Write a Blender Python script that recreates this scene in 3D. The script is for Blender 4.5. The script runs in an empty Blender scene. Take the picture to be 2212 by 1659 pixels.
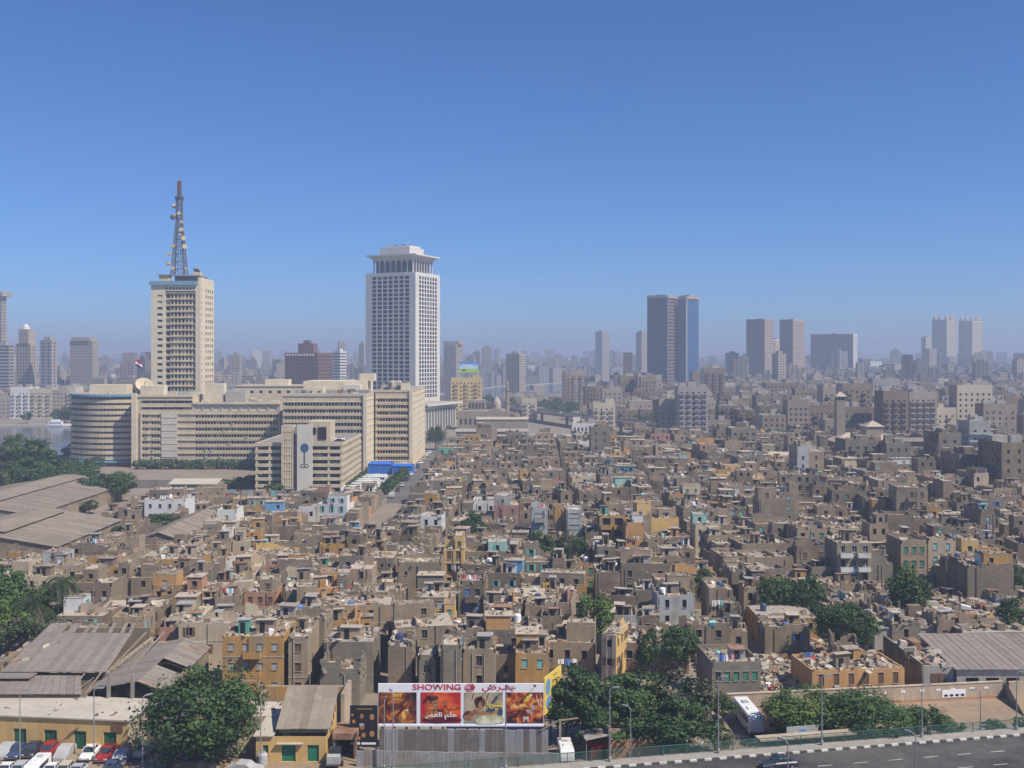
import bpy, math, random
import numpy as np
from mathutils import Vector, Matrix

R = math.radians
rnd = random.Random(20071)
scene = bpy.context.scene

# ------------------------------------------------------------------ camera
F, CX, HZ, CH = 2304.0, 1106.0, 772.0, 52.0      # picture plane 2212 x 1659, horizon row, eye height
cam_data = bpy.data.cameras.new('camera')
cam = bpy.data.objects.new('camera', cam_data)
scene.collection.objects.link(cam)
cam.location = (0, 0, CH)
cam.rotation_euler = (R(90), 0, 0)
cam_data.sensor_width = 36
cam_data.lens = F / 2212 * 36
cam_data.shift_y = -(829.5 - HZ) / 2212
cam_data.clip_start = 1
cam_data.clip_end = 60000
scene.camera = cam

# ------------------------------------------------------------------ light
SUN_AZ, SUN_EL = R(121), R(50)       # azimuth clockwise from +Y (view direction)
world = bpy.data.worlds.new('World')
scene.world = world
world.use_nodes = True
wn = world.node_tree
bg = wn.nodes['Background']
sky = wn.nodes.new('ShaderNodeTexSky')
sky.sky_type = 'NISHITA'
sky.sun_disc = False
sky.sun_elevation = SUN_EL
sky.sun_rotation = SUN_AZ
sky.altitude = 1500
sky.air_density = 1.0
sky.dust_density = 0.7
sky.ozone_density = 9.0
bg.inputs[1].default_value = 0.088
tint = wn.nodes.new('ShaderNodeMix'); tint.data_type = 'RGBA'; tint.blend_type = 'MULTIPLY'
tint.inputs['Factor'].default_value = 1.0; tint.inputs['B'].default_value = (0.57, 0.77, 1.0, 1)
wn.links.new(sky.outputs[0], tint.inputs['A']); wn.links.new(tint.outputs['Result'], bg.inputs[0])
sun_d = bpy.data.lights.new('sun', 'SUN')
sun_d.energy = 4.0
sun_d.angle = R(0.53)
sun_d.color = (1.0, 0.91, 0.77)
sun = bpy.data.objects.new('sun', sun_d)
scene.collection.objects.link(sun)
sv = Vector((math.sin(SUN_AZ) * math.cos(SUN_EL), math.cos(SUN_AZ) * math.cos(SUN_EL), math.sin(SUN_EL)))
sun.rotation_euler = sv.to_track_quat('Z', 'Y').to_euler()
sun.location = (200, -100, 300)

scene.view_settings.view_transform = 'Standard'
scene.view_settings.look = 'None'
scene.view_settings.exposure = 0.5
scene.view_settings.gamma = 1.0
scene.view_settings.use_curve_mapping = False
scene.cycles.use_denoising = True
scene.cycles.max_bounces = 5
scene.cycles.diffuse_bounces = 2
scene.cycles.glossy_bounces = 2
scene.cycles.transparent_max_bounces = 8
scene.cycles.volume_bounces = 1
scene.cycles.use_fast_gi = False

# ------------------------------------------------------------------ picture helpers (a pixel gives a direction, the ground gives the distance)
def Yg(v, z=0.0): return (CH - z) * F / (v - HZ)
def Xu(u, Y): return (u - CX) * Y / F
def Zv(v, Y): return CH - (v - HZ) * Y / F
def gp(u, v, z=0.0):
    y = Yg(v, z)
    return (Xu(u, y), y)

# ------------------------------------------------------------------ materials
MATS = {}
def mat(name, col, col2=None, var=0.22, scale=0.35, fine=2.2, rough=0.92, spec=0.15, metal=0.0, streak=0.0, course=0.0, patch=0.5):
    if name in MATS: return MATS[name]
    m = bpy.data.materials.new(name)
    m.use_nodes = True
    nt = m.node_tree
    b = nt.nodes['Principled BSDF']
    b.inputs['Roughness'].default_value = rough
    b.inputs['Specular IOR Level'].default_value = spec
    b.inputs['Metallic'].default_value = metal
    MATS[name] = m
    c = tuple(col) + (1,)
    if var <= 0 and col2 is None:
        b.inputs['Base Color'].default_value = c
        return m
    N, L = nt.nodes.new, nt.links.new
    geo = N('ShaderNodeNewGeometry')
    n1 = N('ShaderNodeTexNoise'); n1.inputs['Scale'].default_value = scale; n1.inputs['Detail'].default_value = 4
    L(geo.outputs['Position'], n1.inputs['Vector'])
    cur = None
    if col2 is not None:
        mr = N('ShaderNodeMapRange')
        mr.inputs['From Min'].default_value = patch - 0.08; mr.inputs['From Max'].default_value = patch + 0.08
        L(n1.outputs['Fac'], mr.inputs['Value'])
        mx = N('ShaderNodeMix'); mx.data_type = 'RGBA'
        mx.inputs['A'].default_value = c; mx.inputs['B'].default_value = tuple(col2) + (1,)
        L(mr.outputs['Result'], mx.inputs['Factor'])
        cur = mx.outputs['Result']
    n2 = N('ShaderNodeTexNoise'); n2.inputs['Scale'].default_value = fine; n2.inputs['Detail'].default_value = 3
    if streak > 0 or course > 0:
        mp = N('ShaderNodeVectorMath'); mp.operation = 'MULTIPLY'
        mp.inputs[1].default_value = (1, 1, 0.2) if streak > 0 else (0.45, 0.45, 1.5)
        L(geo.outputs['Position'], mp.inputs[0]); L(mp.outputs[0], n2.inputs['Vector'])
    else:
        L(geo.outputs['Position'], n2.inputs['Vector'])
    ad = N('ShaderNodeMath'); ad.operation = 'ADD'
    L(n1.outputs['Fac'], ad.inputs[0]); L(n2.outputs['Fac'], ad.inputs[1])
    mr2 = N('ShaderNodeMapRange')
    mr2.inputs['From Min'].default_value = 0.65; mr2.inputs['From Max'].default_value = 1.35
    mr2.inputs['To Min'].default_value = 1 - var; mr2.inputs['To Max'].default_value = 1 + var
    L(ad.outputs[0], mr2.inputs['Value'])
    vm = N('ShaderNodeVectorMath'); vm.operation = 'SCALE'
    if cur is None: vm.inputs[0].default_value = col
    else: L(cur, vm.inputs[0])
    L(mr2.outputs['Result'], vm.inputs['Scale'])
    L(vm.outputs[0], b.inputs['Base Color'])
    return m

# walls of the old quarter
mat('mud', (.27, .22, .165), (.195, .158, .12), .27, .16, 1.6, course=1)
mat('mud2', (.325, .26, .19), (.225, .182, .135), .26, .2, 1.4, streak=1)
mat('brick', (.225, .175, .13), (.295, .235, .175), .28, .13, 1.8, course=1)
mat('greybrick', (.255, .225, .18), (.19, .165, .135), .26, .2, 1.6, course=1)
mat('darkbrick', (.17, .135, .105), (.225, .18, .14), .26, .2, 1.6, course=1)
mat('tan', (.36, .28, .20), (.27, .215, .165), .24, .18, 1.2, streak=1, patch=.55)
mat('sand', (.48, .395, .29), (.37, .30, .225), .22, .2, 1.2, streak=1, patch=.55)
mat('ochre', (.45, .27, .095), (.27, .205, .14), .22, .22, 1.2, streak=1, patch=.57)
mat('orange', (.51, .295, .125), (.43, .25, .125), .2, .2, 1.2, streak=1, patch=.6)
mat('yellow', (.60, .41, .165), (.50, .345, .16), .16, .2, 1.0, streak=1, patch=.6)
mat('salmon', (.45, .235, .14), (.36, .235, .16), .2, .25, 1.2, streak=1, patch=.57)
mat('pink', (.37, .20, .165), (.30, .19, .16), .2, .25, 1.2, streak=1, patch=.57)
mat('whitewash', (.66, .66, .64), (.5, .49, .46), .14, .25, 1.0, streak=1, patch=.6)
mat('cream', (.55, .47, .33), (.46, .40, .30), .15, .25, 1.0, streak=1, patch=.58)
mat('paleblue', (.42, .45, .45), (.31, .30, .27), .16, .25, 1.0, streak=1, patch=.55)
mat('aqua', (.26, .50, .46), (.3, .42, .38), .2, .4, 1.4, streak=1, patch=.55)
mat('greenwall', (.10, .33, .25), (.14, .28, .22), .2, .4, 1.4, streak=1, patch=.55)
mat('bluewall', (.12, .30, .50), (.16, .3, .44), .2, .4, 1.4, patch=.55)
WALLS_COMMON = ['mud', 'mud2', 'brick', 'greybrick', 'tan', 'mud', 'mud2', 'brick', 'greybrick', 'darkbrick']
WALLS_COLOUR = ['tan', 'ochre', 'sand', 'tan', 'salmon', 'tan', 'cream', 'paleblue', 'sand', 'ochre', 'ochre', 'tan', 'orange', 'pink', 'yellow']
for _w in set(WALLS_COMMON):
    for _nd in MATS[_w].node_tree.nodes:
        if _nd.type == 'MIX':
            for _k in ('A', 'B'):
                _c = _nd.inputs[[i for i, x in enumerate(_nd.inputs) if x.name == _k and x.type == 'RGBA'][0]].default_value
                _c[0] *= .985; _c[1] *= .985; _c[2] *= .95
# roofs and clutter
mat('roof_dust', (.47, .405, .325), (.38, .325, .26), .3, .3, 1.8)
mat('roof_grey', (.41, .37, .315), (.33, .295, .25), .3, .3, 1.8)
mat('roof_tan', (.52, .44, .34), (.43, .36, .28), .26, .3, 1.8)
ROOFS = ['roof_dust', 'roof_grey', 'roof_tan', 'roof_dust']
mat('plank', (.36, .30, .235), (.24, .195, .15), .4, .9, 3)
mat('debris', (.42, .365, .30), (.25, .21, .17), .45, 1.2, 3)
mat('debris_pale', (.50, .44, .36), None, .35, 1.2, 3)
mat('tin', (.42, .42, .41), (.33, .29, .25), .22, .5, 2, rough=.55, spec=.4)
mat('rust', (.23, .13, .085), (.30, .19, .12), .3, .5, 2)
mat('concrete', (.42, .39, .345), (.35, .32, .28), .18, .2, 1.2, streak=1)
mat('concrete_dark', (.27, .25, .225), None, .2, .3, 1.2)
mat('corrugated', (.275, .237, .205), (.225, .193, .168), .16, .12, 1.0)
mat('corrugated2', (.30, .25, .20), (.235, .195, .155), .18, .12, 1.0)
mat('white_roof', (.53, .48, .405), (.45, .405, .34), .14, .1, .8)
# openings
mat('dark', (.022, .021, .022), None, 0)
mat('pane', (.035, .042, .055), None, 0, rough=.25, spec=.5)
mat('pane_blue', (.022, .032, .062), None, 0, rough=.35, spec=.3)
mat('blind', (.38, .34, .27), None, .3, .7, 2)
mat('pane_grey', (.09, .10, .12), None, 0, rough=.4, spec=.3)
mat('shutter_aqua', (.20, .47, .43), None, .25, .8, 2)
mat('shutter_green', (.07, .25, .16), None, .25, .8, 2)
mat('shutter_blue', (.10, .22, .45), None, .25, .8, 2)
mat('shutter_brown', (.16, .10, .065), None, .25, .8, 2)
mat('shutter_grey', (.40, .41, .40), None, .2, .8, 2)
mat('frame_white', (.66, .65, .62), None, 0)
mat('frame_wood', (.20, .14, .09), None, .2)
# town
mat('tv_cream', (.60, .505, .355), (.50, .42, .30), .2, .06, .6, streak=1, patch=.55)
mat('tv_light', (.70, .61, .445), (.60, .52, .38), .15, .08, .6, patch=.55)
mat('tv_grey', (.44, .40, .34), None, .12, .1, .8)
mat('tv_blue', (.16, .34, .46), None, .12, .2, .8)
mat('tv_slab', (.62, .585, .50), None, .08, .1, .6)
mat('ministry', (.66, .635, .58), (.58, .555, .505), .09, .05, .4, streak=1, patch=.56)
mat('ministry_base', (.62, .60, .55), None, .1, .1, .6)
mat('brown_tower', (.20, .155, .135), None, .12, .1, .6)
mat('brown_light', (.42, .33, .26), None, .12, .1, .6)  # lighter brown; as a tower's right face it carries painted sunlight
mat('glass_navy', (.018, .042, .105), None, .2, .05, .3, rough=.55, spec=.2)
mat('redbrown', (.17, .10, .085), None, .15, .1, .6)
mat('glass_dark', (.045, .055, .075), None, .2, .05, .3, rough=.2, spec=.5)
mat('glass_blue', (.03, .10, .25), None, .15, .05, .3, rough=.15, spec=.6)
mat('city_tan', (.38, .32, .26), None, .15, .1, .6)
mat('city_grey', (.36, .34, .32), None, .15, .1, .6)
mat('city_cream', (.55, .48, .37), None, .12, .1, .6)
mat('city_white', (.68, .66, .62), None, .1, .1, .6)
mat('city_brown', (.25, .19, .15), None, .15, .1, .6)
mat('city_yellow', (.60, .46, .22), None, .12, .1, .6)
mat('stone', (.34, .28, .215), (.28, .23, .18), .18, .12, .8)
mat('dome', (.44, .38, .31), None, .12, .2, .8)
# ground
mat('dirt', (.30, .25, .20), (.235, .195, .155), .22, .08, .9)
mat('earth', (.34, .255, .175), (.27, .205, .145), .2, .12, .9)
mat('asphalt', (.062, .06, .058), (.095, .09, .083), .3, .12, .9, streak=0)
mat('asphalt_old', (.17, .16, .148), (.13, .122, .114), .16, .05, .6)
mat('pavement', (.36, .33, .29), (.30, .275, .24), .15, .2, 1)
mat('paint_white', (.60, .585, .53), None, .25, 1, 3)
mat('paint_black', (.085, .085, .08), None, .2, 1, 3)
# plants
mat('leaf_mid', (.075, .130, .034), (.050, .098, .028), .42, .45, 1.6, rough=.7, spec=.25)
mat('leaf_light', (.125, .185, .038), (.088, .150, .032), .4, .45, 1.6, rough=.7, spec=.25)
mat('leaf_dark', (.047, .092, .030), (.034, .068, .024), .42, .45, 1.6, rough=.7, spec=.25)
mat('leaf_dry', (.13, .12, .085), (.075, .092, .045), .35, .5, 1.6, rough=.8)
mat('frond', (.055, .085, .035), (.04, .065, .03), .35, .6, 2, rough=.7, spec=.2)
mat('frond_dry', (.24, .19, .12), None, .3, .6, 2)
mat('bark', (.17, .13, .095), None, .3, 1, 3)
mat('grass', (.08, .12, .04), None, .35, .4, 1.4)
# things
mat('steel', (.33, .33, .34), None, 0, rough=.5, metal=.3)
mat('steel_dark', (.12, .12, .125), None, 0, rough=.6)
mat('steel_red', (.36, .16, .13), None, .1)
mat('dish', (.46, .43, .38), None, .1)
mat('dish_tan', (.52, .42, .28), None, .1)
mat('tyre', (.02, .02, .02), None, 0)
mat('rubber', (.05, .05, .05), None, 0)
mat('rail_green', (.055, .14, .11), None, .1)
mat('cloth_grey', (.40, .40, .40), None, .12, .8, 3)
for nm, c in dict(car_white=(.78, .78, .77), car_red=(.34, .03, .03), car_blue=(.05, .075, .16), car_dark=(.03, .035, .05),
                  car_silver=(.45, .46, .47), car_beige=(.55, .49, .36), car_green=(.05, .13, .09), bus_white=(.80, .80, .80),
                  tent_blue=(.025, .16, .60), door_green=(.03, .12, .062), door_green2=(.03, .21, .13), sign_white=(.84, .84, .86), sign_red=(.62, .03, .06),
                  poster_black=(.02, .018, .02), sign_yellow=(.72, .52, .10), sign_blue=(.13, .30, .50), navy=(.03, .03, .12),
                  flag_red=(.55, .03, .03), orange_paint=(.62, .36, .07), boat_white=(.82, .82, .82)).items():
    mat(nm, c, None, .05 if not nm.startswith('car') else 0, 1, 3, rough=.35 if nm.startswith(('car', 'bus')) else .7, spec=.5 if nm.startswith(('car', 'bus')) else .2)
for nm, c in dict(cl_white=(.80, .80, .82), cl_blue=(.12, .22, .55), cl_red=(.50, .07, .08), cl_aqua=(.25, .62, .62), cl_yellow=(.68, .48, .10), cl_pink=(.60, .28, .34), cl_dark=(.06, .06, .08)).items():
    mat(nm, c, None, .1, 1, 3)

# ------------------------------------------------------------------ mesh builder
COL = scene.collection
class MB:
    def __init__(s): s.v = []; s.f = []; s.m = []; s.names = []; s.ix = {}
    def mi(s, n):
        if n not in s.ix: s.ix[n] = len(s.names); s.names.append(n)
        return s.ix[n]
    def quad(s, a, b, c, d, m):
        k = len(s.v); s.v += (a, b, c, d); s.f.append((k, k + 1, k + 2, k + 3)); s.m.append(s.mi(m))
    def poly(s, pts, m):
        k = len(s.v); s.v += pts; s.f.append(tuple(range(k, k + len(pts)))); s.m.append(s.mi(m))
    def box(s, x0, x1, y0, y1, z0, z1, m, top=None, bottom=True):
        k = len(s.v); i = s.mi(m); t = s.mi(top) if top else i
        s.v += ((x0, y0, z0), (x1, y0, z0), (x1, y1, z0), (x0, y1, z0), (x0, y0, z1), (x1, y0, z1), (x1, y1, z1), (x0, y1, z1))
        s.f += ((k, k + 1, k + 5, k + 4), (k + 1, k + 2, k + 6, k + 5), (k + 2, k + 3, k + 7, k + 6), (k + 3, k, k + 4, k + 7), (k + 4, k + 5, k + 6, k + 7))
        s.m += (i, i, i, i, t)
        if bottom: s.f.append((k + 3, k + 2, k + 1, k)); s.m.append(i)
    def rbox(s, c, size, rz, m, rx=0.0, ry=0.0, top=None):
        hx, hy, hz = size[0] / 2, size[1] / 2, size[2] / 2
        k = len(s.v); i = s.mi(m); t = s.mi(top) if top else i
        mt = Matrix.Rotation(rz, 3, 'Z') @ Matrix.Rotation(ry, 3, 'Y') @ Matrix.Rotation(rx, 3, 'X') if (rx or ry) else None
        cz, sz = math.cos(rz), math.sin(rz)
        for z in (-hz, hz):
            for x, y in ((-hx, -hy), (hx, -hy), (hx, hy), (-hx, hy)):
                if mt: q = mt @ Vector((x, y, z)); s.v.append((c[0] + q.x, c[1] + q.y, c[2] + q.z))
                else: s.v.append((c[0] + x * cz - y * sz, c[1] + x * sz + y * cz, c[2] + z))
        s.f += ((k, k + 1, k + 5, k + 4), (k + 1, k + 2, k + 6, k + 5), (k + 2, k + 3, k + 7, k + 6), (k + 3, k, k + 4, k + 7), (k + 4, k + 5, k + 6, k + 7), (k + 3, k + 2, k + 1, k))
        s.m += (i, i, i, i, t, i)
    def bar(s, a, b, w, m, w2=None):
        a = Vector(a); b = Vector(b); d = (b - a)
        if d.length < 1e-6: return
        d.normalize()
        p = d.cross(Vector((0, 0, 1)))
        if p.length < 1e-3: p = Vector((1, 0, 0))
        p.normalize(); q = d.cross(p)
        k = len(s.v); i = s.mi(m); w2 = w if w2 is None else w2
        for o, ww in ((a, w), (b, w2)):
            for e, g in ((-1, -1), (1, -1), (1, 1), (-1, 1)):
                t = o + p * (e * ww / 2) + q * (g * ww / 2); s.v.append((t.x, t.y, t.z))
        s.f += ((k, k + 1, k + 5, k + 4), (k + 1, k + 2, k + 6, k + 5), (k + 2, k + 3, k + 7, k + 6), (k + 3, k, k + 4, k + 7), (k + 4, k + 5, k + 6, k + 7), (k + 3, k + 2, k + 1, k))
        s.m += (i,) * 6
    def tube(s, pts, rads, m, n=7, cap=True):
        i = s.mi(m); rings = []
        P = [Vector(p) for p in pts]
        for j, p in enumerate(P):
            d = (P[min(j + 1, len(P) - 1)] - P[max(j - 1, 0)]).normalized()
            a = d.cross(Vector((0, 0, 1)))
            if a.length < 1e-2: a = Vector((1, 0, 0))
            a.normalize(); b = d.cross(a); k = len(s.v)
            for t in range(n):
                an = 2 * math.pi * t / n; q = p + (a * math.cos(an) + b * math.sin(an)) * rads[j]; s.v.append((q.x, q.y, q.z))
            rings.append(k)
        for r0, r1 in zip(rings, rings[1:]):
            for t in range(n):
                u = (t + 1) % n; s.f.append((r0 + t, r0 + u, r1 + u, r1 + t)); s.m.append(i)
        if cap:
            s.f.append(tuple(rings[-1] + t for t in range(n))); s.m.append(i)
    def lathe(s, prof, m, n=16, c=(0, 0), mats=None):
        rings = []
        for r, z in prof:
            k = len(s.v); rings.append(k)
            for t in range(n):
                an = 2 * math.pi * t / n; s.v.append((c[0] + r * math.cos(an), c[1] + r * math.sin(an), z))
        for j, (r0, r1) in enumerate(zip(rings, rings[1:])):
            i = s.mi(mats[j] if mats else m)
            for t in range(n):
                u = (t + 1) % n; s.f.append((r0 + t, r0 + u, r1 + u, r1 + t)); s.m.append(i)
    def prism(s, pts, z0, z1, m, top=None):
        n = len(pts); k = len(s.v); i = s.mi(m)
        s.v += [(p[0], p[1], z0) for p in pts] + [(p[0], p[1], z1) for p in pts]
        for a in range(n):
            b = (a + 1) % n; s.f.append((k + a, k + b, k + n + b, k + n + a)); s.m.append(i)
        s.f.append(tuple(k + n + a for a in range(n))); s.m.append(s.mi(top) if top else i)
    def move(s, start, x, y, z, rz=0.0):
        c, n = math.cos(rz), math.sin(rz)
        for j in range(start, len(s.v)):
            p = s.v[j]; s.v[j] = (x + p[0] * c - p[1] * n, y + p[0] * n + p[1] * c, z + p[2])
    def mesh(s, name):
        me = bpy.data.meshes.new(name)
        me.from_pydata(s.v, [], s.f)
        for n in s.names: me.materials.append(MATS[n])
        if len(s.names) > 1: me.polygons.foreach_set('material_index', s.m)
        return me
    def build(s, name, parent=None, loc=(0, 0, 0), rz=0.0, smooth=False):
        me = s.mesh(name)
        if smooth: me.polygons.foreach_set('use_smooth', [True] * len(me.polygons))
        return link(name, me, parent, loc, rz)

def link(name, data, parent=None, loc=(0, 0, 0), rz=0.0, scale=None):
    o = bpy.data.objects.new(name, data)
    COL.objects.link(o)
    o.location = loc
    if rz: o.rotation_euler = (0, 0, rz)
    if scale: o.scale = scale
    if parent is not None: o.parent = parent
    return o

USED_LABELS = {}
def tag(o, label, cat, group=None):
    o['label'] = label; o['category'] = cat
    if group: o['group'] = group
    return o
def thing(name, label, cat, loc=(0, 0, 0), rz=0.0, group=None):
    return tag(link(name, None, None, loc, rz), label, cat, group)
def kind(o, k): o['kind'] = k; return o
def copy_tree(o, parent=None):
    c = o.copy(); COL.objects.link(c)
    if parent is not None: c.parent = parent
    for ch in list(o.children): copy_tree(ch, c)
    return c

# wall with real openings: p0 -> p1 left to right seen from outside
def facade(mb, p0, p1, z0, z1, cols, rows, m, depth=0.22, keep=None, pane=None, rev=None):
    dx, dy = p1[0] - p0[0], p1[1] - p0[1]
    L = math.hypot(dx, dy); ux, uy = dx / L, dy / L; nx, ny = uy, -ux
    P = lambda s, z, d=0.0: (p0[0] + ux * s - nx * d, p0[1] + uy * s - ny * d, z)
    xs = [0.0]
    for a, b in cols: xs += [a, b]
    xs.append(L); zs = [z0]
    for a, b in rows: zs += [a, b]
    zs.append(z1); out = []; rev = rev or m
    ang = math.atan2(uy, ux)
    for j in range(len(zs) - 1):
        za, zb = zs[j], zs[j + 1]
        if zb - za < 1e-4: continue
        if j % 2 == 0:
            mb.quad(P(0, za), P(L, za), P(L, zb), P(0, zb), m); continue
        start = 0.0
        for i in range(1, len(xs) - 1, 2):
            if keep is not None and not keep(i // 2, j // 2): continue
            a, b = xs[i], xs[i + 1]
            if a - start > 1e-4: mb.quad(P(start, za), P(a, za), P(a, zb), P(start, zb), m)
            d = depth
            mb.quad(P(a, za), P(b, za), P(b, za, d), P(a, za, d), rev)
            mb.quad(P(a, zb, d), P(b, zb, d), P(b, zb), P(a, zb), rev)
            mb.quad(P(a, za), P(a, za, d), P(a, zb, d), P(a, zb), rev)
            mb.quad(P(b, za, d), P(b, za), P(b, zb), P(b, zb, d), rev)
            if pane: mb.quad(P(a, za, d), P(b, za, d), P(b, zb, d), P(a, zb, d), pane)
            c = P((a + b) / 2, za, d)
            out.append((c, b - a, zb - za, ang))
            start = b
        if L - start > 1e-4: mb.quad(P(start, za), P(L, za), P(L, zb), P(start, zb), m)
    return out
def even(L, n, w, m0=0.0, m1=0.0):
    p = (L - m0 - m1) / n
    return [(m0 + p * (i + .5) - w / 2, m0 + p * (i + .5) + w / 2) for i in range(n)]

# window meshes: unit width and height, back plane at y = 0 (the bottom of the recess), facing -y
def window_mesh(name, pane='pane', frame='frame_wood', shut=None, opened=True, bars=True, proud=0.22, sill=True):
    b = MB()
    b.box(-.5, .5, -.02, .04, 0, 1, pane)
    fw = .07
    for x0, x1, z0, z1 in ((-.5, -.5 + fw, 0, 1), (.5 - fw, .5, 0, 1), (-.5 + fw, .5 - fw, 0, fw * .8), (-.5 + fw, .5 - fw, 1 - fw * .8, 1)):
        b.box(x0, x1, -.07, -.02, z0, z1, frame)
    if sill: b.box(-.56, .56, -proud - .1, -.07, -.06, .0, 'concrete'); b.box(-.54, .54, -proud - .06, -.07, 1.0, 1.05, 'concrete')
    if bars:
        b.box(-.03, .03, -.06, -.02, fw, 1 - fw, frame)
    if shut:
        if opened:
            for sx in (-1, 1):
                b.rbox((sx * .76, -proud - .06, .5), (.48, .05, 1.02), sx * .12, shut)
        else:
            for sx in (-1, 1):
                b.box(min(.01 * sx, .46 * sx), max(.01 * sx, .46 * sx), -.13, -.07, .03, .97, shut)
    return b.mesh(name)
WIN = {
    'plain': window_mesh('window_plain', 'pane', 'frame_wood'),
    'hole': window_mesh('window_hole', 'dark', 'frame_wood', bars=False),
    'white': window_mesh('window_white', 'pane', 'frame_white'),
    'aqua_open': window_mesh('window_aqua_open', 'dark', 'shutter_aqua', 'shutter_aqua', True),
    'aqua_shut': window_mesh('window_aqua_shut', 'dark', 'shutter_aqua', 'shutter_aqua', False),
    'green_open': window_mesh('window_green_open', 'dark', 'shutter_green', 'shutter_green', True),
    'green_shut': window_mesh('window_green_shut', 'dark', 'shutter_green', 'shutter_green', False),
    'blue_open': window_mesh('window_blue_open', 'dark', 'shutter_blue', 'shutter_blue', True),
    'blue_shut': window_mesh('window_blue_shut', 'dark', 'shutter_blue', 'shutter_blue', False),
    'brown_shut': window_mesh('window_brown_shut', 'dark', 'shutter_brown', 'shutter_brown', False),
    'brown_open': window_mesh('window_brown_open', 'dark', 'shutter_brown', 'shutter_brown', True),
    'grey_shut': window_mesh('window_grey_shut', 'dark', 'shutter_grey', 'shutter_grey', False),
    'office': window_mesh('window_office', 'pane_blue', 'tv_grey', bars=False, sill=False),
    'office_blind': window_mesh('window_office_blind', 'blind', 'tv_grey', bars=False, sill=False),
    'office_dark': window_mesh('window_office_dark', 'dark', 'steel_dark', bars=False, sill=False),
    'tower': window_mesh('window_tower', 'pane_blue', 'steel_dark', bars=False, sill=False),
    'tower_dark': window_mesh('window_tower_dark', 'dark', 'steel_dark', bars=False, sill=False),
    'tower_pale': window_mesh('window_tower_pale', 'pane_grey', 'steel_dark', bars=False, sill=False),
}
_wr = random.Random(55)
def office_mix(n): return _wr.choice(['office', 'office', 'office_dark', 'office', 'office_blind', 'office_dark'])
def tower_mix(n): return _wr.choice(['tower', 'tower_dark', 'tower_dark', 'tower', 'tower_dark', 'tower_pale'])
def put_windows(parent, spots, wm, limit=300, name='window', stuff_pane='pane'):
    for n, (c, w, h, a) in enumerate(spots[:limit]):
        k = wm(n) if callable(wm) else wm
        link(name, WIN[k], parent, c, a, (w, 1, h))
    rest = spots[limit:]
    if rest:
        b = MB()
        for c, w, h, a in rest:
            s = len(b.v); b.box(-w / 2, w / 2, -.02, .04, 0, h, stuff_pane); b.move(s, c[0], c[1], c[2], a)
        kind(b.build('glazing', parent), 'stuff')
# ------------------------------------------------------------------ setting
def sheet(name, pts, z, m, k='structure'):
    b = MB(); b.poly([(x, y, z) for x, y in pts], m)
    return kind(b.build(name), k)
sheet('ground', [(-14000, -400), (14000, -400), (14000, 16000), (-14000, 16000)], 0.0, 'dirt')
WATER = bpy.data.materials.new('river_water'); WATER.use_nodes = True; MATS['water'] = WATER
_b = WATER.node_tree.nodes['Principled BSDF']
_b.inputs['Base Color'].default_value = (.05, .065, .07, 1); _b.inputs['Roughness'].default_value = .12
_n = WATER.node_tree.nodes.new('ShaderNodeTexNoise'); _n.inputs['Scale'].default_value = .25; _n.inputs['Detail'].default_value = 3
_u = WATER.node_tree.nodes.new('ShaderNodeBump'); _u.inputs['Strength'].default_value = .25; _u.inputs['Distance'].default_value = .5
_g = WATER.node_tree.nodes.new('ShaderNodeNewGeometry')
WATER.node_tree.links.new(_g.outputs['Position'], _n.inputs['Vector'])
WATER.node_tree.links.new(_n.outputs['Fac'], _u.inputs['Height']); WATER.node_tree.links.new(_u.outputs['Normal'], _b.inputs['Normal'])
NEAR_BANK = [(-330, 300), (-238, 540), (-196, 640), (-150, 800), (-60, 1130), (40, 1420), (240, 1750), (700, 2300)]
FAR_BANK = [(-620, 640), (-420, 790), (-330, 822), (-250, 900), (-140, 1280), (-20, 1900), (160, 2250), (640, 2900)]
sheet('river', NEAR_BANK + FAR_BANK[::-1], 0.06, 'water')
for nm, bank, off in (('river_wall', FAR_BANK, 1), ('river_wall', NEAR_BANK, -1)):
    b = MB()
    for p, q in zip(bank, bank[1:]):
        b.bar((p[0], p[1], .8), (q[0], q[1], .8), 1.6, 'concrete')
    tag(b.build(nm), 'pale stone embankment wall along the %s side of the river' % ('far' if off > 0 else 'television building'), 'wall')
# street between the television buildings and the old quarter
sheet('street', [(-45.5, 380), (-35.5, 380), (-34.5, 700), (-44.5, 700)], .012, 'asphalt_old')
sheet('parking_lot', [(-64, 390), (-47, 390), (-47, 470), (-64, 470)], .008, 'asphalt_old')
sheet('car_park', [(-78, 118), (-20, 118), (-20, 141), (-78, 141)], .01, 'earth')

# ------------------------------------------------------------------ television complex
def ledges(parent, x0, x1, y, zs, m='tv_cream', out=.5, th=.28, name='ledge'):
    b = MB(); b.box(0, x1 - x0, -out, .0, 0, th, m); me = b.mesh(name)
    for z in zs: link(name, me, parent, (x0, y - .003, z))
def sill_row(parent, spots, m='tv_light', out=.34, h=.75):
    rows = {}
    for c, w, hh, a in spots: rows.setdefault(round(c[2], 2), []).append((c, w))
    for z, L in rows.items():
        b = MB()
        for c, w in L: b.box(c[0] - w * .36, c[0] + w * .36, c[1] - .22 - out, c[1] - .225, z - h, z - .08, m)
        kind(b.build('sill_blocks', parent), 'stuff')

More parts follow.
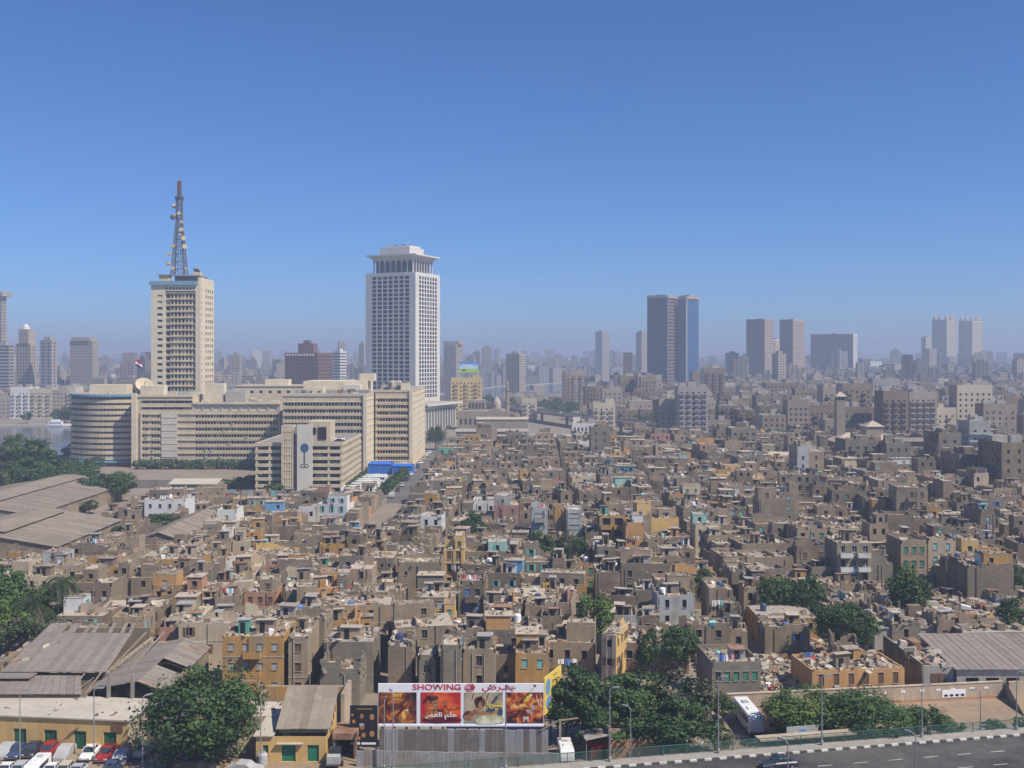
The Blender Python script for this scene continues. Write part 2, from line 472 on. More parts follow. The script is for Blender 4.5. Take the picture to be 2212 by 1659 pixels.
# long office slab, two heights
t = thing('office_slab', 'long cream office slab with egg-crate window grid joining the round drum', 'building', (-144, 503, 0))
b = MB(); S = []
x0, x1 = -35.0, 34.6
cols = even(x1 - x0, 46, .95, 4.6, .8)
gap = lambda i: not (12 <= i <= 17) and i != 2
S += facade(b, (x0, 0), (x1, 0), 0, 26.4, cols, [(4.9 + 3.08 * r, 6.5 + 3.08 * r) for r in range(7)], 'tv_cream', .3, lambda i, j: gap(i))
xm = -6.4
u1 = facade(b, (x0, 0), (xm, 0), 26.4, 34.3, even(xm - x0, 6, 3.9, 4.6, .4), [(27.4, 28.5), (30.4, 31.6)], 'tv_cream', .35)
u2 = facade(b, (xm, 0), (x1, 0), 26.4, 30.8, even(x1 - xm, 9, 3.5, .3, 1.2), [(26.8, 29.5)], 'tv_grey', .45)
for side, xx, h0 in ((1, x1, 30.8), (-1, x0, 34.3)):
    p = ((xx, 0), (xx, 22)) if side > 0 else ((xx, 22), (xx, 0))
    facade(b, p[0], p[1], 0, h0, [], [], 'tv_cream')
b.quad((xm, 0, 30.8), (xm, 22, 30.8), (xm, 22, 34.3), (xm, 0, 34.3), 'tv_cream')
b.quad((x1, 22, 0), (x0, 22, 0), (x0, 22, 30.8), (x1, 22, 30.8), 'tv_cream')
b.build('wall', t)
b = MB(); b.quad((x0, .3, 34.0), (xm, .3, 34.0), (xm, 22, 34.0), (x0, 22, 34.0), 'roof_grey'); b.quad((xm, .3, 30.3), (x1, .3, 30.3), (x1, 22, 30.3), (xm, 22, 30.3), 'roof_grey')
b.box(x0, xm, -.5, -.02, 33.4, 34.5, 'tv_light'); b.box(xm + .01, x1, -.6, -.02, 29.9, 31.0, 'tv_light')
b.build('roof', t)
put_windows(t, [s for s in S], office_mix)
put_windows(t, u1, office_mix)
ab = MB(); ab.box(-.4, .4, -.5, -.005, 0, .55, 'shutter_grey'); abm = ab.mesh('cooling_unit')
for c, w, h, a in S:
    if _wr.random() < .07: link('air_conditioner', abm, t, (c[0], c[1] - .33, c[2] + .1))
pb = MB(); pb.box(-.5, .5, -.06, .02, 0, 1, 'tv_light'); pm = pb.mesh('facade_panel')
for c, w, h, a in u2: link('facade_panel', pm, t, c, a, (w, 1, h))
ledges(t, x0 + 4.4, x1 - .6, 0, [6.6 + 3.08 * r for r in range(7)])
ledges(t, x0 + 4.4, xm - .3, 0, [28.6, 31.7])
sill_row(t, S)
b = MB(); b.box(x0 - .2, x0 + 2.2, -.9, -.01, 0, 35.2, 'tv_light'); b.box(x0 + 3.9, x0 + 4.5, -.7, -.01, 0, 26.3, 'tv_cream'); b.build('pylon', t)
b = MB(); b.box(x0 + 13.6, x0 + 21.4, -.35, -.01, 4.2, 26.3, 'tv_cream')
for r in range(7): b.box(x0 + 13.8, x0 + 21.2, -.5, -.36, 5.0 + 3.08 * r, 7.4 + 3.08 * r, 'tv_slab')
b.build('blind_panel', t)
b = MB(); rr = random.Random(5)
for i in range(26):
    xx = rr.uniform(x0 + 3, x1 - 4); top = 34.0 if xx < xm - 3 else 30.3
    w, d, h = rr.uniform(1, 5), rr.uniform(1, 4), rr.uniform(.6, 2.2)
    yy = rr.uniform(4, 16); b.box(xx, xx + w, yy, yy + d, top, top + h, rr.choice(['tv_cream', 'tv_light', 'concrete', 'tin']))
kind(b.build('roof_plant', t), 'stuff')
b = MB()
for xx, yy, w, d, h, m in ((-3, 8, 9, 5, 5.5, 'tv_light'), (7, 7, 9.5, 8, 4.2, 'tv_blue'), (-33, 5, 11, 6, 4.5, 'tv_light')):
    b.box(xx, xx + w, yy, yy + d, 30.3, 34.0 + h - (2.5 if m == 'tv_blue' else 0), m if m != 'tv_blue' else 'tv_grey', top='tv_blue' if m == 'tv_blue' else None)
b.build('rooftop_room', t)
# roof of the slab behind, low cream range running back beside the tower
t2 = thing('studio_range', 'low cream studio range with small windows behind the office slab', 'building', (-118, 545, 0))
b = MB(); sp = facade(b, (-24, 0), (22, 0), 0, 37, even(46, 9, 1.8, 2, 2), [(33.6, 35)], 'tv_light', .3)
b.quad((22, 0, 0), (22, 30, 0), (22, 30, 37), (22, 0, 37), 'tv_light'); b.quad((-24, 30, 0), (-24, 0, 0), (-24, 0, 37), (-24, 30, 37), 'tv_light')
b.build('wall', t2)
b = MB(); b.box(-24.3, 22.3, -.3, 30, 37, 37.5, 'roof_tan'); b.box(-10, 2, 8, 16, 37.5, 40.5, 'tv_light'); b.box(9, 15, 10, 16, 37.5, 39.4, 'concrete'); b.build('roof', t2)
put_windows(t2, sp, office_mix)

# round drum
t = thing('round_drum_building', 'round cream drum building ringed by dark window bands and blue eaves', 'building', (-193.5, 534, 0))
RD = 25.5
b = MB(); b.lathe([(RD - .9, 0), (RD - .9, 33.6), (0, 33.6)], 'glass_dark', 72); b.build('glazing', t)
prof = [(3.0 + 2.72 * k) for k in range(11)]
b = MB(); b.lathe([(RD - .95, 0), (RD, 0), (RD, 1.62), (RD - .95, 1.62)], 'tv_cream', 72); bandm = b.mesh('spandrel_band')
for z in prof: link('spandrel_band', bandm, t, (0, 0, z))
b = MB(); b.lathe([(RD - 1, 33.2), (RD + .8, 33.2), (RD + .8, 34.3), (RD - 1, 34.3), (0, 34.3)], 'tv_blue', 72, mats=['tv_blue', 'tv_blue', 'tv_blue', 'roof_grey']); b.build('eaves', t)
b = MB(); b.lathe([(RD - .9, 1.9), (RD + 1.6, 1.9), (RD + 1.6, 2.5), (RD - .9, 2.5)], 'tv_blue', 72); b.build('canopy', t)
b = MB()
for k in range(96):
    a = 2 * math.pi * k / 96
    b.rbox(((RD - .75) * math.cos(a), (RD - .75) * math.sin(a), 17), (.35, .16, 33), a, 'tv_grey')
kind(b.build('mullions', t), 'stuff')
b = MB(); rr = random.Random(9)
b.box(-12, 6, -15, -7, 34.3, 38.8, 'tv_light'); b.box(9, 16, -12, -6, 34.3, 37.6, 'tv_cream'); b.box(-3, 9, -2, 9, 34.3, 40.5, 'concrete_dark')
for i in range(24):
    a = rr.uniform(0, 6.28); r = rr.uniform(4, 20); w = rr.uniform(.8, 2.6)
    b.rbox((r * math.cos(a), r * math.sin(a), 34.3 + w * .4), (w, w * .8, w * .8), a, rr.choice(['tv_cream', 'concrete', 'steel_dark', 'tin']))
b.build('rooftop_room', t)
# big dish and flag on the drum roof
def dish_mesh(name, r, m='dish', back='steel_dark'):
    b = MB(); n = 18
    b.lathe([(0.02, 0), (r * .5, r * .09), (r, r * .36), (r * 1.02, r * .34), (r * .5, r * .05), (.02, -.05)], m, n, mats=[m, m, m, back, back])
    b.bar((0, 0, 0), (0, 0, r * .8), r * .05, 'steel_dark'); b.bar((0, 0, -.02), (0, 0, -r * .5), r * .14, 'steel_dark')
    return b.mesh(name)
DISH = dish_mesh('satellite_dish', .6)
BIGDISH = dish_mesh('large_dish', 4.2, 'tv_cream', 'steel_dark')
for (dx, dy, rx, ry, lab) in ((14, -14, 40, 30, 'large pale dish antenna tilted skyward on the round drum roof'), (10.5, -6, -120, 20, 'large dark-backed dish antenna behind the round drum parapet')):
    o = thing('dish_antenna', lab, 'antenna', (-193.5 + dx, 534 + dy, 34.3))
    d = link('reflector', BIGDISH, o, (0, 0, 3.6)); d.rotation_euler = (R(rx), R(ry), 0)
    b = MB(); b.bar((0, 0, 0), (0, 0, 3.2), .7, 'steel_dark'); b.bar((-1.4, 0, 0), (0, 0, 2.4), .2, 'steel_dark'); b.bar((1.4, 0, 0), (0, 0, 2.4), .2, 'steel_dark'); b.build('mount', o)
o = thing('flagpole', 'flagpole with red white black striped flag above the drum roof', 'flag', (-190, 538, 40.5))
b = MB(); b.bar((0, 0, 0), (0, 0, 11), .18, 'steel'); b.build('pole', o)
b = MB()
for k, m in enumerate(('cl_dark', 'sign_white', 'flag_red')):
    z = 7.4 + 1.1 * k
    for j in range(6):
        xa, xb = .1 + j * .55, .1 + (j + 1) * .55
        ya, yb = .25 * math.sin(j * 1.1), .25 * math.sin((j + 1) * 1.1)
        b.quad((xa, ya, z - xa * .55), (xb, yb, z - xb * .55), (xb, yb, z + 1.1 - xb * .55), (xa, ya, z + 1.1 - xa * .55), m)
b.build('flag', o)

# broadcasting tower
t = thing('broadcasting_tower', 'tall cream broadcasting tower with blue cornice under a lattice mast', 'tower', (-176.5, 560, 0))
TW, TD, TH = 13.0, 25.0, 90.0
b = MB(); S = []
rows = [(34.6 + 3.27 * r, 35.9 + 3.27 * r) for r in range(16)]
def cellrow(n): return [(34.2 + 3.27 * r, 36.4 + 3.27 * r) for r in range(n)]
S1 = facade(b, (-TW, 0), (-5.6, 0), 0, TH, [(3.2, 6.0)], rows, 'tv_light', .35)
S2 = facade(b, (-5.6, 1.2), (-3.1, 1.2), 0, 87, [(.25, 2.25)], cellrow(16), 'tv_grey', .3)
S3 = facade(b, (-3.1, .9), (10.3, .9), 0, 87, even(13.4, 7, 1.15), cellrow(16), 'tv_cream', .35)
b.quad((-5.6, 0, 0), (-5.6, 1.2, 0), (-5.6, 1.2, 87), (-5.6, 0, 87), 'tv_light'); b.quad((10.3, .9, 0), (10.3, 0, 0), (10.3, 0, 87), (10.3, .9, 87), 'tv_light')
b.quad((-3.1, 1.2, 0), (-3.1, .9, 0), (-3.1, .9, 87), (-3.1, 1.2, 87), 'tv_cream')
b.quad((10.3, 0, 0), (TW, 0, 0), (TW, 0, TH), (10.3, 0, TH), 'tv_light')
facade(b, (-5.6, 0), (10.3, 0), 87, TH, even(15.9, 9, 1.1), [(87.7, 88.8)], 'tv_light', .4, pane='pane')
S4 = facade(b, (TW, 0), (TW, TD), 0, 94.0, [(1.6, 2.9)] + [(9.2 + 3.9 * k, 11.6 + 3.9 * k) for k in range(4)], [(34.4 + 3.27 * r, 36.1 + 3.27 * r) for r in range(17)], 'tv_light', .3)
b.quad((-TW, TD, 0), (-TW, 0, 0), (-TW, 0, TH), (-TW, TD, TH), 'tv_cream'); b.quad((TW, TD, 0), (-TW, TD, 0), (-TW, TD, TH), (TW, TD, TH), 'tv_cream')
b.quad((TW - 1.5, .01, TH), (TW, .01, TH), (TW, .01, 94.0), (TW - 1.5, .01, 94.0), 'tv_light')
b.box(TW - 1.5, TW - .01, .02, TD, TH, 94.0, 'tv_light')
b.build('wall', t)
put_windows(t, S1 + S2 + S3 + S4, office_mix)
ledges(t, -5.5, 10.2, .85, [36.7 + 3.27 * r for r in range(16)], 'tv_cream', .55, .3)
b = MB(); b.box(-TW - .9, TW - 1.6, -1.1, TD * .9, 90, 91.9, 'tv_blue'); b.build('cornice', t)
b = MB(); b.box(-TW + .5, TW - 1.7, .6, TD - 1, 91.9, 92.2, 'roof_grey'); b.box(-9.5, -4.5, 2, 7, 92.2, 95.3, 'tv_cream'); b.box(-10.3, -3.5, 1.2, 7.5, 95.3, 95.7, 'concrete_dark')
b.box(-1.8, 10.6, 4, 20, 92.2, 95.0, 'glass_dark'); b.box(-2.5, 11.2, 3.2, 21, 95.0, 95.5, 'concrete_dark')
b.box(6.5, 10.5, 8, 12, 95.5, 97.5, 'tv_cream'); b.box(11.4, 12.9, 4, 8, 94.0, 94.5, 'concrete_dark'); b.build('rooftop_room', t)
o = thing('dish_antenna', 'dark dome dish antenna on the broadcasting tower roof beside the mast', 'antenna', (-176.5 + 8.6, 570, 97.5))
d = link('reflector', dish_mesh('roof_dish', 2.3, 'tv_cream', 'steel_dark'), o, (0, 0, 1.2)); d.rotation_euler = (R(150), R(25), 0)
b = MB(); b.bar((0, 0, 0), (0, 0, 1.2), .4, 'steel_dark'); b.build('mount', o)
# lattice mast
t = thing('lattice_mast', 'lattice transmitter mast hung with drum dishes above the broadcasting tower', 'mast', (-178.4, 572, 95.5))
b = MB()
ZB, ZW, ZP, ZT = 0.0, 31.0, 41.5, 51.0
def wid(z): return 3.5 + (1.25 - 3.5) * min(z / ZW, 1) if z < ZW else 1.25
lv = [0, 4, 8, 12, 16, 20, 23.5, 27, 31, 34.5, 38, 41.5]
for z0, z1 in zip(lv, lv[1:]):
    a0, a1 = wid(z0), wid(z1)
    for sx, sy in ((-1, -1), (1, -1), (1, 1), (-1, 1)):
        b.bar((sx * a0, sy * a0, z0), (sx * a1, sy * a1, z1), .48, 'steel_dark')
        if z1 <= 31: b.bar((sx * a0 * .55, sy * a0, z0), (sx * a1 * .6, sy * a1, z1), .22, 'steel_dark')
    C0 = [(-a0, -a0), (a0, -a0), (a0, a0), (-a0, a0)]; C1 = [(-a1, -a1), (a1, -a1), (a1, a1), (-a1, a1)]
    for k in range(4):
        n = (k + 1) % 4
        b.bar((*C1[k], z1), (*C1[n], z1), .24, 'steel_dark')
        b.bar((*C0[k], z0), (*C1[n], z1), .17, 'steel_dark'); b.bar((*C0[n], z0), (*C1[k], z1), .17, 'steel_dark')
b.build('lattice', t)
b = MB(); b.lathe([(2.2, 41.4), (2.5, 42), (2.5, 42.4), (0, 42.4)], 'steel_dark', 10)
for k in range(10):
    a = k * .628; b.bar((2.4 * math.cos(a), 2.4 * math.sin(a), 42.4), (2.4 * math.cos(a), 2.4 * math.sin(a), 43.5), .12, 'steel_dark')
b.build('platform', t)
b = MB(); b.box(-.85, .85, -.85, .85, 42.4, 51.2, 'steel_red')
for k in range(9): b.box(-1.05, 1.05, -1.05, 1.05, 42.9 + k * .95, 43.25 + k * .95, 'steel_dark')
b.bar((0, 0, 51.2), (0, 0, 54.5), .12, 'steel_dark'); b.build('antenna_column', t)
b = MB(); b.lathe([(0.01, .6), (.95, .6), (.95, -.6), (.5, -.9), (.01, -.9)], 'dish_tan', 14, mats=['dish_tan', 'dish_tan', 'steel_dark', 'steel_dark']); drum = b.mesh('drum_dish')
for (x, z, s, rx, ry) in ((-2.2, 37.3, 1.2, 0, -80), (-2.9, 31.6, 1.5, -70, -40), (.4, 33.4, 1.0, 80, 0), (1.9, 28.8, .8, 80, 20), (1.9, 24.6, 1.2, 75, 15), (3.1, 20, 1.35, 70, 60), (3.6, 15.5, 1.35, 60, 70), (-2.6, 16, 1.15, 85, -10),
                          (-4.6, 11.8, 1.0, 80, -20), (-5.0, 6.6, 1.1, 60, -50), (-2.4, 4.0, 1.1, 85, -10), (4.8, 3.8, .7, 80, 10), (1.2, 22, .7, 85, 0)):
    o = link('drum_dish', drum, t, (x, -wid(max(z, 0)) - .5, z)); o.scale = (s, s, s); o.rotation_euler = (R(rx), R(ry), 0)

# second slab and right wing
def slab_wing(name, label, x0, x1, y0, y1, h, ncol, nrow, rowp, z_first, roofs, right_lines=True):
    cx = (x0 + x1) / 2
    t = thing(name, label, 'building', (cx, y0, 0)); w = (x1 - x0) / 2; d = y1 - y0
    b = MB()
    S = facade(b, (-w, 0), (w, 0), 0, h, even(2 * w, ncol, .95, .9, 1.6), [(z_first + rowp * r, z_first + 1.65 + rowp * r) for r in range(nrow)], 'tv_cream', .32)
    b.quad((w, 0, 0), (w, d, 0), (w, d, h), (w, 0, h), 'tv_light'); b.quad((-w, d, 0), (-w, 0, 0), (-w, 0, h), (-w, d, h), 'tv_cream')
    b.quad((w, d, 0), (-w, d, 0), (-w, d, h), (w, d, h), 'tv_cream')
    b.build('wall', t)
    b = MB(); b.box(-w - .2, w + .2, -.3, d, h, h + .9, 'tv_cream', top='roof_grey')
    for a in roofs: b.box(*a)
    b.build('roof', t)
    put_windows(t, S, office_mix)
    zs = [z_first + 1.75 + rowp * r for r in range(nrow)]
    ledges(t, -w + .5, w - 1.3, 0, zs); sill_row(t, S)
    b = MB(); b.box(w - 1.25, w + .25, -.8, -.01, 0, h + .95, 'tv_light'); b.build('pylon', t)
    if right_lines:
        b = MB(); b.box(0, .22, .4, d - .3, 0, .25, 'tv_cream'); me = b.mesh('side_ledge')
        for z in zs: link('side_ledge', me, t, (w + .003, 0, z + .8))
    return t
t = slab_wing('office_block', 'cream office block with egg-crate windows rising behind the car park tower', -103, -65.5, 479, 540, 34.5, 25, 10, 3.05, 2.6,
              [(-16, 14, 34, 60, 35.4, 40.6, 'tv_light'), (4, 12, 28, 34, 35.4, 39, 'tv_slab'), (-12, -4, 20, 26, 35.4, 38, 'tv_light'), (10, 17, 40, 50, 40.6, 44, 'tv_light'), (13, 17.5, 15, 25, 35.4, 36.8, 'concrete_dark')])
b = MB(); rr = random.Random(15)
for i in range(30):
    w = rr.uniform(.8, 3.4); x = rr.uniform(-17, 14); y = rr.uniform(3, 26); b.box(x, x + w, y, y + w, 35.4, 35.4 + rr.uniform(.6, 1.8), rr.choice(['concrete', 'tv_light', 'steel_dark', 'tin', 'rust']))
kind(b.build('roof_plant', t), 'stuff')
t = slab_wing('end_block', 'cream end block with blind right flank facing the asphalt street', -64.7, -47.3, 505, 580, 35.6, 12, 10, 3.05, 3.4,
              [(-7, 6, 6, 30, 36.5, 38, 'roof_grey'), (3, 7, 3, 7, 36.5, 39.6, 'tv_light'), (-6, -1, 34, 44, 36.5, 40, 'tv_light')])
b = MB(); rr = random.Random(17)
for i in range(12):
    w = rr.uniform(.8, 2.4); x = rr.uniform(-7, 5); y = rr.uniform(2, 26); b.box(x, x + w, y, y + w, 38.0, 38 + rr.uniform(.6, 2.2), rr.choice(['concrete', 'steel_dark', 'tin']))
kind(b.build('roof_plant', t), 'stuff')
# blue tents and low wall before the end block
t = thing('gatehouse_wall', 'low white forecourt wall at the foot of the end block', 'wall', (-56, 492, 0))
b = MB(); b.box(-9, 9, 0, .5, 0, 4.2, 'city_cream'); b.box(-9.2, 9.2, -.1, .6, 4.2, 4.5, 'tv_light'); b.box(4.5, 8, -2, -.01, 0, 3.4, 'tv_light'); b.build('wall', t)
for n, (x, y, w, d, h, lab) in enumerate(((-64, 474, 10.5, 9, 5.4, 'bright blue tarpaulin tent with flat roof by the coaches'), (-53, 472, 9, 9, 4.6, 'bright blue tarpaulin tent next to the hedge row'))):
    t = thing('tarpaulin_tent', lab, 'tent', (x + w / 2, y + d / 2, 0))
    b = MB(); b.prism([(-w / 2, -d / 2), (w / 2, -d / 2), (w / 2, d / 2), (-w / 2, d / 2)], 0, h * .85, 'tent_blue')
    k = len(b.v); b.quad((-w / 2 - .3, -d / 2 - .3, h * .85), (w / 2 + .3, -d / 2 - .3, h * .82), (w / 2 - 1, 0, h), (-w / 2 + 1, 0, h), 'tent_blue'); b.quad((w / 2 + .3, d / 2, h * .85), (-w / 2 - .3, d / 2, h * .85), (-w / 2 + 1, 0, h), (w / 2 - 1, 0, h), 'tent_blue')
    b.build('tarpaulin', t)
    b = MB()
    for xx in (-w / 2, 0, w / 2): b.bar((xx, -d / 2 - .05, 0), (xx, -d / 2 - .05, h * .84), .14, 'steel')
    b.build('frame', t)

# ------------------------------------------------------------------ multi-storey car park
t = thing('car_park_tower', 'seven-storey open car park with stair shaft and disc emblem', 'building', (-81, 406, 0))
GX0, GX1, GD, FP, NF = -16.8, 16.5, 51.0, 2.62, 7
b = MB(); b.box(GX0 + 5, GX1 - 5, 5, GD - 5, 0, 18.2, 'concrete_dark')
for k in range(NF + 1): b.box(GX0 + .3, GX1 - .3, .3, GD - .3, k * FP + .55, k * FP + .8, 'concrete_dark', top='concrete_dark')
b.build('floor_slabs', t)
def part_box(name, *a, parent=None, **k):
    b = MB(); b.box(*a, **k); return b.build(name, parent)
bf = MB(); bf.box(GX0, GX1, -.01, .3, 0, 1.25, 'tv_cream'); mf = bf.mesh('parapet_front')
bs = MB(); bs.box(0, .3, .31, GD, 0, 1.25, 'tv_cream'); ms = bs.mesh('parapet_side')
for k in range(1, NF + 1):
    link('parapet', mf, t, (0, 0, k * FP - .15)); link('parapet', ms, t, (GX1 - .3, 0, k * FP - .15)); link('parapet', ms, t, (GX0, 0, k * FP - .15))
b = MB(); b.box(-.4, .4, -.4, .4, 0, 18.2, 'tv_cream'); mc = b.mesh('column')
for x in (GX0 + .6, GX0 + 5.5, 11.2, GX1 - .5): link('column', mc, t, (x, .55, 0))
b = MB(); b.box(-.3, .3, -.3, .3, 0, 18.2, 'tv_cream'); mc = b.mesh('column')
for k in range(15): link('column', mc, t, (GX1 - .45, 2 + k * 3.4, 0))
b = MB(); b.box(GX0 + .4, GX1 - .4, .4, GD - .4, NF * FP + .1, NF * FP + .35, 'roof_grey'); b.box(GX0 + .4, -6, 1, 20, NF * FP + .4, NF * FP + .6, 'corrugated2'); b.build('roof', t)
b = MB()
S = facade(b, (-6.3, -2.4), (-1.8, -2.4), 0, 26.3, even(4.5, 4, .6, .5, .3), [(1.0 + 2.95 * k, 3.2 + 2.95 * k) for k in range(8)], 'tv_cream', .25)
b.quad((-6.3, 3, 0), (-6.3, -2.4, 0), (-6.3, -2.4, 26.3), (-6.3, 3, 26.3), 'tv_cream'); b.quad((-1.8, -2.4, 0), (-1.8, 3, 0), (-1.8, 3, 26.3), (-1.8, -2.4, 26.3), 'tv_cream')
b.quad((-6.3, -2.4, 26.3), (-1.8, -2.4, 26.3), (-1.8, 3, 26.3), (-6.3, 3, 26.3), 'roof_grey')
b.box(-1.78, -.2, -.6, 3, 0, 25.6, 'concrete_dark')  # dark infill stands for the shadow between shaft and emblem slab
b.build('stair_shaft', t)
pb = MB(); pb.box(-.5, .5, -.05, .02, 0, 1, 'tv_light'); pm2 = pb.mesh('shaft_panel')
for c, w, h, a in S: link('shaft_panel', pm2, t, c, a, (w, 1, h))
slab = part_box('emblem_slab', -.2, 5.5, -3.2, -2.2, 0, 26.6, 'tv_slab', parent=t)
b = MB(); n = 28
for (cx, cz, r, m) in ((2.65, 17.8, 1.55, 'steel'), ):
    for th, rr_, mm in ((0, r, 'steel_dark'), (.05, r * .86, 'glass_blue')):
        b.poly([(cx + rr_ * math.cos(2 * math.pi * k / n), -3.25 - th, cz + rr_ * 1.12 * math.sin(2 * math.pi * k / n)) for k in range(n)], mm)
b.box(2.45, 2.85, -3.34, -3.21, 11.8, 16.2, 'steel_dark')
for sx in (-1, 1):
    b.poly([(2.65 + sx * .75 + .85 * math.cos(2 * math.pi * k / n), -3.27, 11.0 + .75 * math.sin(2 * math.pi * k / n)) for k in range(n)], 'steel_dark')
    b.poly([(2.65 + sx * .75 + .5 * math.cos(2 * math.pi * k / n), -3.31, 11.0 + .42 * math.sin(2 * math.pi * k / n)) for k in range(n)], 'tv_slab')
b.build('emblem', slab)
part_box('lift_room', 1.5, 10, 10, 22, 18.5, 27.0, 'tv_cream', parent=t)
b = MB(); b.box(3.0, 4.6, 9.7, 10.1, 22.2, 24.6, 'dark'); b.box(5.4, 8.6, 9.7, 10.1, 20.0, 24.8, 'dark'); b.build('doorway', t)
GARAGE = t

# ------------------------------------------------------------------ ministry tower
MA = math.atan2(-18.6, 41.8)
mcx, mcy = -76 - .9137 * 22.9 + .4066 * 20.5, 840 + .4066 * 22.9 + .9137 * 20.5
t = thing('ministry_tower', 'white ministry tower with square window grid and flared lotus crown', 'tower', (mcx, mcy, 0), MA)
HX, HY, HH = 22.9, 20.5, 119.5
b = MB()
rws = [(19.9 + 3.36 * r, 22.5 + 3.36 * r) for r in range(29)]
S1 = facade(b, (-HX, -HY), (HX, -HY), 0, HH, even(2 * HX, 7, 4.05, 5.4, 5.2), rws, 'ministry', .35)
S2 = facade(b, (HX, -HY), (HX, HY), 0, HH, even(2 * HY, 7, 3.1, 5.4, 4.6), rws, 'ministry', .35)
b.quad((HX, HY, 0), (-HX, HY, 0), (-HX, HY, HH), (HX, HY, HH), 'ministry'); b.quad((-HX, HY, 0), (-HX, -HY, 0), (-HX, -HY, HH), (-HX, HY, HH), 'ministry')
b.quad((-HX, -HY, HH), (HX, -HY, HH), (HX, HY, HH), (-HX, HY, HH), 'roof_tan')
b.build('wall', t)
S = []
for r in range(29): S += [s for s in S1 + S2 if abs(s[0][2] - rws[28 - r][0]) < .01]
put_windows(t, S, tower_mix, 300, stuff_pane='pane_blue')
# crown
PX, PY, Z0 = HX - 5.0, HY - 5.0, HH
b = MB(); b.box(-PX + 1.3, PX - 1.3, -PY + 1.3, PY - 1.3, Z0 + .02, Z0 + 12, 'pane_blue'); b.build('crown_glazing', t)
NB = 7
for side in range(4):
    L = (2 * PX if side % 2 == 0 else 2 * PY); bay = L / NB
    b = MB()
    for k in range(NB):
        s0 = -L / 2 + k * bay; n = 10
        for j in range(n):
            q0, q1 = j / n, (j + 1) / n
            za = lambda q: Z0 + 7.4 + 2.9 * (1 - abs(2 * q - 1) ** 1.8)
            b.quad((s0 + bay * q0, 0, za(q0)), (s0 + bay * q1, 0, za(q1)), (s0 + bay * q1, 0, Z0 + 11), (s0 + bay * q0, 0, Z0 + 11), 'ministry')
    s_ = len(b.v)
    offs = [(0, 10.0), (.5, 11.0), (1.5, 12.0), (3.0, 12.9), (4.7, 13.5)]
    for (o0, h0), (o1, h1) in zip(offs, offs[1:]):
        b.quad((-L / 2 - o0, -o0 - .05, Z0 + h0), (L / 2 + o0, -o0 - .05, Z0 + h0), (L / 2 + o1, -o1 - .05, Z0 + h1), (-L / 2 - o1, -o1 - .05, Z0 + h1), 'ministry')
    o = b.build('crown_arcade', t, rz=side * math.pi / 2)
    dd = PY if side % 2 == 0 else PX
    o.location = (dd * math.sin(side * math.pi / 2), -dd * math.cos(side * math.pi / 2), 0)
    cb = MB(); cb.box(-.36, .36, -.45, .45, 0, 8.2, 'ministry')
    k8 = len(cb.v)
    cb.quad((-.45, -.5, 8.2), (.45, -.5, 8.2), (.9, -1.1, 11.4), (-.9, -1.1, 11.4), 'ministry'); cb.quad((-.45, .5, 8.2), (-.45, -.5, 8.2), (-.9, -1.1, 11.4), (-.9, .5, 11.4), 'ministry'); cb.quad((.45, -.5, 8.2), (.45, .5, 8.2), (.9, .5, 11.4), (.9, -1.1, 11.4), 'ministry')
    if side == 0: colm = cb.mesh('crown_column')
    for k in range(NB + 1):
        c = link('column', colm, o, (-L / 2 + k * bay, -.2, Z0))
b = MB(); b.box(-PX - 5.1, PX + 5.1, -PY - 5.1, PY + 5.1, Z0 + 13.5, Z0 + 14.6, 'ministry_base', top='roof_tan'); b.build('crown_slab', t)
b = MB(); b.box(-14, 13, -12.5, 11, Z0 + 14.6, Z0 + 20.8, 'ministry_base'); b.box(-10, 11, -9, 9, Z0 + 20.8, Z0 + 22.6, 'ministry_base'); b.box(-6, -2, -12.9, -12.52, Z0 + 14.7, Z0 + 16, 'concrete')
for x, y in ((-6, -5), (2, -6), (7, -3)): b.box(x, x + 2.5, y, y + 1.4, Z0 + 22.6, Z0 + 23.8, 'steel_dark')
b.build('rooftop_room', t)
# colonnade podium
t = thing('ministry_colonnade', 'low ministry podium with tall white fins under a flat overhanging roof', 'building', (-61.9, 756, 0), math.atan2(46, 18.6))
b = MB(); b.box(0, 52, 1.5, 50, 0, 17.2, 'glass_dark'); b.build('glazing', t)
b = MB(); b.box(-3, 56, -4, 54, 17.4, 18.8, 'ministry', top='roof_tan')
for (o0, h0), (o1, h1) in zip([(0, 14.4), (1, 15.6), (2.4, 16.7)], [(1, 15.6), (2.4, 16.7), (4, 17.4)]):
    b.quad((0, -o0 + .6, h0), (52, -o0 + .6, h0), (52, -o1 + .6, h1), (0, -o1 + .6, h1), 'ministry_base')
b.build('roof', t)
b = MB(); b.box(-.55, .55, -.8, .8, 0, 16.2, 'ministry'); cm = b.mesh('podium_fin')
for k in range(12): link('fin', cm, t, (1 + k * 4.5, .3, 0))
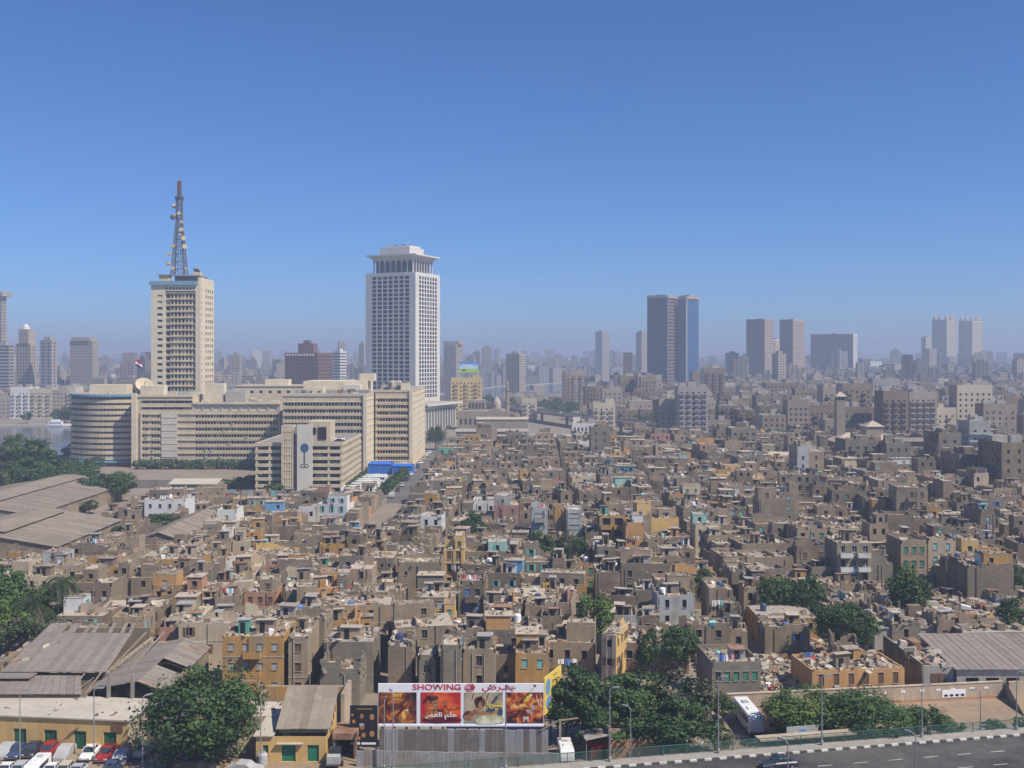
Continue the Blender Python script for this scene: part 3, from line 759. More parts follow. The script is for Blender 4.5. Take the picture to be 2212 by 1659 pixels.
# brown block beyond
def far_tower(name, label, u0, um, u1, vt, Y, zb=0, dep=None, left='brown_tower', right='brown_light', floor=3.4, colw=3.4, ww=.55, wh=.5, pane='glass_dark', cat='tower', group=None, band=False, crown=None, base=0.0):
    """two visible faces: u0..um faces the viewer's left, um..u1 the viewer's right (lit); nearest corner at depth Y"""
    xc = Xu(um, Y); h = Zv(vt, Y); k0, k1 = (u0 - CX) / F, (u1 - CX) / F
    wl, wr = um - u0, u1 - um
    if wl < 1: ang, lw, ld = 0.0, wr * Y / F, dep or 25.0
    elif wr < 1: ang, lw, ld = 0.0, wl * Y / F, dep or 25.0
    else:
        ang = max(math.atan(k1) + .32, math.atan2(wr, wl) * .7)
        c_, s_ = math.cos(ang), math.sin(ang)
        lw = (xc - k0 * Y) / (c_ + k0 * s_); ld = (k1 * Y - xc) / (s_ - k1 * c_)
    t = thing(name, label, cat, (xc, Y, 0), -ang, group)
    b = MB(); g = MB()
    nfl = max(2, int((h - base) / floor))
    def rows(): return [(base + floor * (k + .28), base + floor * (k + .28 + wh)) for k in range(nfl)]
    if wl >= 1:
        A, B_ = (-lw, 0), (0, 0)
        C, D = (0, ld), (-lw, ld)
    else:
        A, B_, C, D = (0, 0), (lw, 0), (lw, ld), (0, ld)
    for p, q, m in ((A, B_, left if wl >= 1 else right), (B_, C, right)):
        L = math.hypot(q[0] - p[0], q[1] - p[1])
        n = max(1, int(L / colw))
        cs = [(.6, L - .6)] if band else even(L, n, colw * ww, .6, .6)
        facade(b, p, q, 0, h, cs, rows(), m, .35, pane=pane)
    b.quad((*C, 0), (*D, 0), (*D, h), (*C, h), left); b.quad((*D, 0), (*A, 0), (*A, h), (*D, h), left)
    b.build('wall', t)
    r = MB(); r.poly([(*A, h), (*B_, h), (*C, h), (*D, h)], 'roof_grey')
    cx_, cy_ = (A[0] + C[0]) / 2, (A[1] + C[1]) / 2
    if crown: crown(r, A, B_, C, D, h, cx_, cy_)
    else:
        sx, sy = abs(C[0] - A[0]) * .25, abs(C[1] - A[1]) * .25
        r.box(cx_ - sx, cx_ + sx, cy_ - sy, cy_ + sy, h, h + 3.2, right)
    r.build('roof', t)
    return t
def cr_brown(r, A, B, C, D, h, cx, cy):
    r.box(cx - 10, cx + 6, cy - 3, cy + 6, h, h + 9, 'redbrown'); r.box(cx - 6, cx + 1, cy, cy + 4, h + 9, h + 12, 'brown_tower')
    for k in range(10): r.box(A[0] + 2 + k * 3, A[0] + 3.6 + k * 3, A[1] - .5, A[1] - .02, h - 3, h - 1, 'city_white')
far_tower('office_block', 'dark brown office block with white roof trim behind the television offices', 615, 687, 719, 762, 1000, left='redbrown', right='redbrown', crown=cr_brown)
# ------------------------------------------------------------------ named towers of the skyline
FT = far_tower
def cr_flat(r, A, B, C, D, h, cx, cy):
    r.box(cx - 12, cx + 12, cy - 8, cy + 8, h, h + 4.5, 'city_tan')
def cr_none(r, A, B, C, D, h, cx, cy):
    r.box(cx - 3, cx + 3, cy - 2, cy + 2, h, h + 2, 'city_tan')
def cr_rim(r, A, B, C, D, h, cx, cy):
    for p, q in ((A, B), (B, C)):
        r.bar((p[0], p[1], h + 1.5), (q[0], q[1], h + 1.5), 3.2, 'city_tan')
    r.box(cx - 8, cx + 4, cy - 4, cy + 4, h, h + 5, 'city_tan')
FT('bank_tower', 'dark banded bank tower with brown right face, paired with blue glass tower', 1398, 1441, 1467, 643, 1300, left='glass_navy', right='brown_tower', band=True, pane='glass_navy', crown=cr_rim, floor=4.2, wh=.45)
_t = FT('bank_tower', 'blue glass tower with pale vertical stripe touching the brown banded tower', 1467, 1482, 1509, 645, 1318, left='glass_blue', right='glass_blue', band=True, crown=cr_rim, floor=4.2, pane='glass_blue')
b = MB(); b.rbox((0, 0, Zv(647, 1318) / 2), (2.2, 2.2, Zv(647, 1318)), 0, 'city_grey'); b.build('pilaster', _t)
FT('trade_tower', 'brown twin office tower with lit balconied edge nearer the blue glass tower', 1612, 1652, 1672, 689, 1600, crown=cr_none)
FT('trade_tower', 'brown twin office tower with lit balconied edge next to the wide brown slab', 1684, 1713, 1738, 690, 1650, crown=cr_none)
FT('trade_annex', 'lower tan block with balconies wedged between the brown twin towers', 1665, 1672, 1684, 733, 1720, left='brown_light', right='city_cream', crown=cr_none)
FT('hotel_slab', 'wide brown hotel slab with a bright narrow end wall', 1751, 1843, 1852, 721, 1900, left='brown_tower', right='city_white', crown=cr_none, colw=4.2)  # white end wall paints in the sunlight on that edge
def cr_dome(r, A, B, C, D, h, cx, cy):
    for fx, fy in ((.12, .12), (.5, .1), (.88, .15), (.88, .6), (.85, .9)):
        x = A[0] + (B[0] - A[0]) * fx + (D[0] - A[0]) * fy; y = A[1] + (B[1] - A[1]) * fx + (D[1] - A[1]) * fy
        r.lathe([(4, h), (4, h + 4), (3.2, h + 7), (1.6, h + 9), (.05, h + 9.8)], 'city_cream', 10, (x, y))
FT('domed_tower', 'pale twin tower with small domed turrets, beside the narrow cream slab', 2013, 2045, 2067, 690, 2300, left='city_grey', right='city_cream', crown=cr_dome, floor=3.8)
FT('domed_tower', 'pale twin tower with small domed turrets, standing clear of the slab', 2071, 2100, 2122, 693, 2340, left='city_grey', right='city_cream', crown=cr_dome, floor=3.8)
FT('narrow_slab', 'narrow cream slab with blank bright wall beside the domed towers', 1990, 2000, 2012, 728, 2280, left='city_grey', right='city_cream', crown=cr_none)
FT('office_complex', 'low white office complex with roof vents below the hotel slab', 1852, 1880, 1905, 781, 1850, left='city_white', right='city_white', crown=cr_none)
FT('office_complex', 'low office complex with dark glass front and cream end wall', 1905, 1933, 1984, 786, 1780, left='city_grey', right='city_cream', crown=cr_none, band=True)
FT('apartment_tower', 'slim grey apartment tower standing alone on the hazy skyline', 1286, 1301, 1316, 716, 2300, left='city_grey', right='city_tan')
FT('apartment_tower', 'slim tan apartment tower just left of the dark bank tower', 1374, 1386, 1399, 717, 2100, left='city_tan', right='city_tan')
# left bank of the river
FT('apartment_tower', 'tall grey tower cut by the picture edge above the river bank', -22, 4, 14, 640, 1150, left='city_grey', right='city_tan', crown=cr_flat)
FT('apartment_tower', 'wide banded grey apartment block with blue balconies on the river bank', -20, 20, 30, 745, 1080, left='city_grey', right='city_tan', band=True)
FT('apartment_tower', 'stepped tan apartment tower with small rooftop lantern', 34, 66, 78, 742, 1120, left='city_tan', right='city_tan', crown=lambda r, A, B, C, D, h, cx, cy: (r.box(cx - 5, cx + 7, cy - 5, cy + 5, h, h + 15, 'city_tan'), r.lathe([(4, h + 15), (3.4, h + 18), (.1, h + 21)], 'city_white', 10, (cx, cy))))
FT('apartment_tower', 'tower with two deep blue vertical glass strips on the river bank', 86, 112, 123, 734, 1100, left='city_grey', right='city_tan', ww=.75, pane='glass_blue', colw=5)
FT('hotel_block', 'broad tan hotel block with dark roof band on the river bank', 151, 200, 212, 736, 1300, left='city_tan', right='city_tan', crown=cr_flat)
FT('apartment_tower', 'tan apartment tower with stepped top to the right of the ministry tower', 958, 985, 1000, 744, 1500, left='city_tan', right='city_tan', floor=3.4, crown=cr_flat)
FT('apartment_tower', 'brown slab tower with balconied right edge behind the minaret', 1093, 1122, 1136, 764, 1450, left='city_brown', right='city_tan')
FT('apartment_tower', 'grey apartment slab peeping out behind the left edge of the ministry tower', 775, 786, 792, 742, 1800, left='city_grey', right='city_grey')
FT('apartment_block', 'white banded apartment block beside the brown office block', 719, 735, 748, 759, 1250, left='city_white', right='city_white', band=True)

# ------------------------------------------------------------------ apartment blocks standing on the ground
FOOT = []          # footprints x0, x1, y0, y1 already taken
def free(x0, x1, y0, y1, pad=0.0):
    for a, b, c, d in FOOT:
        if x0 < b + pad and x1 > a - pad and y0 < d + pad and y1 > c - pad: return False
    return True
def apartment(name, label, x0, x1, y0, d, h, wall, side=None, balc=0, group=None, floor=3.2, colw=3.1, ww=1.25, roofm='roof_grey', into=None, seed=1, shed=True, pane='pane', wh=1.4, rz=0.0):
    rr = random.Random(seed); side = side or wall
    w = x1 - x0; cx = (x0 + x1) / 2; cy = y0 + d / 2
    FOOT.append((x0, x1, y0, y0 + d))
    b = into or MB(); s0 = len(b.v)
    nf = max(1, int((h - .6) / floor)); rows = [(1.0 + floor * k, 1.0 + wh + floor * k) for k in range(nf)]
    P = [(-w / 2, -d / 2), (w / 2, -d / 2), (w / 2, d / 2), (-w / 2, d / 2)]
    blankl, blankr = rr.random() < .35, rr.random() < .35
    drop = lambda i, j: rr.random() > .06
    facade(b, P[0], P[1], 0, h, even(w, max(1, int(w / colw)), ww, .4, .4), rows, wall, .25, drop, pane=pane)
    for p, q, bl in ((P[1], P[2], blankr), (P[3], P[0], blankl)):
        n = max(1, int(d / (colw * 1.2)))
        facade(b, p, q, 0, h, [] if bl else even(d, n, ww, .4, .4), [] if bl else rows, side, .25, drop, pane=pane)
    b.quad((*P[2], 0), (*P[3], 0), (*P[3], h), (*P[2], h), wall)
    rb = into or MB(); 
    r0 = len(rb.v)
    e = .25; pz = h + rr.choice([.0, .7, .9])
    rb.quad((P[0][0], P[0][1], h), (P[1][0], P[1][1], h), (P[2][0], P[2][1], h), (P[3][0], P[3][1], h), roofm)
    if pz > h:
        rb.box(-w / 2, w / 2, -d / 2, -d / 2 + e, h, pz, wall); rb.box(-w / 2, -w / 2 + e, -d / 2 + e, d / 2, h, pz, side); rb.box(w / 2 - e, w / 2, -d / 2 + e, d / 2, h, pz, side)
    if shed:
        for k in range(rr.randint(1, 3)):
            sw, sd, sh = rr.uniform(2, min(6, w * .45)), rr.uniform(2, min(5, d * .4)), rr.uniform(1.8, 3.4)
            x, y = rr.uniform(-w / 2 + .6, w / 2 - sw - .4), rr.uniform(-d / 2 + .8, d / 2 - sd - .4)
            rb.box(x, x + sw, y, y + sd, h, h + sh, rr.choice([wall, side, 'concrete', 'tin']), top=roofm)
        for k in range(rr.randint(5, 14)):
            s = rr.uniform(.3, 1.5); x, y = rr.uniform(-w / 2 + .5, w / 2 - 2), rr.uniform(-d / 2 + .5, d / 2 - 2)
            rb.box(x, x + s * 1.4, y, y + s, h, h + s * .8, rr.choice(['debris', 'debris_pale', 'rust', 'plank', 'tin']))
    if into:
        b.move(s0, cx, cy, 0, rz); return None
    t = thing(name, label, 'building', (cx, cy, 0), rz, group)
    b.build('wall', t); rb.build('roof', t)
    if balc:
        bb = MB(); bb.box(-1.5, 1.5, -1.1, -.003, 0, .2, wall); bb.box(-1.5, 1.5, -1.1, -1.0, .2, .95, wall); bb.box(-1.5, -1.4, -1.0, -.003, .2, .95, wall); bb.box(1.4, 1.5, -1.0, -.003, .2, .95, wall)
        me = bb.mesh('balcony')
        for k in range(1, nf):
            for j in range(balc):
                link('balcony', me, t, (-w / 2 + w * (j + .5) / balc, -d / 2, floor * k + .6))
    return t
def ap(label, u0, u1, vt, Y, d, wall, side=None, balc=0, name='apartment_block', group=None, **k):
    return apartment(name, label, Xu(u0, Y), Xu(u1, Y), Y, d, Zv(vt, Y), wall, side, balc, group, seed=int(u0 * 7 + vt), **k)

# zones where nothing generic may stand (television complex, street, parks, river front, bridge)
for z in ((-240, -46, 392, 620), (-46, -34, 300, 720), (-150, -30, 700, 930), (-190, -150, 620, 930)): FOOT.append(z)
RIVER = NEAR_BANK + FAR_BANK[::-1]
def in_poly(x, y, P):
    c = False; j = len(P) - 1
    for i in range(len(P)):
        if (P[i][1] > y) != (P[j][1] > y) and x < (P[j][0] - P[i][0]) * (y - P[i][1]) / (P[j][1] - P[i][1]) + P[i][0]: c = not c
        j = i
    return c

ap('yellow apartment block with deep balconies carrying the blue billboard', 974, 1040, 818, 880, 16, 'city_yellow', 'city_yellow', 3)
ap('cream four-storey apartment block with balconies beside the flyover', 1281, 1329, 872, 700, 14, 'city_cream', 'cream', 3)
ap('cream small block with rounded balconies above the flyover bend', 1128, 1160, 860, 860, 14, 'city_cream', 'city_grey', 2)
ap('tall grey brick apartment block with rooftop antennas and blank left flank', 1465, 1530, 838, 640, 15, 'city_grey', 'city_tan', 4)
ap('dark slim block with white balconies standing by the river', 1216, 1232, 806, 1020, 16, 'city_brown', 'city_brown', 0)
ap('pale slim block with white balconies backing the dark river block', 1232, 1262, 802, 1030, 16, 'city_tan', 'city_cream', 2)
ap('grey office block with banded windows below the brown bank tower', 1378, 1430, 812, 950, 22, 'city_grey', 'city_tan', 0)
ap('brown brick block with curved balconies right of the blue glass tower', 1521, 1566, 797, 1000, 18, 'city_brown', 'city_cream', 3)
ap('dark balconied apartment block with white rooftop hut beyond the tiled hall', 1908, 1962, 848, 600, 15, 'city_brown', 'darkbrick', 3)
ap('balconied apartment block with cream piers adjoining the dark balconied one', 1964, 2024, 850, 606, 14, 'city_tan', 'city_cream', 4)
ap('tan apartment block with stepped parapet behind the tiled hall tower', 1778, 1828, 838, 690, 14, 'city_tan', 'city_tan', 2)
ap('long low tan block with shaded arcade far behind the old quarter', 1640, 1700, 850, 760, 14, 'city_brown', 'city_tan', 0)
ap('brown block with dark ribbon windows below the brown twin towers', 1655, 1722, 826, 880, 18, 'city_brown', 'city_tan', 0)
ap('white two-storey mansion with arched windows near the flyover ramp', 1236, 1296, 915, 610, 12, 'city_white', 'city_white', 0, wh=2.2, ww=1.0, colw=2.2, floor=4.4)
ap('grey block with blue awnings beside the tall brick apartment block', 1424, 1466, 866, 655, 14, 'city_grey', 'darkbrick', 3)
ap('tall dark-flanked tenement with pale balconies over the right side roofs', 2028, 2076, 938, 433, 16, 'greybrick', 'darkbrick', 0)  # darker side brick on these tenements paints in their shaded flanks
ap('white balconied tenement tower rising behind the dark-flanked tenement', 2094, 2140, 913, 446, 12, 'paleblue', 'city_grey', 4)
ap('blank grey tenement with wide flat front below the white balconied tower', 2072, 2148, 987, 372, 16, 'greybrick', 'darkbrick', 0, ww=.9)
ap('blank brown tenement at the picture edge with long shaded flank', 2164, 2240, 960, 352, 18, 'mud', 'darkbrick', 0, ww=.9)
ap('blank grey box tenement before the tiled hall', 1915, 1968, 960, 432, 14, 'greybrick', 'darkbrick', 0, ww=.9)
ap('grey tenement with shaded recessed loggia before the tiled hall', 1826, 1898, 953, 440, 14, 'greybrick', 'darkbrick', 2)
ap('narrow white-fronted tenement with grey windows above the orange roofs', 1722, 1747, 968, 398, 12, 'paleblue', 'tan', 0, ww=.8)
ap('tan blank-walled tenement joined to the narrow white-fronted one', 1747, 1780, 975, 399, 12, 'tan', 'tan', 0, ww=.7)
ap('blank grey tenement with broken brick edge standing over the old roofs', 1276, 1318, 925, 480, 10, 'greybrick', 'mud2', 0, ww=.7)
ap('grey concrete tenement with vertical slots near the long tan wall', 1580, 1636, 925, 520, 14, 'greybrick', 'darkbrick', 1)
ap('ragged grey tenement with open loggias next to the long tan wall', 1548, 1572, 930, 560, 12, 'mud', 'darkbrick', 1)
# white terraces across the river
for n, (u0, u1, vt, m, lab) in enumerate(((-6, 22, 856, 'city_tan', 'tan riverside block at the picture edge beyond the trees'), (22, 64, 838, 'city_white', 'white riverside apartment block with bracketed balconies'), (64, 112, 840, 'city_cream', 'cream riverside apartment block with arched loggias'), (112, 146, 842, 'city_tan', 'plain brown riverside block with blank wall'), (146, 162, 838, 'city_cream', 'narrow cream riverside block beside the round drum'))):
    ap(lab, u0, u1, vt, 905, 18, m, m, 0 if n in (0, 3) else 3)

# mosque: dome, minaret, prayer hall
mx, my = Xu(1073, 770), 770.0
t = thing('mosque', 'old stone mosque with ribbed dome and tall minaret beside the flyover', 'mosque', (mx, my, 0))
b = MB(); b.box(-28, 9, -4, 18, 0, 13.5, 'stone', top='roof_dust'); b.box(-21, -8, 4, 16, 13.5, 21, 'stone', top='roof_dust'); b.box(-3.4, 3.4, -3, 5, 13.5, 15.2, 'stone'); b.build('prayer_hall', t)
b = MB()
for k in range(5): b.box(-20 + k * 2.4, -18.9 + k * 2.4, 3.7, 3.98, 15, 19, 'dark')
for k in range(10): b.box(-26 + k * 3.4, -24.9 + k * 3.4, -4.3, -4.02, 4, 8, 'dark')
kind(b.build('windows', t), 'stuff')
b = MB(); b.lathe([(3.0, 15.2), (3.0, 17), (3.15, 18), (3.0, 19.3), (2.4, 21), (1.4, 22.4), (.4, 23.3), (.05, 23.8)], 'dome', 20); b.build('dome', t, (0, 1, 0), smooth=True)
b = MB(); b.lathe([(1.6, 0), (1.6, 18), (2.2, 19), (2.2, 20), (1.2, 20), (1.2, 27), (1.8, 28), (1.8, 28.8), (.9, 28.8), (.9, 32), (1.1, 33), (.7, 34), (.05, 36)], 'stone', 10, (7.6, 2)); b.build('minaret', t)
# billboard on the yellow block
t = thing('rooftop_billboard', 'blue and green landscape billboard on the yellow apartment block roof', 'billboard', (Xu(1012.5, 884), 884, Zv(818, 880)))
GRAD = bpy.data.materials.new('billboard_print'); GRAD.use_nodes = True; MATS['billboard_print'] = GRAD
nt = GRAD.node_tree; tc = nt.nodes.new('ShaderNodeTexCoord'); sp = nt.nodes.new('ShaderNodeSeparateXYZ'); cr = nt.nodes.new('ShaderNodeValToRGB')
nt.links.new(tc.outputs['Generated'], sp.inputs[0]); nt.links.new(sp.outputs['Z'], cr.inputs[0]); nt.links.new(cr.outputs[0], nt.nodes['Principled BSDF'].inputs['Base Color'])
cr.color_ramp.elements[0].position = 0; cr.color_ramp.elements[0].color = (.42, .62, .10, 1)
cr.color_ramp.elements[1].position = 1; cr.color_ramp.elements[1].color = (.05, .20, .70, 1)
for p, c in ((.36, (.35, .60, .10, 1)), (.42, (.62, .80, .90, 1)), (.62, (.30, .60, .85, 1))):
    e = cr.color_ramp.elements.new(p); e.color = c
b = MB(); b.box(-7.9, 7.9, -.2, .2, 5.0, 13.6, 'billboard_print'); b.build('panel', t)
b = MB()
for x in (-6, -2, 2, 6): b.bar((x, .5, 0), (x, .5, 12), .3, 'steel_dark'); b.bar((x, 4, 0), (x, .5, 10), .2, 'steel_dark')
b.build('frame', t)
b = MB(); b.box(-5.5, 3.5, -.28, -.22, 10.4, 11.2, 'sign_white'); b.box(-2, 4.5, -.28, -.22, 9.2, 9.8, 'sign_white'); b.box(-5.6, -2.6, -.3, -.22, 6.4, 7.6, 'car_dark'); b.build('print', t)

# flyover
t = thing('flyover', 'dark curved elevated flyover on round piers crossing behind the old quarter', 'bridge', (0, 0, 0))
PTS = [(-28, 1120), (-14, 1010), (8, 915), (42, 815), (75, 735), (112, 662), (165, 612), (240, 585), (330, 575)]
def smooth(P, n=6):
    out = []
    for i in range(len(P) - 1):
        p0, p1, p2, p3 = P[max(i - 1, 0)], P[i], P[i + 1], P[min(i + 2, len(P) - 1)]
        for k in range(n):
            s = k / n; a = [.5 * (2 * p1[j] + (p2[j] - p0[j]) * s + (2 * p0[j] - 5 * p1[j] + 4 * p2[j] - p3[j]) * s * s + (3 * p1[j] - p0[j] - 3 * p2[j] + p3[j]) * s ** 3) for j in (0, 1)]
            out.append(tuple(a))
    return out + [P[-1]]
FL = smooth(PTS)
def strip(P, off):
    out = []
    for i, p in enumerate(P):
        a, c = P[max(i - 1, 0)], P[min(i + 1, len(P) - 1)]
        d = Vector((c[0] - a[0], c[1] - a[1])).normalized(); out.append((p[0] + d.y * off, p[1] - d.x * off))
    return out
def ribbon(b, P, o0, o1, z0, z1, m, top=None):
    A, B_ = strip(P, o0), strip(P, o1)
    for i in range(len(P) - 1):
        b.quad((*A[i], z1), (*A[i + 1], z1), (*B_[i + 1], z1), (*B_[i], z1), top or m)
        b.quad((*A[i], z0), (*A[i + 1], z0), (*A[i + 1], z1), (*A[i], z1), m); b.quad((*B_[i + 1], z0), (*B_[i], z0), (*B_[i], z1), (*B_[i + 1], z1), m)
        b.quad((*B_[i], z0), (*B_[i + 1], z0), (*A[i + 1], z0), (*A[i], z0), m)
b = MB(); ribbon(b, FL, -8, 8, 7.2, 8.4, 'concrete_dark', 'asphalt'); b.build('deck', t)
b = MB(); ribbon(b, FL, -8.2, -7.8, 8.4, 9.3, 'concrete'); b.build('parapet', t)
b = MB(); ribbon(b, FL, 7.8, 8.2, 8.4, 9.3, 'concrete'); b.build('parapet', t)
b = MB(); b.lathe([(1.1, 0), (1.1, 6), (2.2, 7.2)], 'concrete_dark', 10); pm = b.mesh('pier')
for p in FL[::3]: link('pier', pm, t, (p[0], p[1], 0))
for p in FL: FOOT.append((p[0] - 9, p[0] + 9, p[1] - 9, p[1] + 9))

# tiled hall with hipped roofs, sheds with pale roofs
def hip(b, x0, x1, y0, y1, z, h, m):
    i = min((x1 - x0), (y1 - y0)) / 2
    if x1 - x0 > y1 - y0: r0, r1 = (x0 + i, (y0 + y1) / 2), (x1 - i - .01, (y0 + y1) / 2)
    else: r0, r1 = ((x0 + x1) / 2, y0 + i), ((x0 + x1) / 2, y1 - i - .01)
    c = [(x0, y0, z), (x1, y0, z), (x1, y1, z), (x0, y1, z)]; a, d = (*r0, z + h), (*r1, z + h)
    if x1 - x0 > y1 - y0: b.quad(c[0], c[1], d, a, m); b.poly([c[1], c[2], d], m); b.quad(c[2], c[3], a, d, m); b.poly([c[3], c[0], a], m)
    else: b.poly([c[0], c[1], a], m); b.quad(c[1], c[2], d, a, m); b.poly([c[2], c[3], d], m); b.quad(c[3], c[0], a, d, m)
y = 500
t = thing('tiled_hall', 'long grey hall with tan hipped roofs and a square tower', 'building', (Xu(1880, y), y, 0))
b = MB(); sp_ = facade(b, (-16, 0), (40, 0), 0, 12.5, even(56, 18, 1.4, 1, 1), [(3, 5.2), (8, 10.2)], 'stone', .3, pane='pane'); b.quad((-16, 14, 0), (-16, 0, 0), (-16, 0, 12.5), (-16, 14, 12.5), 'stone'); b.quad((40, 0, 0), (40, 14, 0), (40, 14, 12.5), (40, 0, 12.5), 'stone')
b.box(1, 9, 8, 16, 12.5, 19, 'stone'); b.build('wall', t)
b = MB(); hip(b, -17, 2, -1, 15, 12.5, 3.6, 'roof_tan'); hip(b, 2, 14, -1, 9, 12.5, 3.4, 'roof_tan'); hip(b, .4, 9.6, 7.4, 16.6, 19, 2.8, 'roof_tan'); b.quad((14, -1, 12.6), (41, -1, 12.6), (41, 14, 13.4), (14, 14, 13.4), 'corrugated'); b.build('roof', t)
FOOT.append((Xu(1880, y) - 18, Xu(1880, y) + 42, y - 3, y + 20))
t = thing('pavilion_tower', 'square stone tower with small tan pyramid roof behind the tiled hall', 'tower', (Xu(1817, 545), 545, 0))
b = MB(); b.box(-2.2, 2.2, 0, 4.4, 0, 30, 'stone'); b.build('wall', t)
b = MB(); hip(b, -3.0, 3.0, -.8, 5.2, 32, 2.6, 'roof_tan'); b.build('roof', t)
b = MB()
for xx in (-1.9, 0, 1.9): b.box(xx - .3, xx + .3, 0, .6, 30, 32, 'stone')
b.box(-1.9, 1.9, .8, 4.2, 30.02, 32, 'dark'); b.build('belvedere', t)
FOOT.append((Xu(1817, 545) - 7, Xu(1817, 545) + 7, 540, 558))
def shed(name, label, x0, x1, y0, y1, h, ridge, wall='tan', roof='corrugated2', axis='x', openings=0, cat='shed', group=None, rz=0.0, mono=False, sheets=False):
    cx, cy = (x0 + x1) / 2, (y0 + y1) / 2; w, d = (x1 - x0) / 2, (y1 - y0) / 2
    t = thing(name, label, cat, (cx, cy, 0), rz, group); FOOT.append((x0 - 1, x1 + 1, y0 - 1, y1 + 1))
    b = MB()
    f = facade(b, (-w, -d), (w, -d), 0, h, even(2 * w, openings, 2.0, .8, .8) if openings else [], [(.4, min(h - .7, 2.9))] if openings else [], wall, .3)
    b.quad((w, -d, 0), (w, d, 0), (w, d, h), (w, -d, h), wall); b.quad((-w, d, 0), (-w, -d, 0), (-w, -d, h), (-w, d, h), wall); b.quad((w, d, 0), (-w, d, 0), (-w, d, h), (w, d, h), wall)
    r = MB(); e = .5; th = .12; strips = []
    def slope(p, q, u, v):
        if sheets: strips.append((p, q, u, v)); return
        r.quad(p, q, u, v, roof); r.quad(*[(a[0], a[1], a[2] - th) for a in (v, u, q, p)], roof)
        for a, c in ((p, q), (q, u), (u, v), (v, p)): r.quad((a[0], a[1], a[2] - th), (c[0], c[1], c[2] - th), c, a, roof)
    if mono:
        slope((-w - e, -d - e, h + .1), (w + e, -d - e, h + .1), (w + e, d + e, h + ridge), (-w - e, d + e, h + ridge))
        b.poly([(w, -d, h), (w, d, h), (w, d, h + ridge - .2)], wall); b.poly([(-w, d, h), (-w, -d, h), (-w, d, h + ridge - .2)], wall); b.quad((w, d, h), (-w, d, h), (-w, d, h + ridge - .2), (w, d, h + ridge - .2), wall)
    elif axis == 'x':
        slope((-w - e, -d - e, h - .1), (w + e, -d - e, h - .1), (w + e, 0, h + ridge), (-w - e, 0, h + ridge)); slope((w + e, d + e, h - .1), (-w - e, d + e, h - .1), (-w - e, 0, h + ridge), (w + e, 0, h + ridge))
        b.poly([(w, -d, h), (w, d, h), (w, 0, h + ridge - .15)], wall); b.poly([(-w, d, h), (-w, -d, h), (-w, 0, h + ridge - .15)], wall)
    else:
        slope((-w - e, d + e, h - .1), (-w - e, -d - e, h - .1), (0, -d - e, h + ridge), (0, d + e, h + ridge)); slope((w + e, -d - e, h - .1), (w + e, d + e, h - .1), (0, d + e, h + ridge), (0, -d - e, h + ridge))
        b.poly([(-w, -d, h), (w, -d, h), (0, -d, h + ridge - .15)], wall); b.poly([(w, d, h), (-w, d, h), (0, d, h + ridge - .15)], wall)
    b.build('wall', t)
    if sheets:
        for q in strips: sheet_roof(t, *q, roof)
    else: r.build('roof', t)
    for c, ww, hh, a in f: link('doorway', WIN['hole'], t, c, a, (ww, 1, hh))
    return t
for (u0, u1, v, Y, d, h, lab, wl, rf) in (
        (985, 1140, 925, 620, 12, 9, 'long low stone arcade with flat dusty roof at the head of the street', 'stone', 'roof_grey'),
        (1030, 1140, 905, 690, 12, 12, 'long pale-roofed workshop behind the stone arcade', 'stone', 'roof_tan'),
        (1140, 1235, 948, 590, 16, 8, 'grey shed with lavender metal roof amid the far roofs', 'tin', 'tin'),
        (1240, 1440, 945, 560, 16, 7, 'long tan shed roof behind the blank grey tenement', 'tan', 'roof_tan'),
        (1662, 1860, 962, 470, 5, 9, 'long tan wall-like shed crossing below the tiled hall', 'stone', 'roof_tan'),
        (1590, 1650, 965, 505, 14, 8, 'barrel-like pale shed roof at the edge of the old quarter', 'tan', 'white_roof')):
    shed('workshop', lab, Xu(u0, Y), Xu(u1, Y), Y, Y + d, h, 1.2, wl, rf, openings=int((u1 - u0) / 14))

# ------------------------------------------------------------------ generic apartment blocks of the middle distance
rr = random.Random(77); mid = []
yy = 600.0
while yy < 1350:
    step = 20 + (yy - 600) * .012
    half = .49 * yy + 25
    x = -half + rr.uniform(0, 10)
    while x < half:
        w, d = rr.uniform(10, 21), rr.uniform(10, 16); gap = rr.choice([0, .5, 1.5, 5, 8])
        y = yy + rr.uniform(-2, 2)
        cxx = x + w / 2
        ok = free(x, x + w, y, y + d, 1) and not in_poly(cxx, y, RIVER) and not in_poly(cxx, y + d, RIVER) and not in_poly(x, y, RIVER) and not in_poly(x + w, y + d, RIVER)
        if cxx < -30 and y < 960: ok = False
        if -300 < cxx < 20 and y < 1120: ok = False
        if 0 < cxx < 62 and 690 < y < 1050: ok = rr.random() < .35 and ok
        fy = np.interp(cxx, [p[0] for p in FL], [p[1] for p in FL])
        if -20 < cxx < 160 and y < fy + 8: ok = False
        if -.03 < cxx / y < .097 and y > 900: ok = ok and rr.random() < .25
        if ok:
            h = rr.choice([11, 13, 15, 16, 18, 20, 22, 25]) + rr.uniform(-1, 1)
            if cxx < 60: h = min(h, 17)
            if -.03 < cxx / y < .097 and y > 900: h = rr.uniform(6, 10)
            if rr.random() < .06: h += 10
            mid.append((x, x + w, y, d, h))
        x += w + gap
    yy += step
mid.sort(key=lambda a: a[2] - a[4] * 4)
PAL = [('city_tan', 'tan'), ('city_grey', 'grey'), ('city_brown', 'brown'), ('mud2', 'mud-brown'), ('stone', 'stone-coloured'), ('city_cream', 'cream'), ('greybrick', 'grey brick'), ('mud', 'dark mud'), ('brick', 'brown brick'), ('darkbrick', 'dark brick'), ('city_tan', 'tan'), ('city_brown', 'brown'), ('darkbrick', 'dark brick')]
QUART = MB(); n_ind = 0; SEEN = {}
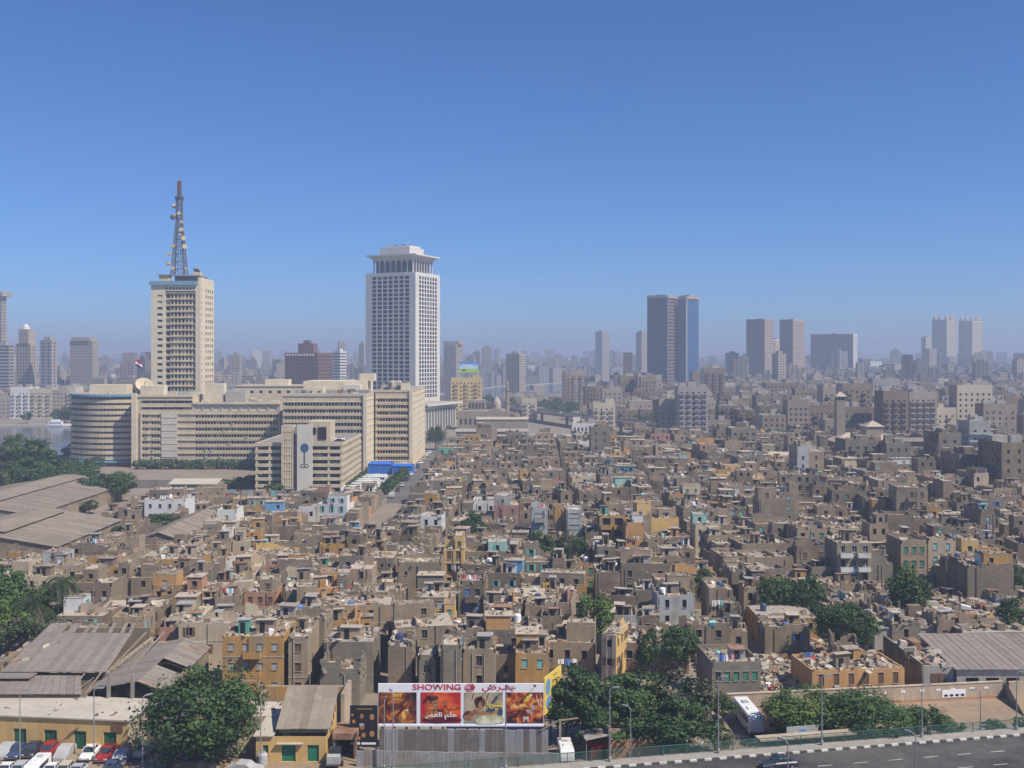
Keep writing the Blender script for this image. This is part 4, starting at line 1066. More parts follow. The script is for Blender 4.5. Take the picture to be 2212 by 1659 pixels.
for n, (x0, x1, y0, d, h) in enumerate(mid):
    m, nm = PAL[rr.randrange(len(PAL))]; side = rr.choice([m, 'darkbrick', 'city_tan', m])
    if n < 150:
        st = int((h - .6) / 3.2); balc = rr.choice([0, 0, 1, 2])
        where = 'beyond the river' if in_poly(x0 * 1.25, y0 * .8, RIVER) else ('by the flyover' if x0 < 130 and y0 < 900 else ('behind the tiled hall' if y0 < 760 else 'in the city beyond the tiled hall'))
        lab = '%d-storey %s apartment block %s %s' % (st, nm, ('with %s balcony column%s' % (['', 'one', 'two'][balc], 's' * (balc > 1))) if balc else 'with flush windows', where)
        apartment('apartment_block', lab, x0, x1, y0, d, h, m, side, balc, 'apartment blocks of the middle distance', seed=n)
    else:
        apartment('', '', x0, x1, y0, d, h, m, side, 0, None, into=QUART, seed=n, rz=rr.uniform(-.1, .1))
kind(tag(QUART.build('distant_apartments'), 'mass of apartment blocks filling the city behind the tiled hall', 'buildings'), 'stuff')

# ------------------------------------------------------------------ far city: windows too small to tell apart
FARM = []
for nm, c in (('far_tan', (.27, .23, .19)), ('far_grey', (.26, .245, .235)), ('far_cream', (.38, .33, .26)), ('far_brown', (.18, .145, .12)), ('far_white', (.62, .60, .57))):
    m = bpy.data.materials.new(nm); m.use_nodes = True; MATS[nm] = m; FARM.append(nm)
    nt = m.node_tree; N = nt.nodes.new; L = nt.links.new
    g = N('ShaderNodeNewGeometry'); s = N('ShaderNodeSeparateXYZ'); L(g.outputs['Position'], s.inputs[0])
    ad = N('ShaderNodeMath'); ad.operation = 'ADD'; L(s.outputs['X'], ad.inputs[0]); L(s.outputs['Y'], ad.inputs[1])
    def pulse(src, per, duty):
        a = N('ShaderNodeMath'); a.operation = 'DIVIDE'; L(src, a.inputs[0]); a.inputs[1].default_value = per
        f = N('ShaderNodeMath'); f.operation = 'FRACT'; L(a.outputs[0], f.inputs[0])
        q = N('ShaderNodeMath'); q.operation = 'LESS_THAN'; L(f.outputs[0], q.inputs[0]); q.inputs[1].default_value = duty
        return q.outputs[0]
    p1, p2 = pulse(ad.outputs[0], 4.6, .5), pulse(s.outputs['Z'], 3.3, .5)
    mu = N('ShaderNodeMath'); mu.operation = 'MULTIPLY'; L(p1, mu.inputs[0]); L(p2, mu.inputs[1])
    sn = N('ShaderNodeSeparateXYZ'); L(g.outputs['Normal'], sn.inputs[0])
    lt = N('ShaderNodeMath'); lt.operation = 'LESS_THAN'; L(sn.outputs['Z'], lt.inputs[0]); lt.inputs[1].default_value = .5
    m2 = N('ShaderNodeMath'); m2.operation = 'MULTIPLY'; L(mu.outputs[0], m2.inputs[0]); L(lt.outputs[0], m2.inputs[1])
    mx = N('ShaderNodeMix'); mx.data_type = 'RGBA'; L(m2.outputs[0], mx.inputs['Factor']); mx.inputs['A'].default_value = (*c, 1); mx.inputs['B'].default_value = (.06, .06, .07, 1)
    L(mx.outputs['Result'], nt.nodes['Principled BSDF'].inputs['Base Color']); nt.nodes['Principled BSDF'].inputs['Roughness'].default_value = .9
FAR = MB(); rr = random.Random(31)
yy = 1330.0
while yy < 9000:
    half = .5 * yy + 40; x = -half
    sp = 15.5 + (yy - 1330) * .007
    while x < half:
        w = rr.uniform(.55, 1.1) * sp; d = rr.uniform(.5, .9) * sp
        if not in_poly(x, yy, RIVER) and not in_poly(x + w, yy + d, RIVER) and not in_poly(x + w, yy, RIVER) and rr.random() < (.12 if yy < 1750 and -.03 < x / yy < .1 else .86):
            h = max(8, rr.gauss(17, 6) + min(yy, 5000) * .0042)
            if rr.random() < .035: h += rr.uniform(10, 40)
            s0 = len(FAR.v); m = rr.choice(FARM[:4] + FARM[:3])
            if rr.random() < .03: m = 'far_white'
            FAR.box(-w / 2, w / 2, -d / 2, d / 2, 0, h, m, bottom=False)
            if rr.random() < .5: FAR.box(-w * .2, w * .25, -d * .2, d * .3, h, h + rr.uniform(2, 5), m, bottom=False)
            FAR.move(s0, x + w / 2, yy + rr.uniform(-6, 6), 0, rr.uniform(-.45, .45))
        x += w + rr.choice([0, 1, 4, 10]) * (sp / 22)
    yy += sp * 1.25
kind(tag(FAR.build('distant_city'), 'hazy mass of city blocks reaching to the horizon', 'buildings'), 'stuff')

# ------------------------------------------------------------------ haze
b = MB(); b.box(-15500, 15500, -900, 17500, -1.0, 160, 'dark'); hz = b.build('haze'); kind(hz, 'stuff')
hm = bpy.data.materials.new('haze_air'); hm.use_nodes = True
hm.node_tree.nodes.remove(hm.node_tree.nodes['Principled BSDF'])
pv = hm.node_tree.nodes.new('ShaderNodeVolumePrincipled')
pv.inputs['Color'].default_value = (.51, .61, .80, 1)
pv.inputs['Density'].default_value = 0.00038
pv.inputs['Anisotropy'].default_value = 0.0
hm.node_tree.links.new(pv.outputs[0], hm.node_tree.nodes['Material Output'].inputs['Volume'])
hz.data.materials.clear(); hz.data.materials.append(hm)
tag(hz, 'pale blue summer haze over the whole city', 'haze')
# ------------------------------------------------------------------ the old quarter: houses
TANKM = MB(); TANKM.lathe([(.01, 0), (.6, 0), (.6, 1.2), (.45, 1.35), (.01, 1.4)], 'car_blue', 12); TANK = TANKM.mesh('water_tank')
TANKW = MB(); TANKW.lathe([(.01, 0), (.6, 0), (.6, 1.2), (.45, 1.35), (.01, 1.4)], 'sign_white', 12); TANK_W = TANKW.mesh('water_tank_white')
ACM = MB(); ACM.box(-.4, .4, -.45, -.005, 0, .55, 'shutter_grey'); AC = ACM.mesh('air_conditioner')
def balcony_mesh(m, name):
    b = MB(); b.box(-1.3, 1.3, -1.0, -.005, 0, .16, m); b.box(-1.3, 1.3, -1.0, -.92, .16, 1.0, m); b.box(-1.3, -1.22, -.92, -.005, .16, 1.0, m); b.box(1.22, 1.3, -.92, -.005, .16, 1.0, m)
    return b.mesh(name)
BALC = {}
WKINDS = ['hole', 'plain', 'hole', 'brown_shut', 'aqua_open', 'green_shut', 'hole', 'blue_open', 'grey_shut', 'hole', 'plain', 'brown_open', 'brown_shut', 'plain', 'aqua_shut', 'grey_shut']
CNAME = dict(mud='mud-brown', mud2='dusty brown', brick='brown brick', greybrick='grey brick', darkbrick='dark brick', tan='tan plastered', sand='sand-coloured', ochre='ochre', orange='orange', yellow='yellow', salmon='salmon pink', pink='dull pink', whitewash='whitewashed', cream='cream', paleblue='pale grey-blue', aqua='turquoise', stone='stone')
WNAME = dict(hole='bare dark windows', plain='plain windows', white='white-framed windows', aqua_open='open turquoise shutters', aqua_shut='closed turquoise shutters', green_open='open green shutters', green_shut='closed green shutters', blue_open='open blue shutters', blue_shut='closed blue shutters', brown_shut='closed brown shutters', brown_open='open brown shutters', grey_shut='grey shutters')
NUMW = ['', 'one', 'two', 'three', 'four', 'five', 'six', 'seven']

def rubble(b, x0, x1, y0, y1, z, n, rr, smin=.15, smax=1.5, heap=.35):
    for k in range(n):
        s = smin + (smax - smin) * rr.random() ** 2.2
        x, y = rr.uniform(x0 + .2, x1 - .2), rr.uniform(y0 + .2, y1 - .2)
        q = rr.random()
        if q < .45: size = (s * rr.uniform(.8, 2.2), s * rr.uniform(.2, .6), .06 + .12 * rr.random())
        else: size = (s * .7, s * .6, s * rr.uniform(.25, .6))
        m = rr.choice(('debris', 'plank', 'debris', 'plank', 'debris_pale', 'roof_dust', 'rust', 'brick', 'mud'))
        if rr.random() < .02: m = rr.choice(('cl_blue', 'cl_aqua', 'cl_white', 'cl_red', 'cl_white'))
        b.rbox((x, y, z + size[2] * .4 + rr.random() * heap * .6), size, rr.uniform(0, 3.14), m, rr.uniform(-.35, .35), rr.uniform(-.35, .35))

def seg_wall(b, p, q, z, top, m, rr, e=.18):
    L = math.hypot(q[0] - p[0], q[1] - p[1])
    if L < .6: return
    ux, uy = (q[0] - p[0]) / L, (q[1] - p[1]) / L; s = 0.0; hh = top
    while s < L - .05:
        step = min(rr.uniform(.35, 1.1), L - s); hh = max(.1, min(top, hh + rr.uniform(-.55, .45)))
        b.rbox((p[0] + ux * (s + step / 2), p[1] + uy * (s + step / 2), z + hh / 2), (step + .01, e, hh), math.atan2(uy, ux), m, top='debris'); s += step
def jag(b, Q, z, m, rr, lo, hi):
    for p, q in ((Q[0], Q[1]), (Q[1], Q[2]), (Q[2], Q[3]), (Q[3], Q[0])):
        cx, cy = (Q[0][0] + Q[2][0]) / 2, (Q[0][1] + Q[2][1]) / 2; k = .97
        p2 = (cx + (p[0] - cx) * k, cy + (p[1] - cy) * k); q2 = (cx + (q[0] - cx) * k, cy + (q[1] - cy) * k)
        if rr.random() < .7: seg_wall(b, p2, q2, z, rr.uniform(lo, hi), m, rr)
def emit_house(W, Rf, Cl, w, d, h, wall, roofm, rr, o, spots, detail):
    """local coordinates, centre of the footprint; W walls, Rf roof, Cl clutter builders; window places go to spots"""
    P = [(-w / 2, -d / 2), (w / 2, -d / 2), (w / 2, d / 2), (-w / 2, d / 2)]
    pane = None if detail else 'dark'
    fl = 2.95; nf = max(1, int(h / fl)); z_off = h - nf * fl
    ww, wh = o.get('ww', rr.uniform(.75, 1.05)), o.get('wh', rr.uniform(1.1, 1.55))
    rows = [(z_off + fl * k + .95, min(z_off + fl * k + .95 + wh, h - .25)) for k in range(nf)]
    drop = o.get('drop', .3); sw = o.get('side', wall)
    kp = lambda i, j: rr.random() > drop
    nfr = o.get('nf'); 
    for idx, (p, q, L, m, prob) in enumerate(((P[0], P[1], w, wall, o.get('pf', .88)), (P[1], P[2], d, sw, o.get('pr', .6)), (P[3], P[0], d, sw, o.get('pl', .55)))):
        if rr.random() < prob or (nfr and idx == 0 and prob > 0):
            n = nfr if (nfr and idx == 0) else max(1, int(L / rr.uniform(2.1, 3.2)))
            n = max(1, min(n, int(L / (ww + .45))))
            S = facade(W, p, q, 0, h, even(L, n, ww, .25, .25), rows, m, .22, kp if not (nfr and idx == 0) else None, pane=pane)
            spots += S
        else: facade(W, p, q, 0, h, [], [], m)
    W.quad((*P[2], 0), (*P[3], 0), (*P[3], h), (*P[2], h), sw)
    Rf.quad((*P[0], h), (*P[1], h), (*P[2], h), (*P[3], h), roofm)
    # parapet pieces of uneven height
    style = o.get('parapet', rr.choice(['low', 'mid', 'broken', 'broken', 'none', 'mid']))
    if style != 'none':
        lo, hi = dict(low=(.15, .35), mid=(.5, .95), broken=(.05, 1.0), ruin=(.2, 2.6))[style]; e = .22
        base = rr.uniform(lo, hi)
        for p, q, L, m in ((P[0], P[1], w, wall), (P[1], P[2], d, sw), (P[2], P[3], w, sw), (P[3], P[0], d, sw)):
            ux, uy = (q[0] - p[0]) / L, (q[1] - p[1]) / L; s = 0.0
            while s < L - .05:
                step = min(rr.uniform(.5, 1.6) if style in ('broken', 'ruin') else L, L - s)
                hh = rr.uniform(lo, hi) if style in ('broken', 'ruin') else base
                if not (style == 'broken' and rr.random() < .12):
                    mx, my = p[0] + ux * (s + step / 2) - uy * e / 2, p[1] + uy * (s + step / 2) + ux * e / 2
                    W.rbox((mx, my, h + hh / 2), (step, e, hh), math.atan2(uy, ux), m, top='debris' if style == 'broken' else None)
                s += step
    info = dict(style=style, rooms=0, upper=False)
    # an extra storey on part of the roof
    zt = h
    if o.get('upper', rr.random() < .3 and w > 4.2 and d > 5):
        uw, ud, uh = w * rr.uniform(.4, .75), d * rr.uniform(.35, .6), rr.uniform(2.3, 3.0)
        ux0 = rr.choice([-w / 2 + .03, w / 2 - uw - .03]); uy0 = rr.choice([d / 2 - ud - .03, d / 2 - ud - .03, -d / 2 + .25])
        um = o.get('um') or rr.choice([wall, wall, sw, rr.choice(WALLS_COMMON), rr.choice(WALLS_COMMON), rr.choice(WALLS_COLOUR)])
        if rr.random() < .045: um = rr.choice(['aqua', 'paleblue', 'whitewash', 'greenwall', 'bluewall'])
        Q = [(ux0, uy0), (ux0 + uw, uy0), (ux0 + uw, uy0 + ud), (ux0, uy0 + ud)]
        n = max(1, int(uw / 2.4))
        for idx, (p, q, L) in enumerate(((Q[0], Q[1], uw), (Q[1], Q[2], ud), (Q[3], Q[0], ud))):
            if idx == 0 or rr.random() < .5:
                spots += facade(W, p, q, h, h + uh, even(L, max(1, int(L / 2.6)), min(ww, L * .4), .2, .2), [(h + .7, h + 1.85)], um, .2, kp, pane=pane)
            else: facade(W, p, q, h, h + uh, [], [], um)
        W.quad((*Q[2], h), (*Q[3], h), (*Q[3], h + uh), (*Q[2], h + uh), um)
        ov = rr.choice([.02, .02, .02, .2]); Rf.box(ux0 - ov, ux0 + uw + ov, uy0 - ov, uy0 + ud + ov, h + uh, h + uh + .12, rr.choice([roofm, roofm, 'plank', 'roof_tan']))
        if ov < .1: jag(W, Q, h + uh + .1, um, rr, .05, .8)
        rubble(Cl, ux0, ux0 + uw, uy0, uy0 + ud, h + uh + .1, int(uw * ud * o.get('rub', .5) * (1 if detail else .5)), rr, smax=.9)
        info['upper'] = um
    # rooftop huts
    for k in range(o.get('rooms', rr.choice([0, 0, 0, 1, 1, 2]))):
        sw_, sd_, sh = rr.uniform(1.3, min(3.2, w * .5)), rr.uniform(1.3, min(2.8, d * .4)), rr.uniform(1.5, 2.3)
        x, y = rr.uniform(-w / 2 + .3, w / 2 - sw_ - .3), rr.uniform(-d / 2 + .5, d / 2 - sd_ - .3)
        m = rr.choice(WALLS_COMMON + ['plank', 'rust', 'tin', 'sand', 'ochre', 'whitewash'])
        if rr.random() < .05: m = rr.choice(['aqua', 'greenwall', 'bluewall', 'aqua', 'paleblue'])
        W.box(x, x + sw_, y, y + sd_, h + .02, h + sh, m)
        W.box(x + sw_ * .2, x + sw_ * .2 + .75, y - .03, y + .02, h + .03, h + min(1.7, sh - .2), 'dark')
        Rf.rbox((x + sw_ / 2, y + sd_ / 2 - .1, h + sh + .08), (sw_ + rr.uniform(.1, .6), sd_ + rr.uniform(.1, .6), .08), rr.uniform(-.06, .06), rr.choice(['plank', 'roof_dust', 'roof_tan', 'rust', 'tin', 'debris']), rr.uniform(-.12, .04), rr.uniform(-.06, .06))
        info['rooms'] += 1
    # remains of roofless rooms: thin walls of uneven height, some still painted inside
    for k in range(o.get('walls', rr.choice([0, 1, 2, 2, 3]))):
        m = rr.choice([wall, sw, rr.choice(WALLS_COMMON), rr.choice(WALLS_COLOUR)])
        if rr.random() < .04: m = rr.choice(['aqua', 'paleblue', 'pink', 'whitewash'])
        top = rr.choice([.5, .8, 1.2, 1.8, 2.4])
        if rr.random() < .5: y_ = rr.uniform(-d / 2 + .8, d / 2 - .4); a_, b_ = sorted((rr.uniform(-w / 2 + .1, w / 2 - .1), rr.choice([-w / 2 + .1, w / 2 - .1]))); seg_wall(W, (a_, y_), (b_, y_), h, top, m, rr)
        else: x_ = rr.uniform(-w / 2 + .6, w / 2 - .6); a_, b_ = sorted((rr.uniform(-d / 2 + .1, d / 2 - .1), rr.choice([-d / 2 + .1, d / 2 - .1]))); seg_wall(W, (x_, a_), (x_, b_), h, top, m, rr)
    if detail:
        for k in range(1, nf):
            if o.get('course', rr.random() < .35): z_ = z_off + fl * k; W.box(-w / 2 - .05, w / 2 + .05, -d / 2 - .06, -d / 2 - .004, z_ - .09, z_ + .09, 'concrete'); W.box(w / 2 + .004, w / 2 + .06, -d / 2 - .05, d / 2, z_ - .09, z_ + .09, 'concrete')
        for k in range(rr.choice([0, 1, 1, 2])):
            x_ = rr.uniform(-w / 2 + .15, w / 2 - .15); W.box(x_ - .05, x_ + .05, -d / 2 - .14, -d / 2 - .03, 0, h, rr.choice(['rust', 'steel_dark', 'concrete']))
    nr = int(w * d * o.get('rub', rr.choice([.35, .6, .9, 1.3])) * (1.0 if detail else .45))
    rubble(Cl, -w / 2, w / 2, -d / 2, d / 2, h, nr, rr)
    info['rub'] = nr / (w * d)
    return info

HOUSES = []        # deferred: (size on the picture, args)
def add_house(x0, x1, y0, d, h, wall, roofm=None, label=None, rz=0.0, seed=0, force=False, name='house', **o):
    FOOT.append((x0 - .1, x1 + .1, y0 - .1, y0 + d + .1))
    HOUSES.append([(x1 - x0) * (h + d * .6) / (y0 * y0) * (1e6 if force else (1e-4 if min(abs(x0), abs(x1)) > .485 * y0 or x0 * x1 > 0 and min(abs(x0), abs(x1)) > .483 * (y0 + d) else 1)), x0, x1, y0, d, h, wall, roofm, label, rz, seed, name, o])
def E(u0, u1, vt, h, d, wall, label=None, **o):
    Y = (CH - h) * F / (vt - HZ)
    add_house(Xu(u0, Y), Xu(u1, Y), Y, d, h, wall, o.pop('roof', None), label, o.pop('rz', 0.0), int(u0 * 3 + vt * 7), True, **o)

# houses one can pick out, front edges read off the photograph
E(958, 1002, 1188, 10, 9, 'yellow', 'bright yellow three-storey house with tall brown windows in the roofscape', nf=2, ww=1.0, wh=1.9, wk='brown_shut', drop=0, rub=.5, pl=0)
E(1003, 1095, 1196, 8.2, 8, 'mud', 'brown house with turquoise shutters adjoining the bright yellow house', nf=4, wk='aqua_open', drop=0, upper=True, um='aqua')
E(757, 803, 1229, 10, 8, 'tan', 'tan blank box house with smooth bright right flank', pf=1, nf=1, pr=0, rub=.1, rooms=0, upper=False, parapet='none', roof='roof_tan')
E(690, 745, 1248, 7.5, 9, 'mud2', 'dusty brown house with flat bare roof beside the tan box house', rub=.25, rooms=0)
E(329, 403, 1274, 6.5, 8, 'ochre', 'long ochre house with tall grey windows above the rubble lot', nf=3, wh=1.9, wk='grey_shut', drop=0, rub=1.2)
E(403, 474, 1276, 6.5, 8, 'salmon', 'salmon pink house with arched dark windows above the rubble lot', nf=5, wh=1.8, wk='hole', drop=0, rub=1.0)
E(527, 597, 1281, 6.5, 8, 'salmon', 'salmon pink house with boarded windows and straw-strewn roof', nf=3, wk='brown_shut', drop=0, rub=1.2)
E(480, 612, 1377, 9.2, 10, 'ochre', 'three-storey peeling ochre house above the big tree', nf=4, wk='grey_shut', drop=.0, parapet='low', rub=1.4, upper=False)
E(623, 664, 1380, 9.0, 10, 'tan', 'narrow tan house with red shutter next to the peeling ochre house', nf=1, wk='brown_shut', drop=0, rub=1.2, upper=False)
E(560, 700, 1343, 8.6, 9, 'mud2', 'wide brown house with rubble roof behind the peeling ochre house', rub=1.6, upper=False, pr=.9)
E(702, 806, 1386, 8.0, 9, 'greybrick', 'wide grey brick house with blank front left of the dark alley', pf=0, rub=1.3, upper=False)
E(691, 777, 1457, 5.0, 8, 'greybrick', 'roofless grey ruin with jagged wall tops behind the black poster', pf=0, parapet='ruin', rub=1.5, upper=False, rooms=0)
E(838, 889, 1397, 7.5, 7, 'mud', 'mud-brown blank house right of the dark alley', pf=0, rub=1.2)
E(905, 941, 1424, 6.5, 6, 'greybrick', 'small grey brick house with green shutter behind the film billboard', nf=1, wk='green_shut', drop=0)
E(952, 995, 1401, 8.5, 6.5, 'greybrick', 'tall blank grey house behind the film billboard', pf=.0, rub=.4, roof='roof_tan', upper=False, rooms=0)
E(1000, 1070, 1410, 7, 7, 'mud2', 'low brown house with shacks on the roof behind the film billboard', rub=1.6, rooms=2)
E(907, 967, 1290, 8.5, 8, 'mud', 'mud-brown house with pale boarded windows and open top loggia', nf=2, wk='grey_shut', drop=0)
E(995, 1045, 1264, 10, 8, 'darkbrick', 'tall dark brick house with bright blue window shutter', nf=2, wk='blue_shut', drop=0, rub=.9)
E(1067, 1122, 1093, 10, 10, 'pink', 'dull pink house with pale roof edge over the quarter', nf=2, wk='brown_shut', drop=0, roof='roof_tan', parapet='low')
E(1148, 1183, 1102, 12.5, 8, 'paleblue', 'pale grey-blue fronted house with stacked balconies above the tree clump', nf=1, ww=2.6, wh=1.2, wk='grey_shut', drop=0, upper=False)
E(1198, 1221, 1100, 12.5, 8, 'ochre', 'narrow ochre house squeezed between two pale blue fronts', pf=0, upper=False)
E(1223, 1258, 1102, 12.5, 8, 'paleblue', 'pale grey-blue fronted house with balconies beside the black alley', nf=1, ww=2.6, wh=1.2, wk='grey_shut', drop=0, upper=False)
E(1295, 1351, 1117, 12, 9, 'ochre', 'ochre house with deep shaded balconies right of the black alley', nf=2, ww=2.0, wh=1.8, wk='hole', drop=0, balc=2)
E(1352, 1390, 1136, 11, 9, 'orange', 'orange blank-fronted house joined to the ochre balcony house', pf=0, rub=.8)
E(1389, 1476, 1206, 9, 9, 'mud2', 'square brown house with eight shuttered windows', nf=4, wk='grey_shut', drop=0, parapet='broken', rub=1.5)
E(1243, 1289, 1221, 6, 8, 'ochre', 'small ochre house with paired green shutters', nf=2, wk='green_shut', drop=0, rub=1.0)
E(1131, 1193, 1214, 8, 9, 'mud', 'mud-brown house with one turquoise and one red window', nf=2, wk='aqua_open', drop=0, rub=.7)
E(1131, 1180, 1289, 7, 8, 'mud2', 'brown house with pale slab roof and one central window', nf=1, wk='hole', drop=0, rub=.15, roof='roof_tan', rooms=0, upper=False, parapet='none')
E(1548, 1608, 1026, 11, 11, 'yellow', 'bright yellow house with green shutters high in the quarter', nf=3, wk='green_shut', drop=.0, upper=True, um='yellow')
E(1502, 1557, 1138, 9, 8, 'cream', 'cream house with three dark windows in the middle of the quarter', nf=3, wk='hole', drop=0)
E(1397, 1488, 1167, 7.5, 8, 'mud2', 'low brown house with row of blue shutters', nf=5, wk='blue_shut', drop=0)
E(1808, 1884, 1173, 12.5, 9, 'mud2', 'four-storey tenement with white balconies and black left flank', nf=3, wk='white', drop=0, side='mud', pl=0, balc=2, balm='whitewash', upper=False, rub=.8)
E(1946, 2003, 1175, 11.5, 9, 'tan', 'tan tenement with striped cream bands beside the tree', nf=3, wk='green_shut', drop=0, side='mud', pl=0, upper=False)
E(2005, 2064, 1168, 12, 9, 'sand', 'patchy cream tenement with turquoise balcony nook', nf=2, wk='aqua_shut', drop=.0, side='mud', pl=0, rub=.8)
E(1722, 1787, 1143, 11, 9, 'tan', 'tan and pink house with white and green windows left of the white-balconied tenement', nf=3, wk='green_shut', drop=0, upper=False)
E(2118, 2150, 1108, 13, 10, 'mud', 'tall brown house with turquoise top room at the quarter edge', nf=1, wk='aqua_shut', drop=0, upper=True, um='aqua', pl=0)
E(1533, 1640, 1442, 5.4, 10, 'greybrick', 'long grey stone house with shuttered windows beyond the park trees', nf=5, wk='green_shut', drop=.2, parapet='mid', rub=1.0, rz=.06)
E(1640, 1766, 1335, 5, 10, 'ochre', 'low ochre stone workshop with grey slab roof and iron braces', nf=5, wk='hole', drop=.2, rub=.1, roof='roof_grey', rooms=0, upper=False, parapet='none')
E(1745, 1952, 1450, 4.3, 9, 'orange', 'single-storey orange house with ruined roof behind the beige wall', nf=6, wk='brown_shut', drop=.25, wh=1.7, parapet='low', rub=2.0, rooms=2, rz=.1)
E(312, 400, 1083, 8, 10, 'whitewash', 'white two-storey house with air conditioners among the trees', nf=4, wk='plain', drop=.1, rub=.6)
E(468, 510, 1108, 6.5, 9, 'whitewash', 'white house with dark square window beside the long shed', nf=1, wk='hole', drop=0, rub=.3)
E(1022, 1075, 1088, 9, 9, 'whitewash', 'white house with narrow windows near the end of the street', nf=2, wk='hole', drop=0)
E(557, 640, 1122, 6.0, 8, 'orange', 'orange house with blue arched windows at the quarter edge', nf=5, wk='blue_shut', drop=0, rub=.8)
E(737, 770, 1245, 6, 7, 'pink', 'small dull pink house with pale roof in front of the tan box house', pf=0, rub=.5, upper=False)
E(800, 850, 1205, 9, 8, 'mud', 'mud-brown house with two small square windows and flat roof', nf=3, wk='hole', ww=.6, wh=.8, drop=.3, rub=.3)
E(860, 952, 1222, 8.5, 9, 'mud2', 'broad brown house with tiny high windows left of the bright yellow house', nf=3, wk='hole', ww=.55, wh=.9, drop=.2, rub=.9)
E(180, 270, 1230, 6, 8, 'ochre', 'ochre house with open dark loggias behind the palms', nf=3, ww=1.6, wh=1.8, wk='hole', drop=0)
E(160, 240, 1268, 6.5, 9, 'mud', 'brown house with overhanging slab roof beside the palms', nf=3, wk='hole', drop=.2, roof='roof_tan', rooms=0, rub=.3, upper=True, um='mud')
E(1318, 1350, 1372, 7.6, 8, 'sand', 'sand-coloured house with peeling yellow flank above the park trees', nf=1, wk='brown_open', drop=0, rub=1.4, rz=-.35, side='yellow', pr=1, upper=False)
E(1420, 1500, 1290, 7, 8, 'paleblue', 'pale house with white plastered side near the round tree', nf=2, wk='hole', drop=.2)
E(2090, 2190, 1225, 10, 10, 'mud', 'brown corner house with ochre upper room and rubble roof', side='darkbrick', pl=0, upper=True, um='ochre', rub=1.4)

# zones kept clear: sheds, parks, courtyards, lots
CLEAR = [(-90, -20, 0, 158), (-80, -41, 140, 180), (-20, 8, 0, 155), (6, 33, 0, 172), (33, 140, 0, 165), (60, 140, 160, 186), (-160, -106, 250, 330), (-210, -128, 300, 420), (-130, -79, 168, 226), (-98, -84, 274, 322),
         (-79, -62, 205, 224), (-240, -46, 392, 700), (-46, -35, 300, 720), (33, 52, 165, 186), (-130, -104, 395, 420)]
FOOT += CLEAR
QTREES = [('round light-green tree rising from the roofs', 1283, 1283, 92, 10, 'light', 'mid', 0), ('leafy tree beside the peeling yellow flank', 1470, 1343, 100, 9, 'mid', 'mid', 2), ('narrow dark tree in the alley by the peeling yellow flank', 1398, 1360, 54, 8.5, 'dark', 'mid', 3), ('big dark tree beside the low ochre workshop', 1826, 1295, 140, 11, 'dark', 'big', 1), ('dark tree left of the white-balconied tenement', 1675, 1238, 92, 10.5, 'mid', 'mid', 4), ('dark tree touching the white-balconied tenement', 1740, 1241, 92, 10.5, 'dark', 'mid', 5), ('tall dark tree before the striped tan tenement', 1960, 1226, 112, 12, 'dark', 'mid', 0),
          ('bushy tree below the pale blue fronts', 1168, 1148, 80, 11, 'mid', 'mid', 1), ('olive bushy tree beside the black alley', 1228, 1141, 78, 11.5, 'dry', 'mid', 2), ('narrow dark tree in the shaded lane', 1522, 1220, 44, 10, 'dark', 'mid', 2), ('rounded dark tree beside the dull pink house', 1020, 1108, 74, 11, 'dark', 'mid', 4), ('dark tree at the right edge of the ruins', 2182, 1296, 82, 9, 'dark', 'mid', 1), ('dark tree top by the brown corner house', 2196, 1222, 46, 9, 'mid', 'mid', 0), ('garden tree before the white house', 345, 1108, 92, 6.5, 'mid', 'mid', 1), ('green tree in the back lanes of the quarter', 1128, 940, 34, 14, 'mid', 'small', 3)]
for _, u, vt, wp, H, *_r in QTREES:
    q = (CH - H) * F / (vt - HZ); hw = wp * q / F * .42; FOOT.append((Xu(u, q) - hw, Xu(u, q) + hw, q - 4.5, q + 2.5))
# ------------------------------------------------------------------ sheds and rubble lots on the left
mat('corrugated_b', (.295, .255, .22), (.24, .207, .18), .2, .3, 1.5); mat('corrugated_c', (.25, .215, .185), (.205, .175, .152), .22, .3, 1.5)
mat('corrugated2_b', (.335, .28, .225), (.26, .215, .17), .2, .3, 1.5); mat('corrugated2_c', (.255, .21, .17), (.205, .17, .135), .22, .3, 1.5); mat('sheet_rust', (.25, .17, .12), (.29, .235, .18), .25, .5, 2)
def corr_roof(b, A, B, C, D, m, n=None, th=.1, skip=None):
    """sheets laid side by side from edge A-B up to D-C, each a little uneven"""
    A, B, C, D = map(Vector, (A, B, C, D)); n = n or max(3, int((B - A).length / 1.1))
    out = []
    for i in range(n):
        s0, s1 = i / n + .0012, (i + 1) / n - .0012
        if skip and skip(i / n): continue
        dz = Vector((0, 0, rnd.uniform(0, .05)))
        q = [A.lerp(B, s0) + dz, A.lerp(B, s1) + dz, D.lerp(C, s1) + dz, D.lerp(C, s0) + dz]
        out.append(q)
    return out
def sheet_obj(parent, q, m, name='roof_sheet', th=.08):
    b = MB(); c = [tuple(p) for p in q]; lo = [(p[0], p[1], p[2] - th) for p in c]
    b.quad(*c, m); b.quad(*lo[::-1], m)
    for i in range(4): b.quad(lo[i], lo[(i + 1) % 4], c[(i + 1) % 4], c[i], m)
    return b.build(name, parent)
def sheet_roof(parent, A, B, C, D, m, n=None, skip=None):
    for q in corr_roof(None, A, B, C, D, m, n, skip=skip): sheet_obj(parent, q, rnd.choice([m, m, m, m, m + '_b', m + '_b', m + '_c', 'sheet_rust' if rnd.random() < .25 else m]))

